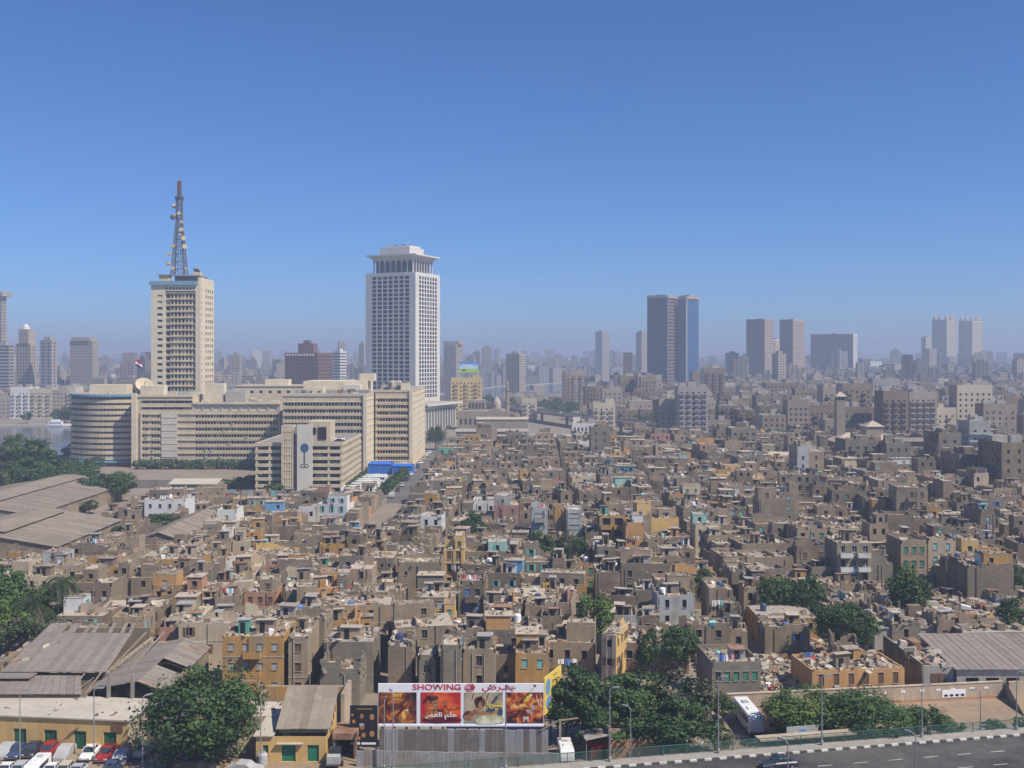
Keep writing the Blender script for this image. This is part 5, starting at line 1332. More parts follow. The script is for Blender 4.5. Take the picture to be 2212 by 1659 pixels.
shed('warehouse', 'broad gabled warehouse with dusty corrugated roof left of the white house', -153, -112, 262, 305, 5.6, 3.4, 'mud2', 'corrugated2', 'y', 6, 'warehouse', sheets=True)
shed('warehouse', 'long low warehouse with ridge roof running back to the riverside trees', -185, -143, 318, 398, 5.2, 3.2, 'mud2', 'corrugated2', 'y', 4, 'warehouse', sheets=True)
for _w, (cx_, y0_, y1_, hr) in (('', (-132.5, 266, 302, 9.0)), ('', (-164, 324, 394, 8.4))):
    t = [o for o in COL.objects if o.name.startswith('warehouse') and o.parent is None][-2 if cx_ > -140 else -1]
    L_ = (y1_ - y0_) / 2; b = MB()
    for sx in (-1, 1): b.rbox((sx * 3.0, 0, hr - .1 + .12), (6.6, 2 * L_, .12), 0, 'corrugated2', 0, sx * .16)
    b.box(-5.9, 5.9, -L_ + .3, L_ - .3, hr - 1.2, hr - .62, 'dark'); b.build('ridge_monitor', t)  # dark block paints the shade under the raised ridge strip
shed('workshop', 'narrow gabled workshop with grey roof by the white house garden', -97.5, -86, 277, 321, 4.6, 2.0, 'mud', 'corrugated2', 'y', 2, 'shed', sheets=True)
shed('workshop', 'grey shed with white gable end near the television car park', -129, -111.5, 402, 416, 4.4, 1.2, 'concrete_dark', 'white_roof', 'x', 0, 'shed')
# corrugated fence at the back of the quarter
def sheet_fence(name, label, pts, h, m, w=1.6, mats=None, tilt=.0):
    t = thing(name, label, 'fence', (pts[0][0], pts[0][1], 0)); rr = random.Random(len(label))
    meshes = {}
    for mm in (mats or [m]):
        b = MB(); b.box(0, w * .985, -.03, .03, 0, h, mm)
        for k in range(5): b.box(w * (k + .25) / 5, w * (k + .6) / 5, -.07, -.031, .02, h - .02, mm)
        meshes[mm] = b.mesh('fence_sheet')
    for p, q in zip(pts, pts[1:]):
        L = math.hypot(q[0] - p[0], q[1] - p[1]); a = math.atan2(q[1] - p[1], q[0] - p[0]); n = int(L / w)
        for k in range(n):
            f = (k * w) / L
            o = link('fence_sheet', meshes[rr.choice(mats or [m])], t, (p[0] + (q[0] - p[0]) * f - pts[0][0], p[1] + (q[1] - p[1]) * f - pts[0][1], rr.uniform(-.12, 0)), a + rr.uniform(-.02, .02))
    return t
sheet_fence('sheet_fence', 'long patched sheet-metal fence between the quarter and the car park tower', [(-112, 392), (-48, 384)], 3.6, 'tin', 2.2, ['tin', 'corrugated', 'shutter_grey', 'tin', 'rust', 'corrugated2', 'aqua'])
sheet_fence('sheet_fence', 'dark sheet fence below the round drum and the riverside trees', [(-180, 424), (-128, 424)], 3.4, 'corrugated', 2.2, ['corrugated', 'concrete_dark'])

def rubble_lot(label, x0, x1, y0, y1, n, seed, smax=2.2, heap=.6, name='rubble'):
    b = MB(); rr = random.Random(seed); rubble(b, x0, x1, y0, y1, .05, n, rr, .2, smax, heap)
    FOOT.append((x0, x1, y0, y1))
    return kind(tag(b.build(name), label, 'rubble'), 'stuff')
rubble_lot('broad lot of broken masonry below the salmon pink house', -79, -62, 206, 222, 2200, 3, 1.3)
rubble_lot('strip of broken masonry beside the collapsed warehouse roof', -49, -41.5, 146, 176, 1500, 4, 1.4)
rubble_lot('collapsed house heap of masonry above the park trees', 31, 47, 166, 184, 2600, 5, 1.7, 1.2)
rubble_lot('littered ground under the park trees', 7, 30, 140, 166, 500, 6, 1.2, .2)
rubble_lot('broken masonry beside the low ochre workshop', 52, 66, 186, 196, 500, 8, 2.4, .8)

# ------------------------------------------------------------------ filler houses
rr = random.Random(412)
ALLEYS = [(-21.5, 0.03, 2.4), (15, .02, 2.6), (42, .03, 2.8), (72, .02, 2.4), (-62, -.02, 2.2), (-92, -.03, 2.2), (112, .05, 2.4), (150, .04, 2.4), (190, 0, 2.4)]
y = 166.0; row = 0
while y < 606:
    scale = 1.0 if y < 330 else 1.0 + (y - 330) / 420
    d = rr.uniform(6.5, 10.5) * scale
    half = .485 * y + 32
    cuts = sorted([(xa + k * (y - 160), g) for xa, k, g in ALLEYS])
    segs = []; s = -half
    for c, g in cuts:
        if -half < c < half: segs.append((s, c - g / 2)); s = c + g / 2
    segs.append((s, half))
    for a, e in segs:
        x = a
        while x < e - 2.5:
            w = min(rr.choice([rr.uniform(3.6, 6.5), rr.uniform(5, 8.5), rr.uniform(7, 13)]) * scale, e - x)
            if e - x - w < 2.6: w = e - x
            sh = rr.uniform(-2.2, 2.6); yj = y + sh; dd = (d - min(sh, 0) * .3 - max(sh, 0) * .6) * rr.uniform(.85, 1.1); blk = math.sin(x * .05 + y * .021) * .13
            left = x < -40
            if left and yj + dd > 380: x += w; continue
            mean = (5.6 if y < 300 else 4.3) if left else (5.6 if (x < -8 and y > 290) else (4.7 if y < 186 else (6.5 if y < 300 else 8.6)))
            h = max(3.0, mean + 1.5 * math.sin(x * .11 + y * .045) * math.cos(y * .07 - x * .03) + rr.gauss(0, 1.0 if y < 300 else 1.5))
            if rr.random() < .05 and not left: h += rr.uniform(2, 4)
            if x > 60 and y > 260 and rr.random() < .3: h += rr.uniform(1.5, 4)
            if (x > 20 and y < 198) or (x > 48 and y < 226): h = rr.choice([3.2, 3.8, 4.4, 5]); ruin = True
            else: ruin = False
            h += rr.uniform(-.4, .4)
            # trim against what already stands
            x0, x1 = x + rr.uniform(0, .08), x + w - rr.uniform(0, .12)
            for tries in range(3):
                hit = None
                for f in FOOT:
                    if x0 < f[1] and x1 > f[0] and yj < f[3] and yj + dd > f[2]: hit = f; break
                if not hit: break
                if hit[1] > x0 and hit[1] < x1 - 2.4 and hit[0] <= x0: x0 = hit[1] + .05
                elif hit[0] < x1 and hit[0] > x0 + 2.4 and hit[1] >= x1: x1 = hit[0] - .05
                elif hit[2] - yj > 3.6: dd = hit[2] - yj - .05
                elif yj + dd - hit[3] > 3.6: dd = yj + dd - hit[3] - .05; yj = hit[3] + .05
                else: x1 = x0; break
            if x1 - x0 > 2.3 and not hit:
                q = rr.random(); wl = rr.choice(WALLS_COMMON) if q < (.66 if left else .9) else rr.choice(['tan', 'sand', 'tan', 'ochre', 'sand', 'salmon', 'tan', 'orange'] if left and rr.random() < .7 else WALLS_COLOUR)
                if rr.random() < .012: wl = 'whitewash'
                o = dict(rub=rr.choice([.4, .7, 1.0, 1.6]), wk=rr.choice(WKINDS), side=rr.choice([wl, wl, rr.choice(WALLS_COMMON)]))
                if y > 360: o['rub'] *= .6
                if ruin: o.update(rub=2.2, parapet=rr.choice(['ruin', 'broken', 'broken']), upper=False)
                add_house(x0, x1, yj, dd, h, wl, rr.choice(ROOFS), None, blk + rr.gauss(0, .04), int(x * 31 + y * 7) & 0xffff, **o)
            x += w
    y += d + (rr.choice([.2, .3, 2.2, .2, 2.6]))
    row += 1
HOUSES.sort(key=lambda a: -a[0])
LABN = {}
QH = MB(); n_house = 0
def near_words(x, y):
    best, bd = '', 22.0
    for nm, px, py in (('by the palms', -98, 205), ('near the white house', -95, 325), ('behind the film billboard', -6, 165), ('along the asphalt street', -33, 420), ('near the round light-green tree', 17, 212), ('near the white-balconied tenement', 72, 235), ('beside the park trees', 20, 180), ('near the orange ruined house', 62, 178), ('near the bright yellow house', -15, 236), ('near the ochre balcony house', 33, 272), ('near the salmon pink house', -62, 215), ('near the patched sheet fence', -80, 370), ('near the blank grey tenement', 38, 470), ('near the dull pink house', -3, 305), ('below the blank grey box tenement', 150, 400), ('beside the dark-flanked tenement', 168, 420), ('near the square brown house', 32, 232), ('near the tan box house', -29, 212), ('below the long tan wall', 120, 450), ('near the high yellow house', 75, 390), ('near the white-fronted tenement', 108, 390)):
        dd = math.hypot(x - px, y - py)
        if dd < bd: best, bd = nm, dd
    return best
for rank, (size, x0, x1, y0, d, h, wall, roofm, label, rz, seed, name, o) in enumerate(HOUSES):
    rr = random.Random(seed * 7 + 1); w = x1 - x0; cx, cy = (x0 + x1) / 2, y0 + d / 2
    roofm = roofm or rr.choice(ROOFS)
    if n_house >= 300:
        s0 = len(QH.v); emit_house(QH, QH, QH, w, d, h, wall, roofm, rr, o, [], 0); QH.move(s0, cx, cy, 0, rz); continue
    n_house += 1
    W, Rf, Cl, spots = MB(), MB(), MB(), []
    info = emit_house(W, Rf, Cl, w, d, h, wall, roofm, rr, o, spots, 1)
    wk = o.get('wk', 'hole'); alt = rr.choice(['hole', 'hole', wk, 'plain'])
    rd = rr.randrange(1000)
    if label is None:
        st = max(1, int(h / 2.95))
        feats = [WNAME[wk] if spots else 'blank walls']
        if info['upper']: feats.append('a %s top room' % CNAME.get(info['upper'], 'painted'))
        elif info['rooms'] == 2: feats.append('two roof huts')
        elif info['rooms'] == 1: feats.append('a roof hut')
        feats.append('heavy rubble' if info['rub'] > 1.2 else ('bare roof' if info['rub'] < .45 else 'littered roof'))
        label = '%s-storey %s house, %s, %s' % (NUMW[st], CNAME.get(wall, wall), ', '.join(feats), near_words(cx, cy))
        label = label.strip().strip(',')
        ws = label.split()
        if len(ws) > 16: label = ' '.join(label.replace(', heavy rubble', '').replace(', littered roof', '').replace(', bare roof', '').split()[:16])
        label = label.rstrip(',')
    t = thing(name, label, 'house', (cx, cy, 0), rz, 'houses of the old quarter')
    W.build('wall', t); Rf.build('roof', t)
    if Cl.v: kind(Cl.build('roof_rubble', t), 'stuff')
    r3 = random.Random(seed)
    pick = lambda i: wk if r3.random() < .72 else alt
    put_windows(t, spots, pick)
    for k in range(r3.choice([0, 0, 0, 0, 1, 1, 2])):
        od = link('satellite_dish', DISH, t, (r3.uniform(-w / 2 + .5, w / 2 - .5), r3.uniform(-d / 2 + .5, d / 2 - .5), h + .55)); od.rotation_euler = (R(-48), 0, R(200 + r3.uniform(-30, 30)))
        od.scale = (r3.uniform(.6, .95),) * 3
    if r3.random() < .12: link('water_tank', r3.choice([TANK, TANK_W]), t, (r3.uniform(-w / 2 + .8, w / 2 - .8), r3.uniform(-d / 2 + .8, d / 2 - .8), h + .02))
    if o.get('balc') or (r3.random() < .1 and w > 4 and h > 7):
        bm_ = o.get('balm', wall)
        if bm_ not in BALC: BALC[bm_] = balcony_mesh(bm_, 'balcony_' + bm_)
        for fl in range(1, int(h / 2.95)):
            for k in range(o.get('balc', 1)):
                nb = o.get('balc', 1); link('balcony', BALC[bm_], t, (-w / 2 + w * (k + .5) / nb, -d / 2, h - int(h / 2.95) * 2.95 + fl * 2.95 - .1), 0, (min(1, w / nb / 2.7), 1, 1))
    for c, ww, hh, a in spots:
        if r3.random() < .05: link('air_conditioner', AC, t, (c[0] - math.sin(a) * -.24, c[1] - math.cos(a) * .24, c[2] - .62), a)
kind(tag(QH.build('distant_houses'), 'dense mass of small brown houses at the back of the old quarter', 'houses'), 'stuff')
N_HOUSES = len(HOUSES)
print('HOUSES', N_HOUSES, 'tris approx', len(QH.f) * 2)
# ------------------------------------------------------------------ foreground left: warehouses with broken roofs
t = thing('yellow_warehouse', 'long yellow warehouse with pale flat roof and dark green doors', 'warehouse', (-50.6, 140.5, 0), -.112)
b = MB(); DO = facade(b, (-26, 0), (0, 0), 0, 4.1, [(.6, 2.6), (5.4, 7.3), (10.0, 11.8), (14.3, 16.1), (18.5, 20.2), (22.6, 24.4)], [(.05, 2.5)], 'yellow', .3)
b.quad((0, 0, 0), (0, 8.4, 0), (0, 8.4, 4.1), (0, 0, 4.1), 'sand'); b.quad((0, 8.4, 0), (-26, 8.4, 0), (-26, 8.4, 4.1), (0, 8.4, 4.1), 'sand'); b.quad((-26, 8.4, 0), (-26, 0, 0), (-26, 0, 4.1), (-26, 8.4, 4.1), 'sand'); b.build('wall', t)
b = MB(); b.box(-26.3, .3, -.25, 8.6, 4.1, 4.28, 'white_roof'); b.build('roof', t)
dm = MB(); dm.box(-.5, .5, -.08, .02, 0, 1, 'door_green'); dm.box(-.47, -.03, -.12, -.081, .04, .96, 'door_green'); dm.box(.03, .47, -.12, -.081, .04, .96, 'door_green'); dmm = dm.mesh('green_door')
for c, w, h, a in DO: link('door', dmm, t, c, a, (w, 1, h))
b = MB(); b.box(-2.2, -.7, -.12, -.003, 2.6, 3.7, 'shutter_brown'); b.build('notice_board', t)
b = MB(); rubble(b, -26, 0, 0, 8.4, 4.28, 40, random.Random(3), .1, .7, .05); kind(b.build('roof_debris', t), 'stuff')
# collapsed corrugated roofs behind
t = thing('ruined_warehouse', 'ruined warehouse with slotted corrugated roof and bare trusses', 'warehouse', (-66, 166, 0))
OX, OY = -66, 166
def L3(x, y, z): return (x - OX, y - OY, z)
b = MB(); b.box(-77 - OX, -59.5 - OX, 157 - OY, 157.4 - OY, 0, 5.4, 'mud'); b.box(-77 - OX, -76.6 - OX, 157.4 - OY, 177 - OY, 0, 6.2, 'mud'); b.box(-59.9 - OX, -59.5 - OX, 157.4 - OY, 177 - OY, 0, 5.6, 'sand'); b.box(-76.6 - OX, -59.9 - OX, 176.6 - OY, 177 - OY, 0, 7.2, 'mud2'); b.build('wall', t)
A, B_, C, D = L3(-75, 156.4, 5.9), L3(-59.5, 156.4, 5.9), L3(-61.5, 172.6, 7.4), L3(-76.2, 172.6, 7.4)
sheet_roof(t, A, B_, C, D, 'corrugated', 15)
rrx = random.Random(8)
sheet_roof(t, L3(-76.2, 172.7, 7.4), L3(-61.5, 172.7, 7.4), L3(-62.5, 177.4, 7.8), L3(-76.6, 177.4, 7.8), 'corrugated', 22, skip=lambda s: int(s * 22) in (5, 8, 9, 11, 13, 14, 17, 18, 20))
TB = MB()
for k in range(9):
    TB.bar((-1.7, 0, 0), (1.7, 0, .1), .16, 'plank'); break
for k in range(8):
    y0 = k * 2.0
    TB.bar((-1.5, y0, 0), (1.5, y0 + .6, .35), .15, 'plank'); TB.bar((-1.5, y0, -.1), (.2, y0 + 1.7, .9), .12, 'plank'); TB.bar((1.5, y0, .4), (.1, y0 + 1.4, -.6), .12, 'plank')
TB.bar((-1.5, 0, 0), (-1.5, 16, 1.5), .18, 'plank'); TB.bar((1.5, 0, .1), (1.5, 16, 1.6), .18, 'plank')
trm = TB.mesh('roof_truss')
link('roof_truss', trm, t, L3(-58.2, 158, 5.6))
b = MB(); rubble(b, -82 - OX, -73 - OX, 160 - OY, 178 - OY, 6.0, 500, random.Random(44), .2, 2.4, .3)
for j in range(len(b.v)):
    p = b.v[j]; b.v[j] = (p[0], p[1], p[2] + (p[0] + 73 - OX + 0 - (-66 - OX)) * 0 + (p[0] - (-73 - OX)) * .35)
kind(b.build('slipped_roofing', t), 'stuff')
t = thing('lean_to_warehouse', 'low warehouse with plain grey corrugated roof behind the yellow warehouse', 'warehouse', (-69, 152, 0))
OX, OY = -69, 152
b = MB(); b.box(-81 - OX, -59.8 - OX, 149.6 - OY, 150 - OY, 0, 4.6, 'mud'); b.box(-60.2 - OX, -59.8 - OX, 150 - OY, 156 - OY, 0, 4.8, 'mud'); b.build('wall', t)
sheet_roof(t, L3(-82, 149.2, 4.9), L3(-60.2, 149.2, 4.9), L3(-63.0, 155.9, 5.5), L3(-82, 155.9, 5.5), 'corrugated', 20)
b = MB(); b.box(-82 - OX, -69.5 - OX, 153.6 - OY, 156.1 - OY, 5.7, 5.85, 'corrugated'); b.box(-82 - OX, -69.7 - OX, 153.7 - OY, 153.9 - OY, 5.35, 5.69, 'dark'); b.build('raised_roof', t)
link('roof_truss', trm, t, L3(-61.3, 149.6, 4.3), 0, (.8, .4, 1))
t = thing('gabled_warehouse', 'gabled warehouse with wide grey corrugated slope beside the rubble strip', 'warehouse', (-53.5, 158, 0))
OX, OY = -53.5, 158
b = MB(); b.box(-49.3 - OX, -48.9 - OX, 150.4 - OY, 172 - OY, 0, 5.0, 'mud2'); b.box(-58.9 - OX, -58.5 - OX, 150.4 - OY, 172 - OY, 0, 5.4, 'mud'); b.box(-58.5 - OX, -49.3 - OX, 171.6 - OY, 172 - OY, 0, 6.2, 'sand'); b.poly([L3(-58.9, 150.4, 0), L3(-48.9, 150.4, 0), L3(-48.9, 150.4, 5.0), L3(-52.6, 150.4, 6.2), L3(-58.9, 150.4, 5.3)], 'dark'); b.build('wall', t)
sheet_roof(t, L3(-59.2, 149.8, 5.4), L3(-59.0, 172.2, 5.6), L3(-52.6, 172.2, 6.7), L3(-52.6, 149.8, 6.5), 'corrugated', 20)
sheet_roof(t, L3(-52.6, 149.8, 6.5), L3(-52.6, 172.2, 6.7), L3(-48.6, 172.2, 5.2), L3(-48.6, 149.8, 5.0), 'corrugated', 20, skip=lambda s: .32 < s < .5)
for xx, yy, hh in ((-56.6, 149.5, 7.8), (-53.2, 149.3, 7.6)):
    tt = thing('brick_post', 'leaning grey post standing before the gabled warehouse %s' % ('roof edge' if xx < -55 else 'ridge'), 'post', (xx, yy, 0)); b = MB(); b.bar((0, 0, 0), (.1, 0, hh), .42, 'concrete_dark'); b.build('shaft', tt)
t = thing('guard_hut', 'small flat-roofed concrete hut beside the big tree', 'hut', (-45.5, 148.5, 0))
b = MB(); sp_ = facade(b, (-3.2, -2), (2.6, -2), 0, 4.3, [(.8, 1.7)], [(1.6, 3.4)], 'concrete', .2); b.quad((2.6, -2, 0), (2.6, 2.5, 0), (2.6, 2.5, 4.3), (2.6, -2, 4.3), 'sand'); b.quad((-3.2, 2.5, 0), (-3.2, -2, 0), (-3.2, -2, 4.3), (-3.2, 2.5, 4.3), 'concrete'); b.build('wall', t)
b = MB(); b.box(-3.6, 3.0, -2.5, 2.9, 4.3, 4.6, 'roof_grey'); b.build('roof', t); put_windows(t, sp_, 'grey_shut')
b = MB(); rubble(b, -3, 2.5, -2, 2.5, 4.6, 60, random.Random(2), .1, 1.2, .1); kind(b.build('roof_rubble', t), 'stuff')

# ------------------------------------------------------------------ yellow garage
t = thing('yellow_garage', 'yellow garage with green roller doors and brown sloping roof', 'garage', (-28.3, 137, 0))
b = MB(); DO = facade(b, (-4.6, 0), (4.4, 0), 0, 3.35, [(.9, 1.6), (3.3, 5.1), (6.6, 8.1)], [(.05, 2.2)], 'yellow', .3); b.quad((4.4, 0, 0), (4.4, 8, 0), (4.4, 8, 3.35), (4.4, 0, 3.35), 'yellow'); b.quad((-4.6, 8, 0), (-4.6, 0, 0), (-4.6, 0, 3.35), (-4.6, 8, 3.35), 'yellow')
b.box(-1.9, 4.38, 1.2, 1.5, 3.35, 3.9, 'yellow')
b.poly([(4.45, 1.2, 0), (4.45, 8, 0), (4.45, 8, 7.0), (4.45, 1.2, 4.0)], 'yellow'); b.poly([(-1.9, 8, 3.3), (-1.9, 1.2, 3.3), (-1.9, 1.2, 4.0), (-1.9, 8, 7.0)], 'yellow'); b.quad((4.45, 8, 0), (-1.9, 8, 0), (-1.9, 8, 7.0), (4.45, 8, 7.0), 'yellow'); b.build('wall', t)
dg = MB(); dg.box(-.5, .5, -.08, .02, 0, 1, 'door_green2')
for k in range(9): dg.box(-.5, .5, -.11, -.081, .03 + k * .11, .09 + k * .11, 'door_green2')
dgm = dg.mesh('roller_door')
for c, w, h, a in DO: link('roller_door', dgm, t, c, a, (w, 1, h))
sheet_roof(t, (-2.2, .7, 4.05), (4.8, .7, 4.05), (4.8, 8.3, 7.35), (-2.2, 8.3, 7.35), 'corrugated2', 7)
b = MB(); b.box(-4.9, -2.3, -.3, 8.1, 3.35, 3.5, 'white_roof'); b.build('roof', t)
b = MB(); b.box(-1.9, 1.5, -.5, -.003, 2.4, 2.52, 'white_roof'); b.build('awning', t)
b = MB()
for k in range(4): b.box(4.451, 4.5, 2.6 + k * 1.3, 3.0 + k * 1.3, 2.8 + k * .5, 3.8 + k * .5, 'dark')
b.build('side_window', t)
t = thing('service_yard_range', 'low grey range with pale roof terraces behind the yellow garage', 'building', (-35, 147, 0))
b = MB(); b.box(-6, 4, -3, 3, 0, 3.6, 'sand', top='white_roof'); b.box(-6, -1.5, 0, 3, 3.6, 5.0, 'concrete', top='roof_grey'); b.box(-5.9, -1.6, -.4, -.02, 4.6, 4.75, 'concrete'); b.build('wall', t)
b = MB(); rubble(b, -6, 4, -3, 3, 3.6, 60, random.Random(12), .1, .8, .1); kind(b.build('roof_debris', t), 'stuff')
t = thing('yard_wall', 'crumbling ochre yard wall stepping back below the grey ruin', 'wall', (-28, 155, 0))
b = MB(); b.box(-9, 4, 0, .5, 0, 4.2, 'ochre', top='debris'); b.box(4.1, 4.6, -6, .5, 0, 5.0, 'sand', top='debris'); b.box(-14, -9.1, 1.5, 2, 0, 4.6, 'orange', top='debris'); b.build('wall', t)
t = thing('trailer', 'small dark trailer stacked with crates beside the yellow garage', 'trailer', (-22.6, 135.8, 0))
b = MB(); b.box(-.9, .9, -1.4, 1.4, .5, .7, 'steel_dark'); b.build('bed', t)
b = MB(); b.box(-.8, .8, -1.3, -.2, .71, 1.6, 'shutter_grey'); b.box(-.7, .7, -.1, 1.2, .71, 2.1, 'car_dark'); b.build('crate', t)
wb = MB(); s_ = len(wb.v); wb.lathe([(.05, -.1), (.33, -.1), (.33, .1), (.05, .1)], 'tyre', 14); wheel_small = wb.mesh('trailer_wheel')
for sx in (-1, 1):
    o = link('wheel', wheel_small, t, (sx * 1.0, 0, .33)); o.rotation_euler = (0, R(90), 0)
t = thing('storage_tank', 'small round grey tank by the garage doors', 'tank', (-31.9, 136.2, 0))
b = MB(); b.lathe([(.01, 0), (.7, 0), (.72, 1.3), (.5, 1.55), (.01, 1.6)], 'cloth_grey', 16); b.build('drum', t)
b = MB(); b.lathe([(.3, 1.55), (.3, 1.7), (.01, 1.72)], 'steel', 10); b.build('lid', t)

# ------------------------------------------------------------------ black poster and film billboard
def pmat(name, f):
    m = bpy.data.materials.new(name); m.use_nodes = True; MATS[name] = m; nt = m.node_tree
    nt.nodes['Principled BSDF'].inputs['Roughness'].default_value = .6
    tc = nt.nodes.new('ShaderNodeTexCoord'); f(nt, tc, nt.nodes['Principled BSDF']); return m
def blotch(stops, scale, dist, grad=0.5, rad=None):
    def f(nt, tc, bs):
        N, L = nt.nodes.new, nt.links.new
        n = N('ShaderNodeTexNoise'); n.inputs['Scale'].default_value = scale; n.inputs['Detail'].default_value = 5; n.inputs['Distortion'].default_value = dist; L(tc.outputs['Generated'], n.inputs['Vector'])
        vd = N('ShaderNodeVectorMath'); vd.operation = 'DISTANCE'; vd.inputs[1].default_value = rad or (.5, .5, .5); L(tc.outputs['Generated'], vd.inputs[0])
        mm = N('ShaderNodeMath'); mm.operation = 'MULTIPLY_ADD'; L(vd.outputs['Value'], mm.inputs[0]); mm.inputs[1].default_value = -grad; L(n.outputs['Fac'], mm.inputs[2])
        cr = N('ShaderNodeValToRGB'); L(mm.outputs[0], cr.inputs[0]); e = cr.color_ramp.elements
        e[0].position, e[0].color = stops[0][0], (*stops[0][1], 1); e[1].position, e[1].color = stops[-1][0], (*stops[-1][1], 1)
        for p, c in stops[1:-1]: q = e.new(p); q.color = (*c, 1)
        L(cr.outputs[0], bs.inputs['Base Color'])
    return f
pmat('poster_gold', blotch([(.0, (.02, .008, .008)), (.16, (.2, .05, .012)), (.28, (.60, .22, .03)), (.42, (.92, .58, .12))], 2.4, 1.2, .5, (.48, .5, .55)))
pmat('poster_red', blotch([(-.0, (.5, .02, .015)), (.08, (.75, .10, .02)), (.2, (.95, .40, .04)), (.36, (1.0, .82, .3))], 1.2, .2, .75, (.62, .5, .62)))
pmat('poster_beige', blotch([(.1, (.22, .17, .12)), (.3, (.42, .35, .23)), (.5, (.55, .46, .30))], 1.6, .4, .2))
pmat('poster_dark', blotch([(.05, (.02, .008, .01)), (.17, (.25, .03, .015)), (.27, (.60, .14, .025)), (.38, (.85, .52, .10)), (.52, (.6, .5, .4))], 5.0, .8, .45, (.5, .5, .72)))
mat('pr_skin', (.52, .27, .13), (.26, .11, .06), .35, 1.6, 4); mat('pr_hair', (.05, .02, .015), (.12, .04, .025), .2, 1.5, 3); mat('pr_cushion', (.60, .55, .27), (.76, .73, .55), .22, .9, 3); mat('pr_teal', (.05, .10, .13), None, .2, 1, 3); mat('pr_red', (.36, .04, .02), (.58, .18, .03), .35, 1.8, 4); mat('pr_maroon', (.13, .012, .015), None, .2, 1, 3); mat('pr_gold', (.80, .55, .06), None, .05); mat('pr_pale', (.80, .74, .55), None, .05)
def blob(b, x, z, rx, rz_, m, y, rot=0.0, n=22, wob=0.0):
    pts = []
    for k in range(n):
        a = 2 * math.pi * k / n; r = 1 + wob * math.sin(3 * a + x)
        px, pz = rx * r * math.cos(a), rz_ * r * math.sin(a)
        pts.append((x + px * math.cos(rot) - pz * math.sin(rot), y, z + px * math.sin(rot) + pz * math.cos(rot)))
    b.poly(pts, m)
DEPS = None
def lettering(parent, text, x, z, size, m, y, align='CENTER', name='lettering', bold=0.0, squeeze=1.0, slant=0.0):
    c = bpy.data.curves.new('text', 'FONT'); c.body = text; c.size = size; c.align_x = align; c.offset = bold; c.extrude = .01; c.shear = slant
    o = bpy.data.objects.new('text', c); COL.objects.link(o)
    bpy.context.view_layer.update()
    me = bpy.data.meshes.new_from_object(o.evaluated_get(bpy.context.evaluated_depsgraph_get()))
    bpy.data.objects.remove(o); bpy.data.curves.remove(c)
    me.materials.clear(); me.materials.append(MATS[m]); me.name = name
    l = link(name, me, parent, (x, y, z)); l.rotation_euler = (R(90), 0, 0); l.scale = (squeeze, 1, 1)
    return l
t = thing('film_billboard', 'white film billboard reading SHOWING @ with four film posters', 'billboard', (Xu(817, 141), 141, 0))
BW, BZ0, BZ1 = 21.9, 3.45, 8.85
px = lambda u: (u - 817) * BW / 358; pz = lambda v: BZ1 - (v - 1477) * (BZ1 - BZ0) / 89
b = MB(); b.box(0, BW, 0, .25, BZ0, BZ1, 'sign_white'); b.build('panel', t)
b = MB(); b.box(0, BW, -.1, .3, BZ0 - .22, BZ0 - .01, 'sign_white'); b.box(9, BW, -.06, .3, BZ0 - .5, BZ0 - .23, 'navy'); b.build('ledge', t)
b = MB()
for k in range(14): b.bar((.4 + k * 1.62, .5, 0), (.4 + k * 1.62, .5, BZ1 - .2), .16, 'steel_dark'); b.bar((.4 + k * 1.62, .5, BZ0 + 2), (.4 + k * 1.62, 3, 0), .12, 'steel_dark')
b.build('frame', t)
PO = []
for u0, u1, m in ((818.5, 900, 'poster_gold'), (909, 995.5, 'poster_red'), (1003, 1086.5, 'poster_beige'), (1093.5, 1174, 'poster_dark')):
    b = MB(); b.box(px(u0), px(u1), -.05, -.002, pz(1562), pz(1495.5), m); PO.append((b.build('poster', t), px(u0), px(u1)))
zb, zt = pz(1562), pz(1495.5); H_ = zt - zb
def figs(i, L):
    o, xa, xb = PO[i]; b = MB(); W_ = xb - xa
    for n, (x, z, rx, rz_, m, rot) in enumerate(L): blob(b, xa + x * W_, zb + z * H_, rx * W_, rz_ * H_, m, -.055 - .0035 * n, rot, wob=.06)
    b.build('printed_figure', o)
figs(0, [(.30, .15, .17, .06, 'pr_red', -.7), (.60, .40, .035, .28, 'pr_maroon', -.8), (.75, .42, .04, .03, 'pr_pale', .4), (.66, .5, .06, .05, 'pr_maroon', 0), (.2, .6, .04, .2, 'pr_maroon', .6), (.8, .2, .1, .05, 'pr_red', .5)])
figs(1, [(.5, .10, .5, .11, 'pr_maroon', 0), (.28, .26, .22, .13, 'pr_red', .15), (.30, .56, .135, .28, 'pr_skin', 0), (.25, .50, .06, .24, 'pr_red', .05), (.30, .81, .14, .085, 'pr_hair', .05), (.25, .66, .06, .022, 'pr_hair', .1), (.36, .66, .05, .02, 'pr_hair', -.1), (.33, .43, .05, .02, 'pr_maroon', 0), (.62, .40, .09, .19, 'pr_red', 0), (.61, .66, .04, .07, 'pr_skin', 0), (.84, .48, .18, .03, 'pr_red', .12), (.50, .40, .1, .03, 'pr_maroon', -.3)])
figs(2, [(.22, .86, .012, .14, 'pr_hair', -.3), (.6, .86, .012, .14, 'pr_hair', -.3), (.62, .34, .32, .07, 'pr_skin', .06), (.68, .42, .12, .08, 'pr_teal', .1), (.93, .36, .07, .13, 'pr_teal', 0), (.4, .66, .14, .21, 'pr_hair', .15), (.42, .58, .06, .14, 'pr_skin', .35), (.30, .38, .12, .09, 'pr_skin', .6), (.12, .24, .13, .15, 'pr_skin', .35), (.06, .32, .09, .06, 'pr_hair', .6), (.65, .1, .38, .15, 'pr_cushion', .04), (.62, .15, .2, .05, 'pr_cushion', .1)])
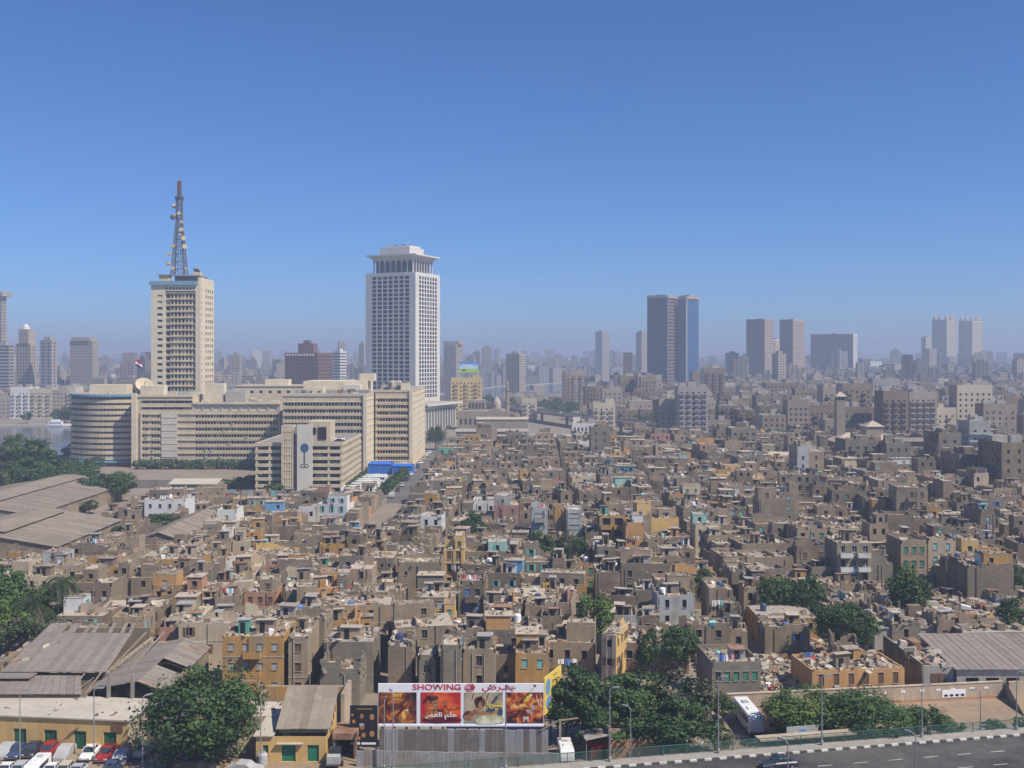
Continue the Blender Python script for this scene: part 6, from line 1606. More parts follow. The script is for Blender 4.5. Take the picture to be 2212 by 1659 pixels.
figs(3, [(.55, .80, .12, .08, 'pr_gold', .5), (.66, .90, .05, .035, 'pr_pale', .5), (.84, .75, .010, .2, 'pr_pale', .25), (.93, .68, .010, .18, 'pr_pale', -.12), (.72, .5, .06, .08, 'cloth_grey', .4), (.62, .36, .1, .04, 'cloth_grey', -.4), (.53, .12, .13, .09, 'sign_red', 0)])
lettering(t, 'SHOWING @', px(958), pz(1490), 1.05, 'sign_red', -.03, squeeze=1.28, bold=.012)
lettering(t, '...  \u0640\ufed3  \ufebd\ufeae\u0640\ufecc\ufef3', px(1045), pz(1489), 1.05, 'sign_red', -.03, squeeze=1.45, bold=.012)
lettering(PO[0][0], 'ANT', PO[0][1] + 2.4, zt - .62, .62, 'pr_gold', -.06, bold=.02)
lettering(PO[1][0], '\ufeae\ufee4\ufecc\ufedf\ufe8d \ufee2\ufee0\ufea3', PO[1][1] + 2.7, zb + .82, .85, 'sign_white', -.11, squeeze=1.3, bold=.02)
b = MB()
xg = PO[2][1] + 3.55
for cx_, cz_, r0, r1 in ((xg, zb + 2.2, .3, .15), (xg + 1.05, zb + 2.55, .28, .17)):
    for k in range(14):
        a0, a1 = 2 * math.pi * k / 14, 2 * math.pi * (k + 1) / 14
        b.quad((cx_ + r0 * math.cos(a0), -.12, cz_ + r0 * math.sin(a0)), (cx_ + r0 * math.cos(a1), -.12, cz_ + r0 * math.sin(a1)), (cx_ + r1 * math.cos(a1), -.12, cz_ + r1 * math.sin(a1)), (cx_ + r1 * math.cos(a0), -.12, cz_ + r1 * math.sin(a0)), 'pr_gold')
b.box(xg + .25, xg + 1.45, -.125, -.115, zb + 2.15, zb + 2.33, 'pr_gold'); b.box(xg - .55, xg - .4, -.125, -.115, zb + 2.3, zb + 2.95, 'pr_gold'); b.box(xg - .4, xg - .1, -.125, -.115, zb + 2.3, zb + 2.42, 'pr_gold'); b.build('lettering', PO[2][0])
lettering(PO[3][0], 'M', PO[3][1] + 2.62, zb + .22, .95, 'pr_pale', -.11, bold=.03)
b = MB(); b.bar((0, -.1, 0), (0, -.9, .35), .06, 'steel_dark'); b.box(-.16, .16, -1.15, -.8, .25, .5, 'steel_dark'); fm = b.mesh('floodlight')
for u in (945, 1060, 1094, 1155): link('floodlight', fm, t, (px(u), 0, BZ1 - .35))
# yellow side sign
yx, yy = Xu(1176.5, 141.2), 141.2
t = thing('yellow_sign', 'yellow advertising sign with blue panels turned away beside the film billboard', 'sign', (yx, yy, 0), math.atan2(6.2, 2.5))
b = MB(); b.box(0, 6.7, 0, .2, 4.6, 9.5, 'sign_yellow'); b.build('panel', t)
b = MB(); blob(b, 1.3, 8.0, .95, 1.1, 'sign_blue', -.02); blob(b, 1.6, 5.9, 1.1, .85, 'sign_blue', -.02)
for k, (z, l) in enumerate(((8.9, 1.4), (8.2, 2.0), (7.3, 2.6), (6.6, 2.2), (5.6, 2.6), (5.1, 1.8))): b.box(3.4, 3.4 + l, -.03, -.01, z, z + .14, 'car_blue')
b.build('print', t)
b = MB()
for x in (.5, 3.3, 6.2): b.bar((x, .35, 0), (x, .35, 9), .18, 'steel_dark')
b.build('post', t)
t = thing('tall_poster', 'tall black poster with dim portrait heads beside the film billboard', 'poster', (Xu(756, 140), 140, 0))
b = MB(); b.box(0, 3.6, 0, .15, 1.5, 6.3, 'poster_black'); b.build('panel', t)
b = MB()
for n, (x, z, r) in enumerate(((1.55, 4.9, .32), (.5, 4.2, .28), (2.9, 4.8, .4), (1.6, 3.5, .4), (.3, 5.1, .2), (1.8, 2.4, .35), (2.9, 2.6, .4), (1.2, 2.0, .25))): blob(b, x, z, r * .8, r, 'pr_skin', -.02 - .002 * n)
blob(b, 1.55, 3.8, .34, .22, 'cloth_grey', -.05); b.build('printed_figure', t)
lettering(t, '\u2014\u2014\u2014\u2014', 1.9, 5.72, .5, 'pr_gold', -.02, bold=.01)
b = MB(); b.box(0, 1.3, -.04, -.005, 1.2, 1.5, 'sign_white'); b.box(1.5, 3.4, -.04, -.005, 1.2, 1.45, 'sign_white'); b.bar((.2, .3, 0), (.2, .3, 6), .16, 'steel_dark'); b.bar((3.4, .3, 0), (3.4, .3, 6), .16, 'steel_dark'); b.build('frame', t)
t = thing('dark_gateway', 'dark roofed gateway between the yellow garage and the sheet fence', 'gateway', (-22.2, 138, 0))
b = MB(); b.box(-.9, -.7, 0, 4, 0, 2.6, 'concrete_dark'); b.box(1.7, 1.9, 0, 4, 0, 2.6, 'shutter_brown'); b.box(-1, 2.1, -.2, 4, 2.6, 3.4, 'rust'); b.box(-.7, 1.7, 3.8, 4, 0, 2.6, 'dark'); b.build('frame', t)
# corrugated fences below
sheet_fence('sheet_fence', 'low pale grey sheet fence along the kerb below the film billboard', [(-19.8, 135.6), (6.1, 134.6)], 2.1, 'tin', .86, ['tin', 'cloth_grey', 'tin'])
sheet_fence('sheet_fence', 'upper dirty grey sheet hoarding directly beneath the film billboard', [(-17.4, 139.9), (5.4, 139.4)], 3.35, 'corrugated', .82, ['corrugated', 'concrete_dark', 'corrugated', 'cloth_grey'])
t = thing('timber_prop', 'pale timber post and strut propping the end of the hoarding', 'post', (6.3, 139.6, 0))
b = MB(); b.bar((0, 0, 0), (0, 0, 4.6), .3, 'plank'); b.bar((-2.6, -.4, 3.3), (-.1, 0, 4.5), .14, 'plank'); b.bar((0, 0, 4.5), (2.4, .6, 4.6), .16, 'plank'); b.build('timber', t)
rubble_lot('rubbish heap between the two sheet fences', -19, 3, 136.4, 139, 260, 9, .8, .3)

# ------------------------------------------------------------------ road on its embankment, kerb, railing
RA = math.atan2(10.6, 52.8); RX, RY, RZ = 12.9, 126.3, 3.5
road_root = kind(link('road', None, None, (RX, RY, 0), RA), 'structure')
b = MB(); b.box(-60, 110, -40, .0, 0, RZ, 'concrete', top='asphalt'); b.build('carriageway', road_root)
b = MB()
for yy_, L0 in ((-4.4, 0), (-8.2, 2.2)):
    for k in range(-14, 26): b.box(k * 4.6 + L0, k * 4.6 + L0 + 1.9, yy_, yy_ + .11, RZ + .004, RZ + .008, 'paint_white')
b.build('lane_marking', road_root)
b = MB(); b.box(-60, 110, .01, 2.4, 0, RZ + .12, 'concrete', top='pavement'); b.build('footway', road_root)
kb = {}
for m in ('paint_white', 'paint_black'):
    q = MB(); q.box(.02, .93, -.16, .16, 0, .2, m); kb[m] = q.mesh('kerb_stone')
for k in range(-36, 92): link('kerb_stone', kb['paint_white' if k % 2 else 'paint_black'], road_root, (k * .95, 0, RZ + .001))
NET = bpy.data.materials.new('green_netting'); NET.use_nodes = True; MATS['netting'] = NET; nt = NET.node_tree
tr = nt.nodes.new('ShaderNodeBsdfTransparent'); mx = nt.nodes.new('ShaderNodeMixShader'); mx.inputs[0].default_value = .2
nt.nodes['Principled BSDF'].inputs['Base Color'].default_value = (.05, .13, .105, 1)
nt.links.new(tr.outputs[0], mx.inputs[1]); nt.links.new(nt.nodes['Principled BSDF'].outputs[0], mx.inputs[2]); nt.links.new(mx.outputs[0], nt.nodes['Material Output'].inputs['Surface'])
t = thing('road_railing', 'long green railing with netting panels along the road edge', 'railing', (RX, RY, 0), RA)
t.location = (RX - 2.1 * math.sin(RA), RY + 2.1 * math.cos(RA), RZ + .12)
b = MB(); b.box(-.04, .04, -.04, .04, 0, 1.15, 'rail_green'); pm = b.mesh('rail_post')
b = MB(); b.box(.06, 2.94, -.01, .01, .12, 1.08, 'netting'); nm_ = b.mesh('net_panel')
for k in range(-12, 30):
    link('post', pm, t, (k * 3.0, 0, 0)); link('net_panel', nm_, t, (k * 3.0, 0, 0))
b = MB(); b.box(-36, 90, -.06, .06, 1.152, 1.22, 'rail_green'); b.build('handrail', t)
def lamp_post(label, x, y, z, h, arm=1.4, ang=0.0, double=False, group='lamp posts along the road'):
    t = thing('lamp_post', label, 'lamp post', (x, y, z), ang, group)
    b = MB(); b.tube([(0, 0, 0), (0, 0, h)], [.095, .055], 'steel', 8); b.build('pole', t)
    b = MB(); b.lathe([(.2, 0), (.2, .5), (.13, .6)], 'steel', 8); b.build('base', t)
    for s in ((-1, 1) if double else (1,)):
        b = MB(); b.tube([(0, 0, h - .05), (s * arm * .5, 0, h + .25), (s * arm, 0, h + .3)], [.05, .05, .05], 'steel', 6); b.build('arm', t)
        b = MB(); b.rbox((s * (arm + .3), 0, h + .28), (.75, .26, .16), 0, 'steel'); b.rbox((s * (arm + .35), 0, h + .19), (.5, .2, .03), 0, 'frame_white'); b.build('lamp_head', t)
    return t
def road_pt(s, off): return (RX + s * math.cos(RA) - off * math.sin(RA), RY + s * math.sin(RA) + off * math.cos(RA))
for n, (u, vt) in enumerate(((1092, 1488), (1318, 1486), (1551, 1462), (1775, 1460), (1992, 1478), (2196, 1452))):
    # foot on the footway edge
    best = min(range(-300, 900), key=lambda k: abs(CX + F * road_pt(k * .1, 1.6)[0] / road_pt(k * .1, 1.6)[1] - u)); x, y = road_pt(best * .1, 1.6)
    lamp_post(['slender lamp post on the footway before the sheet hoarding', 'slender lamp post on the footway by the pink roofless hut', 'slender lamp post on the footway before the dry park tree', 'slender lamp post on the footway at the light-green tree', 'slender lamp post on the footway by the dark dome-shaped tree', 'slender lamp post on the footway at the far end of the beige wall'][n], x, y, RZ + .1, Zv(vt, y) - RZ - .3, .5, 0)
for n, (u, vt) in enumerate(((1702, 1606), (1978, 1590))):
    x, y = Xu(u, 118), 118.0
    lamp_post(['short road lamp in the central reserve beside the dark car', 'short road lamp in the central reserve beyond the dark car'][n], x, y, RZ, Zv(vt, y) - RZ, .7, 2.2, group='lamps of the central reserve')
for n, (u, vt, Y, lab) in enumerate(((43, 1495, 134.5, 'grey lamp post in the car park at the first green door'), (203, 1492, 138, 'grey lamp post in the car park between green doors'), (308, 1508, 134, 'grey lamp post in the car park beside the big tree'), (563, 1502, 135, 'grey lamp post between the big tree and the yellow garage'), (830, 1518, 134.6, 'grey lamp post before the tall black poster'), (849, 1500, 134, 'grey lamp post at the left end of the film billboard'),
                                   (1362, 1532, 132.5, 'short lamp post by the pink roofless hut wall'), (1835, 1590 - 74, 150, 'thin lamp post among the courtyard trees'), (2118, 1494, 149, 'thin bracket lamp post in the paved courtyard'), (1652, 1528, 147.5, 'thin lamp post beside the white minibus'))):
    lamp_post(lab, Xu(u, Y), Y, 0, Zv(vt, Y), .6, n * .4, group='lamp posts of the yards')

# ------------------------------------------------------------------ courtyard on the right
sheet('courtyard', [(28, 135), (110, 148), (110, 170), (31, 157)], .006, 'earth')
sheet('path', [(60, 142.5), (110, 152), (110, 157), (58, 149)], .012, 'pavement')
t = thing('courtyard_wall', 'long beige courtyard wall hung with small white notices', 'wall', (31.7, 156.8, 0), math.atan2(6.2, 43.3))
b = MB(); b.box(0, 43.7, 0, .4, 0, 2.4, 'sand'); b.build('wall', t)
b = MB(); b.box(-.05, 43.8, -.08, .48, 2.4, 2.52, 'roof_tan'); b.build('coping', t)
b = MB(); b.box(0, 43.7, -.05, -.003, 0, .35, 'salmon'); b.build('plinth', t)
nb = MB(); nb.box(-.35, .35, -.05, -.003, 0, .35, 'sign_white'); nb.box(-.2, .2, -.06, -.051, .1, .18, 'sign_blue'); nbm = nb.mesh('notice')
for x in (24.5, 27.5, 30.5, 33.2, 35.6, 38.6, 41): link('notice', nbm, t, (x, 0, 1.45))
b = MB(); b.box(33.8, 37.6, -.06, -.005, .45, 1.6, 'sign_white')
for k in range(4): blob(b, 34.4 + k * .9, .75, .35, .2, 'navy', -.065)
b.build('banner', t)
t = thing('beige_return_wall', 'short beige wall turning away at the courtyard corner', 'wall', (76, 163, 0), .2)
b = MB(); b.box(0, 12, 0, .4, 0, 2.4, 'sand', top='roof_tan'); b.quad((-.3, .5, 0), (-3.5, -8, 0), (-3.5, -8, .2), (-.3, .5, 2.4), 'concrete_dark'); b.build('wall', t)
t = thing('pergola', 'brown and tan boundary pergola with square pillars beside the railing', 'pergola', (*road_pt(20.5, 4.6), 0), RA)
b = MB(); b.box(-1, 12, -.4, .4, 3.35, 3.75, 'pink'); b.box(-1.1, 12.1, -.9, .9, 3.76, 3.95, 'sand'); b.build('beam', t)
b = MB(); b.box(-.25, .25, -.25, .25, 0, 3.35, 'sand'); pm = b.mesh('pillar')
for x in (0, 3, 7.5, 11.5): link('pillar', pm, t, (x, 0, 0))
t = thing('notice_panel', 'flat grey notice panel standing before the parked minibus', 'sign', (*road_pt(26.5, 6.6), 0), RA)
b = MB(); b.box(-2.2, 2.2, 0, .1, 2.6, 4.3, 'shutter_grey'); b.box(-.4, .5, -.02, -.002, 3.3, 3.9, 'sign_blue'); b.build('panel', t)
b = MB(); b.bar((-1.8, .2, 0), (-1.8, .2, 4), .12, 'steel_dark'); b.bar((1.8, .2, 0), (1.8, .2, 4), .12, 'steel_dark'); b.build('post', t)
t = thing('roofless_hut', 'roofless pink-walled hut with tin lean-to beside the railing', 'hut', (Xu(1372, 137), 137, 0), .08)
b = MB(); b.box(-3.4, 3.2, 0, .3, 0, 2.9, 'salmon'); b.box(-3.4, -3.1, .31, 5.5, 0, 4.2, 'salmon', top='debris'); b.box(2.9, 3.2, .31, 5.5, 0, 3.8, 'sand', top='debris'); b.box(-3.1, 2.9, 5.2, 5.5, 0, 4.4, 'salmon', top='debris'); b.box(-3.1, 2.9, 2.4, 2.6, 0, 3.5, 'sand', top='debris'); b.build('wall', t)
b = MB(); b.box(-3.1, 2.9, .3, 2.4, 2.6, 2.75, 'roof_grey'); b.box(-3.1, 2.9, 2.6, 5.2, 2.2, 2.3, 'white_roof'); b.build('roof', t)
b = MB(); b.rbox((-5.0, 1.6, 3.3), (3.2, 3.4, .08), .1, 'tin', 0, -.15); b.bar((-6.3, .2, 0), (-6.3, .2, 3), .1, 'plank'); b.bar((-6.3, 3, 0), (-6.3, 3, 3), .1, 'plank'); b.box(-5.8, -3.5, .8, 1.0, 0, 2.6, 'pr_maroon'); b.build('lean_to', t)
# warehouses of the right edge
shed('warehouse', 'wide warehouse with grey corrugated slope and dark square bays', 68.2, 104, 163.5, 178, 4.2, 1.6, 'concrete', 'corrugated', openings=11, cat='warehouse', mono=True, sheets=True)
t = thing('ruined_gatehouse', 'ruined gate building with fallen roof boards and dark left flank', 'building', (65.6, 164, 0))
b = MB(); b.box(-2.3, 2.3, 0, .4, 0, 4.6, 'concrete'); b.box(-2.6, -2.31, 0, 17, 0, 4.9, 'darkbrick', top='debris'); b.box(2.0, 2.3, .41, 16, 0, 4.4, 'concrete'); b.build('wall', t)
b = MB(); b.box(-1.2, 1.2, -.06, -.003, .05, 3.4, 'shutter_brown'); b.box(-.02, .02, -.08, -.061, .1, 3.3, 'dark'); b.build('gate', t)
b = MB(); b.box(-2.3, 2.0, .41, 16.5, 3.9, 4.0, 'roof_grey'); b.build('roof', t)
b = MB(); rubble(b, -2.3, 2.2, .4, 12, 4.1, 130, random.Random(6), .3, 2.8, .9); kind(b.build('fallen_boards', t), 'stuff')
for n, (x, y, w, d, h, m, lab) in enumerate(((63, 186.5, 13, 12, 4.6, 'concrete', 'low flat-roofed ruin with pale gable beside the dark tree'), (77, 182, 16, 11, 5.0, 'mud2', 'low flat-roofed ruin with broken skylights behind the wide warehouse'), (76, 195, 18, 12, 4.8, 'mud', 'broad flat ruin roof strewn with boards'), (94, 186, 20, 14, 5.2, 'mud2', 'flat-roofed ruin at the picture edge with long shaded flank'), (60, 199, 15, 9, 4.4, 'sand', 'flat dusty ruin roof below the tree by the tan tenement'))):
    add_dummy = (x, x + w, y, y + d); FOOT.append(add_dummy)
    t = thing('roof_ruin', lab, 'ruin', (x + w / 2, y + d / 2, 0), .05)
    b = MB(); sp_ = facade(b, (-w / 2, -d / 2), (w / 2, -d / 2), 0, h, even(w, int(w / 3), 1.0, .5, .5), [(1.6, 2.9)], m, .25); b.quad((w / 2, -d / 2, 0), (w / 2, d / 2, 0), (w / 2, d / 2, h), (w / 2, -d / 2, h), m); b.quad((-w / 2, d / 2, 0), (-w / 2, -d / 2, 0), (-w / 2, -d / 2, h), (-w / 2, d / 2, h), m); b.quad((w / 2, d / 2, 0), (-w / 2, d / 2, 0), (-w / 2, d / 2, h), (w / 2, d / 2, h), m); b.build('wall', t)
    b = MB(); b.box(-w / 2 - .2, w / 2 + .2, -d / 2 - .2, d / 2 + .2, h, h + .2, 'roof_grey'); b.build('roof', t); put_windows(t, sp_, 'hole')
    b = MB(); rubble(b, -w / 2, w / 2, -d / 2, d / 2, h + .2, 150, random.Random(n + 60), .2, 2.4, .25); kind(b.build('roof_rubble', t), 'stuff')
    rq = random.Random(n + 5)
    for k in range(2):
        xx, yy_ = rq.uniform(-w / 2 + 1, 0) if k else rq.uniform(1, w / 2 - 3), rq.uniform(-d / 2 + 1, d / 2 - 3); b = MB(); b.box(xx, xx + rq.uniform(1.2, 2.6), yy_, yy_ + 1.4, h + .2, h + .2 + rq.uniform(.7, 2.2), rq.choice(['concrete', 'rust', 'darkbrick'])); b.build('roof_vent', t)
# ------------------------------------------------------------------ trees
def crown_mesh(name, seed, n_clump, n_leaf, leaf, mats, flat=1.0, dens=.9, droop=.0, lo=-.75, rough=.3, thin=0.0):
    """unit crown: radius 1, centre at the origin; many small leaf faces on clumps spread through the volume"""
    g = np.random.default_rng(seed); C = []; Rr = []
    while len(C) < n_clump:
        p = g.normal(size=3); p /= np.linalg.norm(p); r = (.45 + .55 * g.random() ** .5)
        p = p * r * np.array([1, 1, flat])
        if p[2] < lo * flat: continue
        p[:2] *= 1 + rough * 1.3 * (g.random() - .5); p[2] *= 1 + rough * 1.6 * (g.random() - .4)
        C.append(p * .82); Rr.append(.11 + .24 * g.random() ** 1.3)
    C = np.array(C); Rr = np.array(Rr)
    idx = g.integers(0, n_clump, n_leaf)
    d = g.normal(size=(n_leaf, 3)); d /= np.linalg.norm(d, axis=1)[:, None]
    P = C[idx] + d * (Rr[idx] * (.55 + .55 * g.random(n_leaf)))[:, None] * np.array([1.1, 1.1, .85])
    nrm = d * .8 + g.normal(size=(n_leaf, 3)) * .55 + P * .35 + np.array([0, 0, .25]); nrm /= np.linalg.norm(nrm, axis=1)[:, None]
    t = np.cross(nrm, g.normal(size=(n_leaf, 3))); t /= np.linalg.norm(t, axis=1)[:, None]; bt = np.cross(nrm, t)
    s = (leaf * (.45 + 1.2 * g.random(n_leaf) ** 1.5))[:, None]; w = s * (.5 + .3 * g.random(n_leaf))[:, None]
    V = np.empty((n_leaf, 4, 3)); V[:, 0] = P - t * s; V[:, 1] = P - bt * w + nrm * s * .15; V[:, 2] = P + t * s; V[:, 3] = P + bt * w - nrm * s * .1
    V = V.reshape(-1, 3); Fc = np.arange(n_leaf * 4).reshape(-1, 4)
    me = bpy.data.meshes.new(name); me.from_pydata(V.tolist(), [], Fc.tolist())
    for m in mats: me.materials.append(MATS[m])
    cm = g.integers(0, len(mats), n_clump); me.polygons.foreach_set('material_index', cm[idx].astype(np.int32))
    return me, C
CROWN = {}
def crown(kind_, size, v):
    k = (kind_, size, v)
    if k in CROWN: return CROWN[k]
    nl, lf, nc = dict(big=(17000, .030, 95), mid=(7000, .046, 52), small=(900, .12, 22))[size]
    mats = dict(dark=['leaf_dark', 'leaf_mid', 'leaf_dark'], mid=['leaf_mid', 'leaf_dark', 'leaf_mid'], light=['leaf_light', 'leaf_mid', 'leaf_light'], dry=['leaf_dry', 'leaf_dark', 'leaf_dry'])[kind_]
    CROWN[k] = crown_mesh('crown_%s' % kind_, hash((len(kind_), size == 'big', v)) & 0xfff, nc, nl if kind_ != 'dry' else int(nl * .6), lf, mats, .9)
    return CROWN[k]
def tree(label, u, vb, wpx, vt, k='mid', size='mid', v=0, name='tree', group=None, Y=None, low=.18, X=None, W=None, H=None):
    Y = Y or Yg(vb); x = Xu(u, Y) if X is None else X; w = W or wpx * Y / F; h = H or max(2.2, Zv(vt, Y))
    t = thing(name, label, 'tree' if name.endswith('tree') else 'shrub', (x, Y, 0), (u * 37 % 628) / 100, group)
    me, C = crown(k, size, v); cb = h * low; rx = w / 2 * 1.05; rz_ = (h - cb) / 2
    o = link('crown', me, t, (0, 0, cb + rz_)); o.scale = (rx, rx, rz_ * 1.12)
    b = MB(); r0 = max(.12, w * .03); hz_ = cb + rz_ * .9
    b.tube([(0, 0, 0), (.1, .05, hz_ * .5), (0, .1, hz_)], [r0, r0 * .75, r0 * .45], 'bark', 8)
    for j in range(6 if size != 'small' else 2):
        c = C[(j * 7) % len(C)]; b.tube([(0, 0, hz_ * (.45 + .07 * j)), (c[0] * rx * .45, c[1] * rx * .45, hz_ * .8 + j * .1), (c[0] * rx * .9, c[1] * rx * .9, cb + rz_ + c[2] * rz_ * .9)], [r0 * .5, r0 * .32, r0 * .12], 'bark', 6)
    b.build('trunk', t)
    return t
tree('big dense dark green tree beside the car park', 442, 1652, 258, 1448, 'dark', 'big', 0, low=.03)
for a in (('tall dark park tree behind the yellow sign', 1258, 1606, 145, 1446, 'dark', 'mid', 1), ('leafy park tree with pale bare branches', 1360, 1596, 180, 1444, 'mid', 'mid', 2), ('bright green bushy park tree over the dark path', 1318, 1622, 160, 1520, 'mid', 'mid', 3), ('greyish dry park tree in the middle of the clump', 1470, 1604, 165, 1450, 'dry', 'mid', 0), ('dark rounded park tree beside the roofless hut', 1462, 1640, 180, 1515, 'dark', 'mid', 4), ('small crooked park tree by the beige wall', 1560, 1562, 62, 1500, 'mid', 'mid', 5), ('dry olive bush at the railing', 1543, 1630, 80, 1560, 'dry', 'mid', 1), ('dark tree at the shadowed end of the park', 1222, 1600, 90, 1480, 'mid', 'mid', 0),
          ('light green courtyard tree shading the minibuses', 1735, 1600, 185, 1482, 'light', 'big', 1), ('wide dark green spreading courtyard tree', 1868, 1612, 225, 1494, 'mid', 'big', 2), ('dark dome-shaped courtyard tree', 2003, 1598, 112, 1524, 'dark', 'mid', 2), ('small round courtyard bush beside the pink disc', 2072, 1592, 42, 1562, 'mid', 'small', 0), ('small leafy courtyard tree by the lamp post', 2150, 1592, 62, 1558, 'mid', 'mid', 1), ('dark shrub cut by the picture edge', 2207, 1590, 40, 1548, 'dark', 'mid', 3),
          ('light green tree among the palms', 16, 1420, 120, 1290, 'light', 'mid', 2), ('olive leafy tree below the palms', 66, 1440, 140, 1325, 'dry', 'mid', 3), ('tall green tree cut by the picture edge beside the palms', -6, 1390, 130, 1212, 'mid', 'mid', 3), ('dark tree behind the leaning palm', 108, 1400, 100, 1296, 'dark', 'mid', 2), ('broad green tree overhanging the slipped roofing', 44, 1400, 150, 1246, 'mid', 'mid', 4),
          ('rounded tree left of the grey shed', 205, 1084, 78, 1022, 'mid', 'mid', 3), ('rounded tree touching the grey shed', 252, 1084, 90, 1014, 'mid', 'mid', 4), ('small tree at the warehouse corner', 246, 1172, 48, 1134, 'dark', 'mid', 2), ('low tree behind the warehouse ridge', 193, 1110, 44, 1080, 'dark', 'mid', 3), ('small bush beside the narrow workshop', 420, 1176, 40, 1150, 'dark', 'small', 1),
          ('large street tree at the head of the asphalt street', 941, 972, 46, 918, 'dark', 'mid', 5), ('small tree at the foot of the emblem slab', 592, 1070, 44, 1042, 'mid', 'small', 2), ('dark tree on the lane near the tan wall', 1385, 960, 26, 935, 'dark', 'small', 1)):
    tree(*a)
for lab, u, vt, wp, H, k, sz, v in QTREES:
    q = (CH - H) * F / (vt - HZ); tree(lab, u, 0, wp, vt, k, sz, v, Y=q, H=H, low=.25)
for n, (u, vb, w, vt) in enumerate(((25, 1046, 100, 946), (78, 1052, 110, 952), (120, 1058, 90, 985), (150, 1050, 100, 990), (185, 1046, 60, 998), (15, 1066, 90, 1002), (70, 1072, 90, 1010), (110, 1074, 80, 1012), (205, 1020, 46, 984), (152, 995, 40, 960), (45, 1020, 80, 940))):
    tree(['tree of the riverside grove with the widest crown', 'tree of the riverside grove above the water', 'tree of the riverside grove facing the round drum', 'tree of the riverside grove behind the dark sheet fence', 'tree of the riverside grove beside the blue canopy', 'low tree of the riverside grove at the picture edge', 'low tree of the riverside grove by the long warehouse', 'low tree of the riverside grove before the sheet fence', 'small tree beneath the round drum', 'tree leaning over the river by the drum', 'tallest tree of the riverside grove'][n], u, vb, w, vt, ['mid', 'dark'][n % 2], 'mid', n % 5, group='riverside grove')
# hedges and street trees around the car park
def hedge(label, x0, x1, y0, y1, h, n, k='light'):
    t = thing('hedge', label, 'hedge', ((x0 + x1) / 2, (y0 + y1) / 2, 0)); rr = random.Random(int(x0 * 3 + y0))
    b = MB()
    for j in range(n):
        f = (j + .5) / n; x = x0 + (x1 - x0) * f; y = y0 + (y1 - y0) * f; s = h * rr.uniform(.62, .8)
        o = link('foliage', crown(k if rr.random() < .7 else 'mid', 'small', j % 4)[0], t, (x - (x0 + x1) / 2, y - (y0 + y1) / 2, h * .5)); o.scale = (s, s, h * .6); o.rotation_euler = (0, 0, rr.uniform(0, 6))
        b.tube([(x - (x0 + x1) / 2, y - (y0 + y1) / 2, 0), (x - (x0 + x1) / 2, y - (y0 + y1) / 2, h * .6)], [.15, .06], 'bark', 5)
    b.build('stems', t)
hedge('bright clipped hedge along the right side of the car park tower', -63.4, -62.6, 408, 456, 3.6, 18)
hedge('dark hedge row beside the asphalt street', -48.6, -47.4, 404, 470, 3.8, 20, 'dark')
hedge('bright hedge left of the car park tower', -112, -104, 414, 438, 4.2, 12)
hedge('dark scrub along the old quarter edge of the street', -35.4, -34.6, 392, 480, 3.4, 18, 'dark')
hedge('dusty palms and shrubs along the foot of the office slab', -176, -112, 497, 497, 4.5, 24, 'mid')
# far trees
rr = random.Random(90); FARL = ['far bank tree in the green belt behind the ministry', 'far bank tree lining the river wall', 'garden tree in the far city']
for n in range(90):
    if n < 36: x, y = rr.uniform(-40, 70), rr.uniform(960, 1120); lab = FARL[0]
    elif n < 62:
        f = rr.random(); i = rr.randrange(0, 3); p, q = FAR_BANK[i], FAR_BANK[i + 1]; x, y = p[0] + (q[0] - p[0]) * f - 12 + rr.uniform(-8, 3), p[1] + (q[1] - p[1]) * f + 14 + rr.uniform(0, 18); lab = FARL[1]
    else:
        y = rr.uniform(700, 1500); x = rr.uniform(.02, .48) * y; lab = FARL[2]
    if in_poly(x, y, RIVER): continue
    s = rr.uniform(7, 14)
    tree(lab, 100 + n, 0, 0, 0, ['dark', 'mid'][n % 2], 'small', n % 5, group=['trees of the green belt', 'trees of the far bank', 'trees of the far city'][FARL.index(lab)], Y=y, X=x, W=s, H=s * rr.uniform(.8, 1.15))
# palms
def palm(label, u, vb, vtop, crown_px, lean=0.0):
    Y = Yg(vb); x = Xu(u, Y); h = Zv(vtop, Y); rr = random.Random(u)
    t = thing('palm_tree', label, 'palm', (x, Y, 0))
    pts = [(lean * math.sin(i / 6 * 1.4) * 1.2, 0, h * i / 6) for i in range(7)]; tx = pts[-1][0]
    b = MB(); b.tube(pts, [.34, .3, .27, .25, .24, .24, .28], 'bark', 9); b.build('trunk', t)
    rad = crown_px * Y / F / 2
    for j in range(34):
        az = j * 2.399; up = rr.uniform(-.75, .95); dry = up < -.3
        b = MB(); L = rad * rr.uniform(.85, 1.12); prev = None; m = 'frond_dry' if dry and rr.random() < .55 else 'frond'
        for s in range(7):
            f = s / 6; r = L * (f * math.cos(up * .9) * (1 - .12 * f)); z = L * (f * math.sin(up) - .75 * f * f)
            p = Vector((tx + r * math.cos(az), r * math.sin(az), h + z)); sd = Vector((-math.sin(az), math.cos(az), 0)) * (.42 * math.sin(math.pi * min(f * .9 + .1, 1)) + .04) * rad / 4
            if prev:
                q, e = prev; dn = Vector((0, 0, -.22 * rad / 4))
                for sg in (-1, 1):
                    for n_ in range(3):
                        a0, a1 = n_ / 3, n_ / 3 + .2
                        c0, c1 = q.lerp(p, a0), q.lerp(p, a1)
                        b.quad(tuple(c0), tuple(c1), tuple(c1 + sd * sg * 1.5 + dn), tuple(c0 + sd * sg * 1.5 + dn + (p - q) * .35), m)
                b.bar(tuple(q), tuple(p), .07, m)
            prev = (p, sd)
        b.build('frond', t)
palm('date palm with hanging fronds leaning over the ruined warehouse', 98, 1415, 1300, 128, -1.6)
palm('taller date palm with thin pale trunk behind the leaning palm', 134, 1402, 1254, 108, .1)

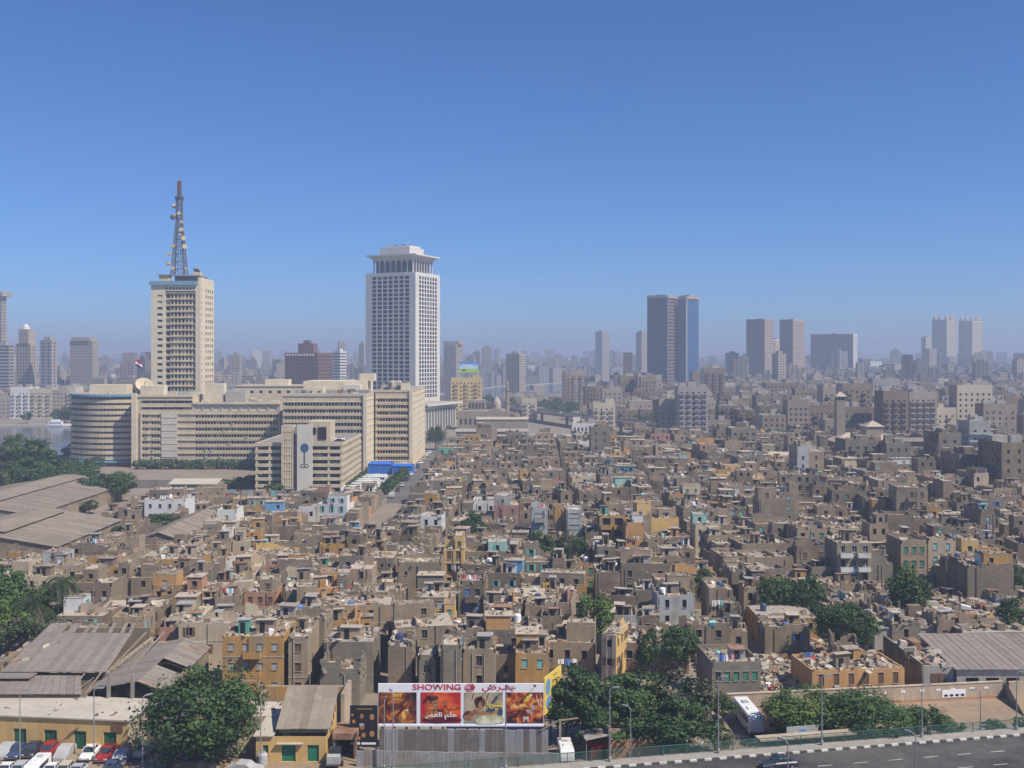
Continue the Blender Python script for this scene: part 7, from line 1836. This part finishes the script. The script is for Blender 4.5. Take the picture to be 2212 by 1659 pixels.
# ------------------------------------------------------------------ vehicles
def loft(b, secs, m, cap=True):
    n = len(secs[0]); k0 = len(b.v)
    for s in secs: b.v += s
    i = b.mi(m)
    for a in range(len(secs) - 1):
        for j in range(n):
            q = (j + 1) % n; b.f.append((k0 + a * n + j, k0 + a * n + q, k0 + (a + 1) * n + q, k0 + (a + 1) * n + j)); b.m.append(i)
    b.f.append(tuple(k0 + j for j in range(n))); b.m.append(i)
    b.f.append(tuple(k0 + (len(secs) - 1) * n + j for j in range(n))[::-1]); b.m.append(i)
def ring(y, hw, z0, z1, r=.12): return [(-hw + r, y, z0), (hw - r, y, z0), (hw, y, z0 + r), (hw, y, z1 - r), (hw - r, y, z1), (-hw + r, y, z1), (-hw, y, z1 - r), (-hw, y, z0 + r)]
WB = MB(); WB.lathe([(.05, -.1), (.2, -.12), (.31, -.1), (.33, -.06), (.33, .06), (.31, .1), (.2, .12), (.05, .1)], 'tyre', 16, mats=['steel', 'tyre', 'tyre', 'tyre', 'tyre', 'tyre', 'steel']); WHEEL = WB.mesh('wheel')
def vehicle(kind_, paint, label, x, y, z=0.0, rz=0.0, group=None, cover='cloth_grey'):
    """front faces -y"""
    cat = dict(sedan='car', hatch='car', pickup='pickup', van='van', covered='car', minibus='minibus', truck='truck', coach='coach')[kind_]
    t = thing({'sedan': 'parked_car', 'hatch': 'parked_car', 'covered': 'covered_car'}.get(kind_, kind_), label, cat, (x, y, z), rz, group)
    gl = 'glass_dark'
    if kind_ in ('sedan', 'hatch', 'pickup', 'covered'):
        b = MB(); L = 2.15
        if kind_ == 'covered':
            loft(b, [ring(-2.2, .72, .12, .55), ring(-2.0, .86, .1, .85), ring(-1.0, .9, .1, 1.02), ring(-.45, .84, .1, 1.42), ring(.9, .84, .1, 1.44), ring(1.5, .88, .1, 1.1), ring(2.05, .84, .1, .95), ring(2.25, .7, .12, .6)], cover)
            b.build('cover', t, smooth=False)
            b = MB(); b.bar((-.91, -.6, .5), (.91, -.6, .5), .02, 'rubber'); b.build('strap', t)
        else:
            loft(b, [ring(-2.15, .70, .32, .62), ring(-2.0, .80, .24, .72), ring(-1.1, .83, .22, .86), ring(-.7, .84, .22, .92), ring(1.3, .84, .22, .93), ring(1.9, .82, .24, .90 if kind_ != 'hatch' else .92), ring(2.15, .76, .32, .78)], paint)
            b.build('body', t)
            b = MB()
            if kind_ == 'pickup': secs = [ring(-.75, .74, .9, .95, .02), ring(-.2, .66, .9, 1.45, .06), ring(.45, .66, .9, 1.46, .06), ring(.65, .72, .9, .96, .02)]
            elif kind_ == 'hatch': secs = [ring(-.85, .74, .9, .95, .02), ring(-.25, .64, .9, 1.42, .06), ring(1.5, .64, .9, 1.40, .06), ring(2.0, .72, .9, .95, .02)]
            else: secs = [ring(-.85, .74, .9, .95, .02), ring(-.25, .63, .9, 1.38, .06), ring(.85, .63, .9, 1.38, .06), ring(1.5, .72, .9, .95, .02)]
            loft(b, secs, gl); b.build('windows', t)
            b = MB(); y1 = dict(pickup=.45, hatch=1.5, sedan=.85)[kind_]; b.box(-.62, .62, -.24, y1, 1.385 if kind_ == 'sedan' else 1.43, 1.43 if kind_ == 'sedan' else 1.48, paint)
            for sx in (-1, 1): b.bar((sx * .70, -.82, .93), (sx * .61, -.24, 1.40), .07, paint); b.bar((sx * .68, y1 + .55, .93), (sx * .61, y1, 1.40), .09, paint); b.bar((sx * .69, .3, .93), (sx * .62, .3, 1.40), .06, paint)
            b.build('roof', t)
            if kind_ == 'pickup':
                b = MB(); b.box(-.7, .7, .72, 2.05, .935, .95, 'rubber'); b.box(-.84, -.72, .7, 2.1, .93, 1.2, paint); b.box(.72, .84, .7, 2.1, .93, 1.2, paint); b.box(-.72, .72, 2.0, 2.1, .93, 1.2, paint); b.build('bed', t)
            hb = MB(); hb.box(-.16, .16, -.05, 0, 0, .14, 'frame_white'); hm_ = hb.mesh('headlight'); tb = MB(); tb.box(-.14, .14, 0, .05, 0, .14, 'flag_red'); tm_ = tb.mesh('tail_light')
            for sx in (-1, 1): link('headlight', hm_, t, (sx * .52, -2.1, .52)); link('tail_light', tm_, t, (sx * .55, 2.1, .58))
            b = MB(); b.box(-.74, .74, -2.22, -2.1, .3, .45, 'steel_dark'); b.build('bumper', t)
        wl = ((-.76, -1.35), (.76, -1.35), (-.76, 1.3), (.76, 1.3)); wr = 1.0
    else:
        Lh, hw, hh = dict(van=(2.4, .9, 1.95), minibus=(4.4, 1.08, 2.75), truck=(3.6, 1.1, 2.5), coach=(5.6, 1.22, 3.0))[kind_]
        b = MB(); loft(b, [ring(-Lh, hw * .92, .4, hh * .55), ring(-Lh + .12, hw, .32, hh * .82), ring(-Lh + .5, hw, .3, hh), ring(Lh - .1, hw, .3, hh), ring(Lh, hw * .96, .36, hh - .08)], paint); b.build('body', t)
        b = MB(); b.rbox((0, -Lh + .13, hh * .70), (hw * 1.76, .06, hh * .30), 0, gl, -.22); b.build('windscreen', t)
        n = max(2, int(2 * Lh / 1.15)); sb = MB(); sb.box(-.015, .015, .04, 1.04, 0, hh * .3, gl); sm_ = sb.mesh('side_window')
        for sx in (-1, 1):
            for j in range(n - 1): link('side_window', sm_, t, (sx * (hw + .005), -Lh + .75 + j * (2 * Lh - 1) / n, hh * .55))
        b = MB(); b.box(-hw * .4, hw * .4, -Lh * .35, -Lh * .05, hh + .003, hh + .16, paint); b.box(-hw * .4, hw * .4, Lh * .3, Lh * .55, hh + .003, hh + .14, 'shutter_grey'); b.build('roof_unit', t)
        b = MB(); b.box(-hw * .95, hw * .95, -Lh - .06, -Lh + .06, .32, .6, 'steel_dark'); b.build('bumper', t)
        wl = ((-hw + .1, -Lh * .62), (hw - .1, -Lh * .62), (-hw + .1, Lh * .6), (hw - .1, Lh * .6)); wr = 1.3 if kind_ != 'van' else 1.0
    for wx, wy in wl:
        o = link('wheel', WHEEL, t, (wx, wy, .33 * wr)); o.rotation_euler = (0, R(90), 0); o.scale = (wr, wr, wr)
    return t
PG = 'cars parked before the yellow warehouse'
for k_, p_, lab, u, y, rz in (('covered', '', 'car under a pale grey cover at the first green door', 14, 139.6, .06), ('sedan', 'car_blue', 'dark blue saloon next to the pale covered car', 38, 139.4, .05), ('sedan', 'car_dark', 'black saloon parked before the second green door', 72, 140.0, .05), ('hatch', 'car_red', 'dark red hatchback with glassy rear in the parking row', 104, 139.4, .06), ('covered', '', 'car under a smooth grey cover between red car and white saloon', 140, 139.0, .05), ('sedan', 'car_white', 'white saloon with dark windscreen in the parking row', 194, 138.8, .04), ('pickup', 'car_red', 'red pickup with open bed beside the white saloon', 229, 138.4, .04), ('covered', '', 'car under a long beige-grey cover by the red pickup', 262, 137.2, .06), ('sedan', 'car_beige', 'cream saloon half under the big tree', 312, 139.6, -.1),
                              ('sedan', 'car_white', 'white saloon with bright roof at the front row end', 12, 132.6, .05), ('hatch', 'car_silver', 'silver hatchback in the front row beside white saloon', 40, 132.4, .05), ('van', 'car_white', 'white van in the front row with high roof', 80, 132.8, .05), ('sedan', 'car_white', 'white saloon in the front row beside the van', 110, 132.5, .05), ('hatch', 'car_beige', 'beige hatchback in the front row', 138, 132.4, .05), ('sedan', 'car_silver', 'silver saloon in the front row by the beige hatchback', 166, 132.2, .05), ('hatch', 'car_blue', 'blue hatchback in front of the red pickup', 238, 132.8, .05), ('van', 'car_dark', 'dark van in the shade under the big tree', 420, 133.2, 1.5), ('covered', '', 'car under a white cover between big tree and garage', 530, 133.5, 1.4), ('sedan', 'car_dark', 'dark saloon deep in the shade of the big tree', 370, 136.5, .2)):
    vehicle(k_, p_, lab, Xu(u, y), y, 0, rz, PG)
vehicle('minibus', 'bus_white', 'white minibus parked in the courtyard by the trees', 33.4, 150.6, 0, .05)
vehicle('truck', 'car_dark', 'dark blue minibus in tree shade beside the white one', 37.6, 148.6, 0, .10)
vehicle('van', 'car_white', 'small white van parked beside the end of the sheet fence', Xu(1222, 138), 138.2, 0, .05)
x_, y_ = road_pt(18.2, -4.0)
vehicle('sedan', 'car_dark', 'dark glossy car driving on the wide road', x_, y_, RZ, RA + math.pi / 2 + math.pi)
vehicle('sedan', 'car_white', 'white car parked beside the ruins behind the orange house', 57.5, 176.5, 0, 1.3)
rr = random.Random(4)
for n in range(7):
    vehicle('coach', 'bus_white', ['white coach nearest the sheet fence', 'white coach second from the sheet fence', 'white coach third from the sheet fence', 'white coach fourth from the sheet fence', 'white coach fifth from the sheet fence', 'white coach sixth from the sheet fence', 'white coach by the blue tents'][n], -58.3 + rr.uniform(-1, 1), 402 + n * 7.6 + rr.uniform(-.8, .8), 0, R(90 + rr.uniform(-5, 5)), 'coaches in the car park beside the hedge')
CN = dict(car_white='white', car_silver='silver', car_beige='beige', car_blue='blue', car_red='red', car_dark='black')
for n in range(9):
    p = rr.choice(['car_white', 'car_white', 'car_silver', 'car_beige']); vehicle('sedan', p, '%s saloon in the far parking lot between coaches and hedge' % CN[p], -50.8, 402 + n * 4.4, 0, R(90 + rr.uniform(-4, 4)), 'cars in the far parking lot')
for n in range(22):
    p = rr.choice(['car_white', 'car_silver', 'car_dark', 'car_red', 'car_beige', 'car_blue']); s = n % 2; vehicle('hatch' if n % 3 else 'van', p, '%s %s %s' % (CN[p], 'hatchback' if n % 3 else 'van', 'parked along the old quarter kerb' if s else 'parked along the television side kerb'), -37.2 if s else -44.4, 396 + n * 9 + rr.uniform(-2, 2), .012, R(rr.uniform(-4, 4)), 'cars along the asphalt street')
for n in range(10):
    i = 8 + n * 3; p = FL[i]; q = FL[i + 1]; c = rr.choice(['car_white', 'car_dark', 'car_silver', 'car_red']); vehicle('sedan', c, '%s saloon driving over the flyover' % CN[c], p[0] + rr.uniform(-3, 3), p[1] + 2, 8.42, math.atan2(q[1] - p[1], q[0] - p[0]) + R(90), 'cars on the flyover')
for n, (fl, x, c) in enumerate(((7, 12, 'car_white'), (7, 9.5, 'car_silver'), (7, 13.5, 'car_dark'), (5, 2.9 + 4.2, 'car_white'), (4, 13.4, 'car_silver'), (2, 8.0, 'car_white'))):
    vehicle('sedan', c, '%s saloon on %s of the car park tower' % (CN[c], ['the roof by the parapet', 'the roof beside the lift room', 'the roof at the corner', 'the fifth deck', 'the fourth deck', 'the second deck'][n]), -81 + x, 406 + (22 if n == 0 else 12 if n < 3 else 2.2), fl * 2.62 + (.36 if fl == 7 else .82), R(90))
# boat
t = thing('river_boat', 'white river cruiser moored at the far bank', 'boat', (Xu(126, 800), 800, .06), .1)
b = MB(); loft(b, [[(-9, -1.2, .1), (-9, 1.2, .1), (-9, 1.6, 1.6), (-9, -1.6, 1.6)], [(4, -1.8, .1), (4, 1.8, .1), (4, 2.2, 1.8), (4, -2.2, 1.8)], [(9.5, -.1, .6), (9.5, .1, .6), (9.8, .1, 2.2), (9.8, -.1, 2.2)]], 'boat_white'); b.build('hull', t)
b = MB(); b.box(-7, 3, -1.5, 1.5, 1.7, 3.8, 'boat_white'); b.box(-5, 1, -1.2, 1.2, 3.8, 5.4, 'boat_white'); b.build('cabin', t)
b = MB(); b.box(-6.5, 2.5, -1.54, -1.51, 2.4, 3.2, 'glass_dark'); b.build('window', t)

# ------------------------------------------------------------------ laundry
rr = random.Random(64); GAR = ['cl_white', 'cl_white', 'cl_blue', 'cl_red', 'cl_aqua', 'cl_yellow', 'cl_pink', 'cl_dark', 'cl_white']
ONE = [h for h in HOUSES[:300] if h[3] < 420]; cnt = 0; LSEEN = {}
for h in ONE:
    if rr.random() > .2 or cnt >= 56: continue
    _, x0, x1, y0, d, hh, *_r = h; w = x1 - x0; L = min(w - .5, rr.uniform(1.6, 3.4))
    if L < 1.2: continue
    cols = [rr.choice(GAR) for _ in range(rr.randint(3, 6))]; on_roof = rr.random() < .45
    nm = [c[3:] if c != 'cl_aqua' else 'turquoise' for c in dict.fromkeys(cols)][:2]
    lab = '%s laundry hanging %s %s' % (' and '.join(nm), 'on a roof line' if on_roof else 'under a front window', near_words((x0 + x1) / 2, y0) or 'in the old quarter')
    t = thing('laundry_line', lab, 'laundry', ((x0 + x1) / 2 + rr.uniform(-.5, .5), y0 + (1.2 if on_roof else -.5), hh + 1.7 if on_roof else hh * rr.uniform(.5, .8)), rr.uniform(-.1, .1), 'washing lines of the old quarter')
    b = MB(); b.bar((-L / 2 - .2, 0, 0), (L / 2 + .2, 0, 0), .04, 'rubber')
    for sx in (-1, 1):
        if on_roof: b.bar((sx * L / 2, 0, -1.7), (sx * L / 2, 0, .1), .07, 'plank')
        else: b.bar((sx * L / 2, 0, 0), (sx * L / 2, .5, 0), .05, 'plank')
    b.build('line', t)
    for j, c in enumerate(cols):
        a = -L / 2 + L * j / len(cols); bw = L / len(cols) * rr.uniform(.7, .98); bh = rr.uniform(.6, 1.3); b = MB()
        for s in range(4):
            q0, q1 = s / 4, (s + 1) / 4; yv = lambda q: .07 * math.sin(q * 7 + j)
            b.quad((a + bw * q0, yv(q0) * 1.6, -bh), (a + bw * q1, yv(q1) * 1.6, -bh * 1.03), (a + bw * q1, yv(q1) * .3, 0), (a + bw * q0, yv(q0) * .3, 0), c)
        b.build('garment', t)
    cnt += 1
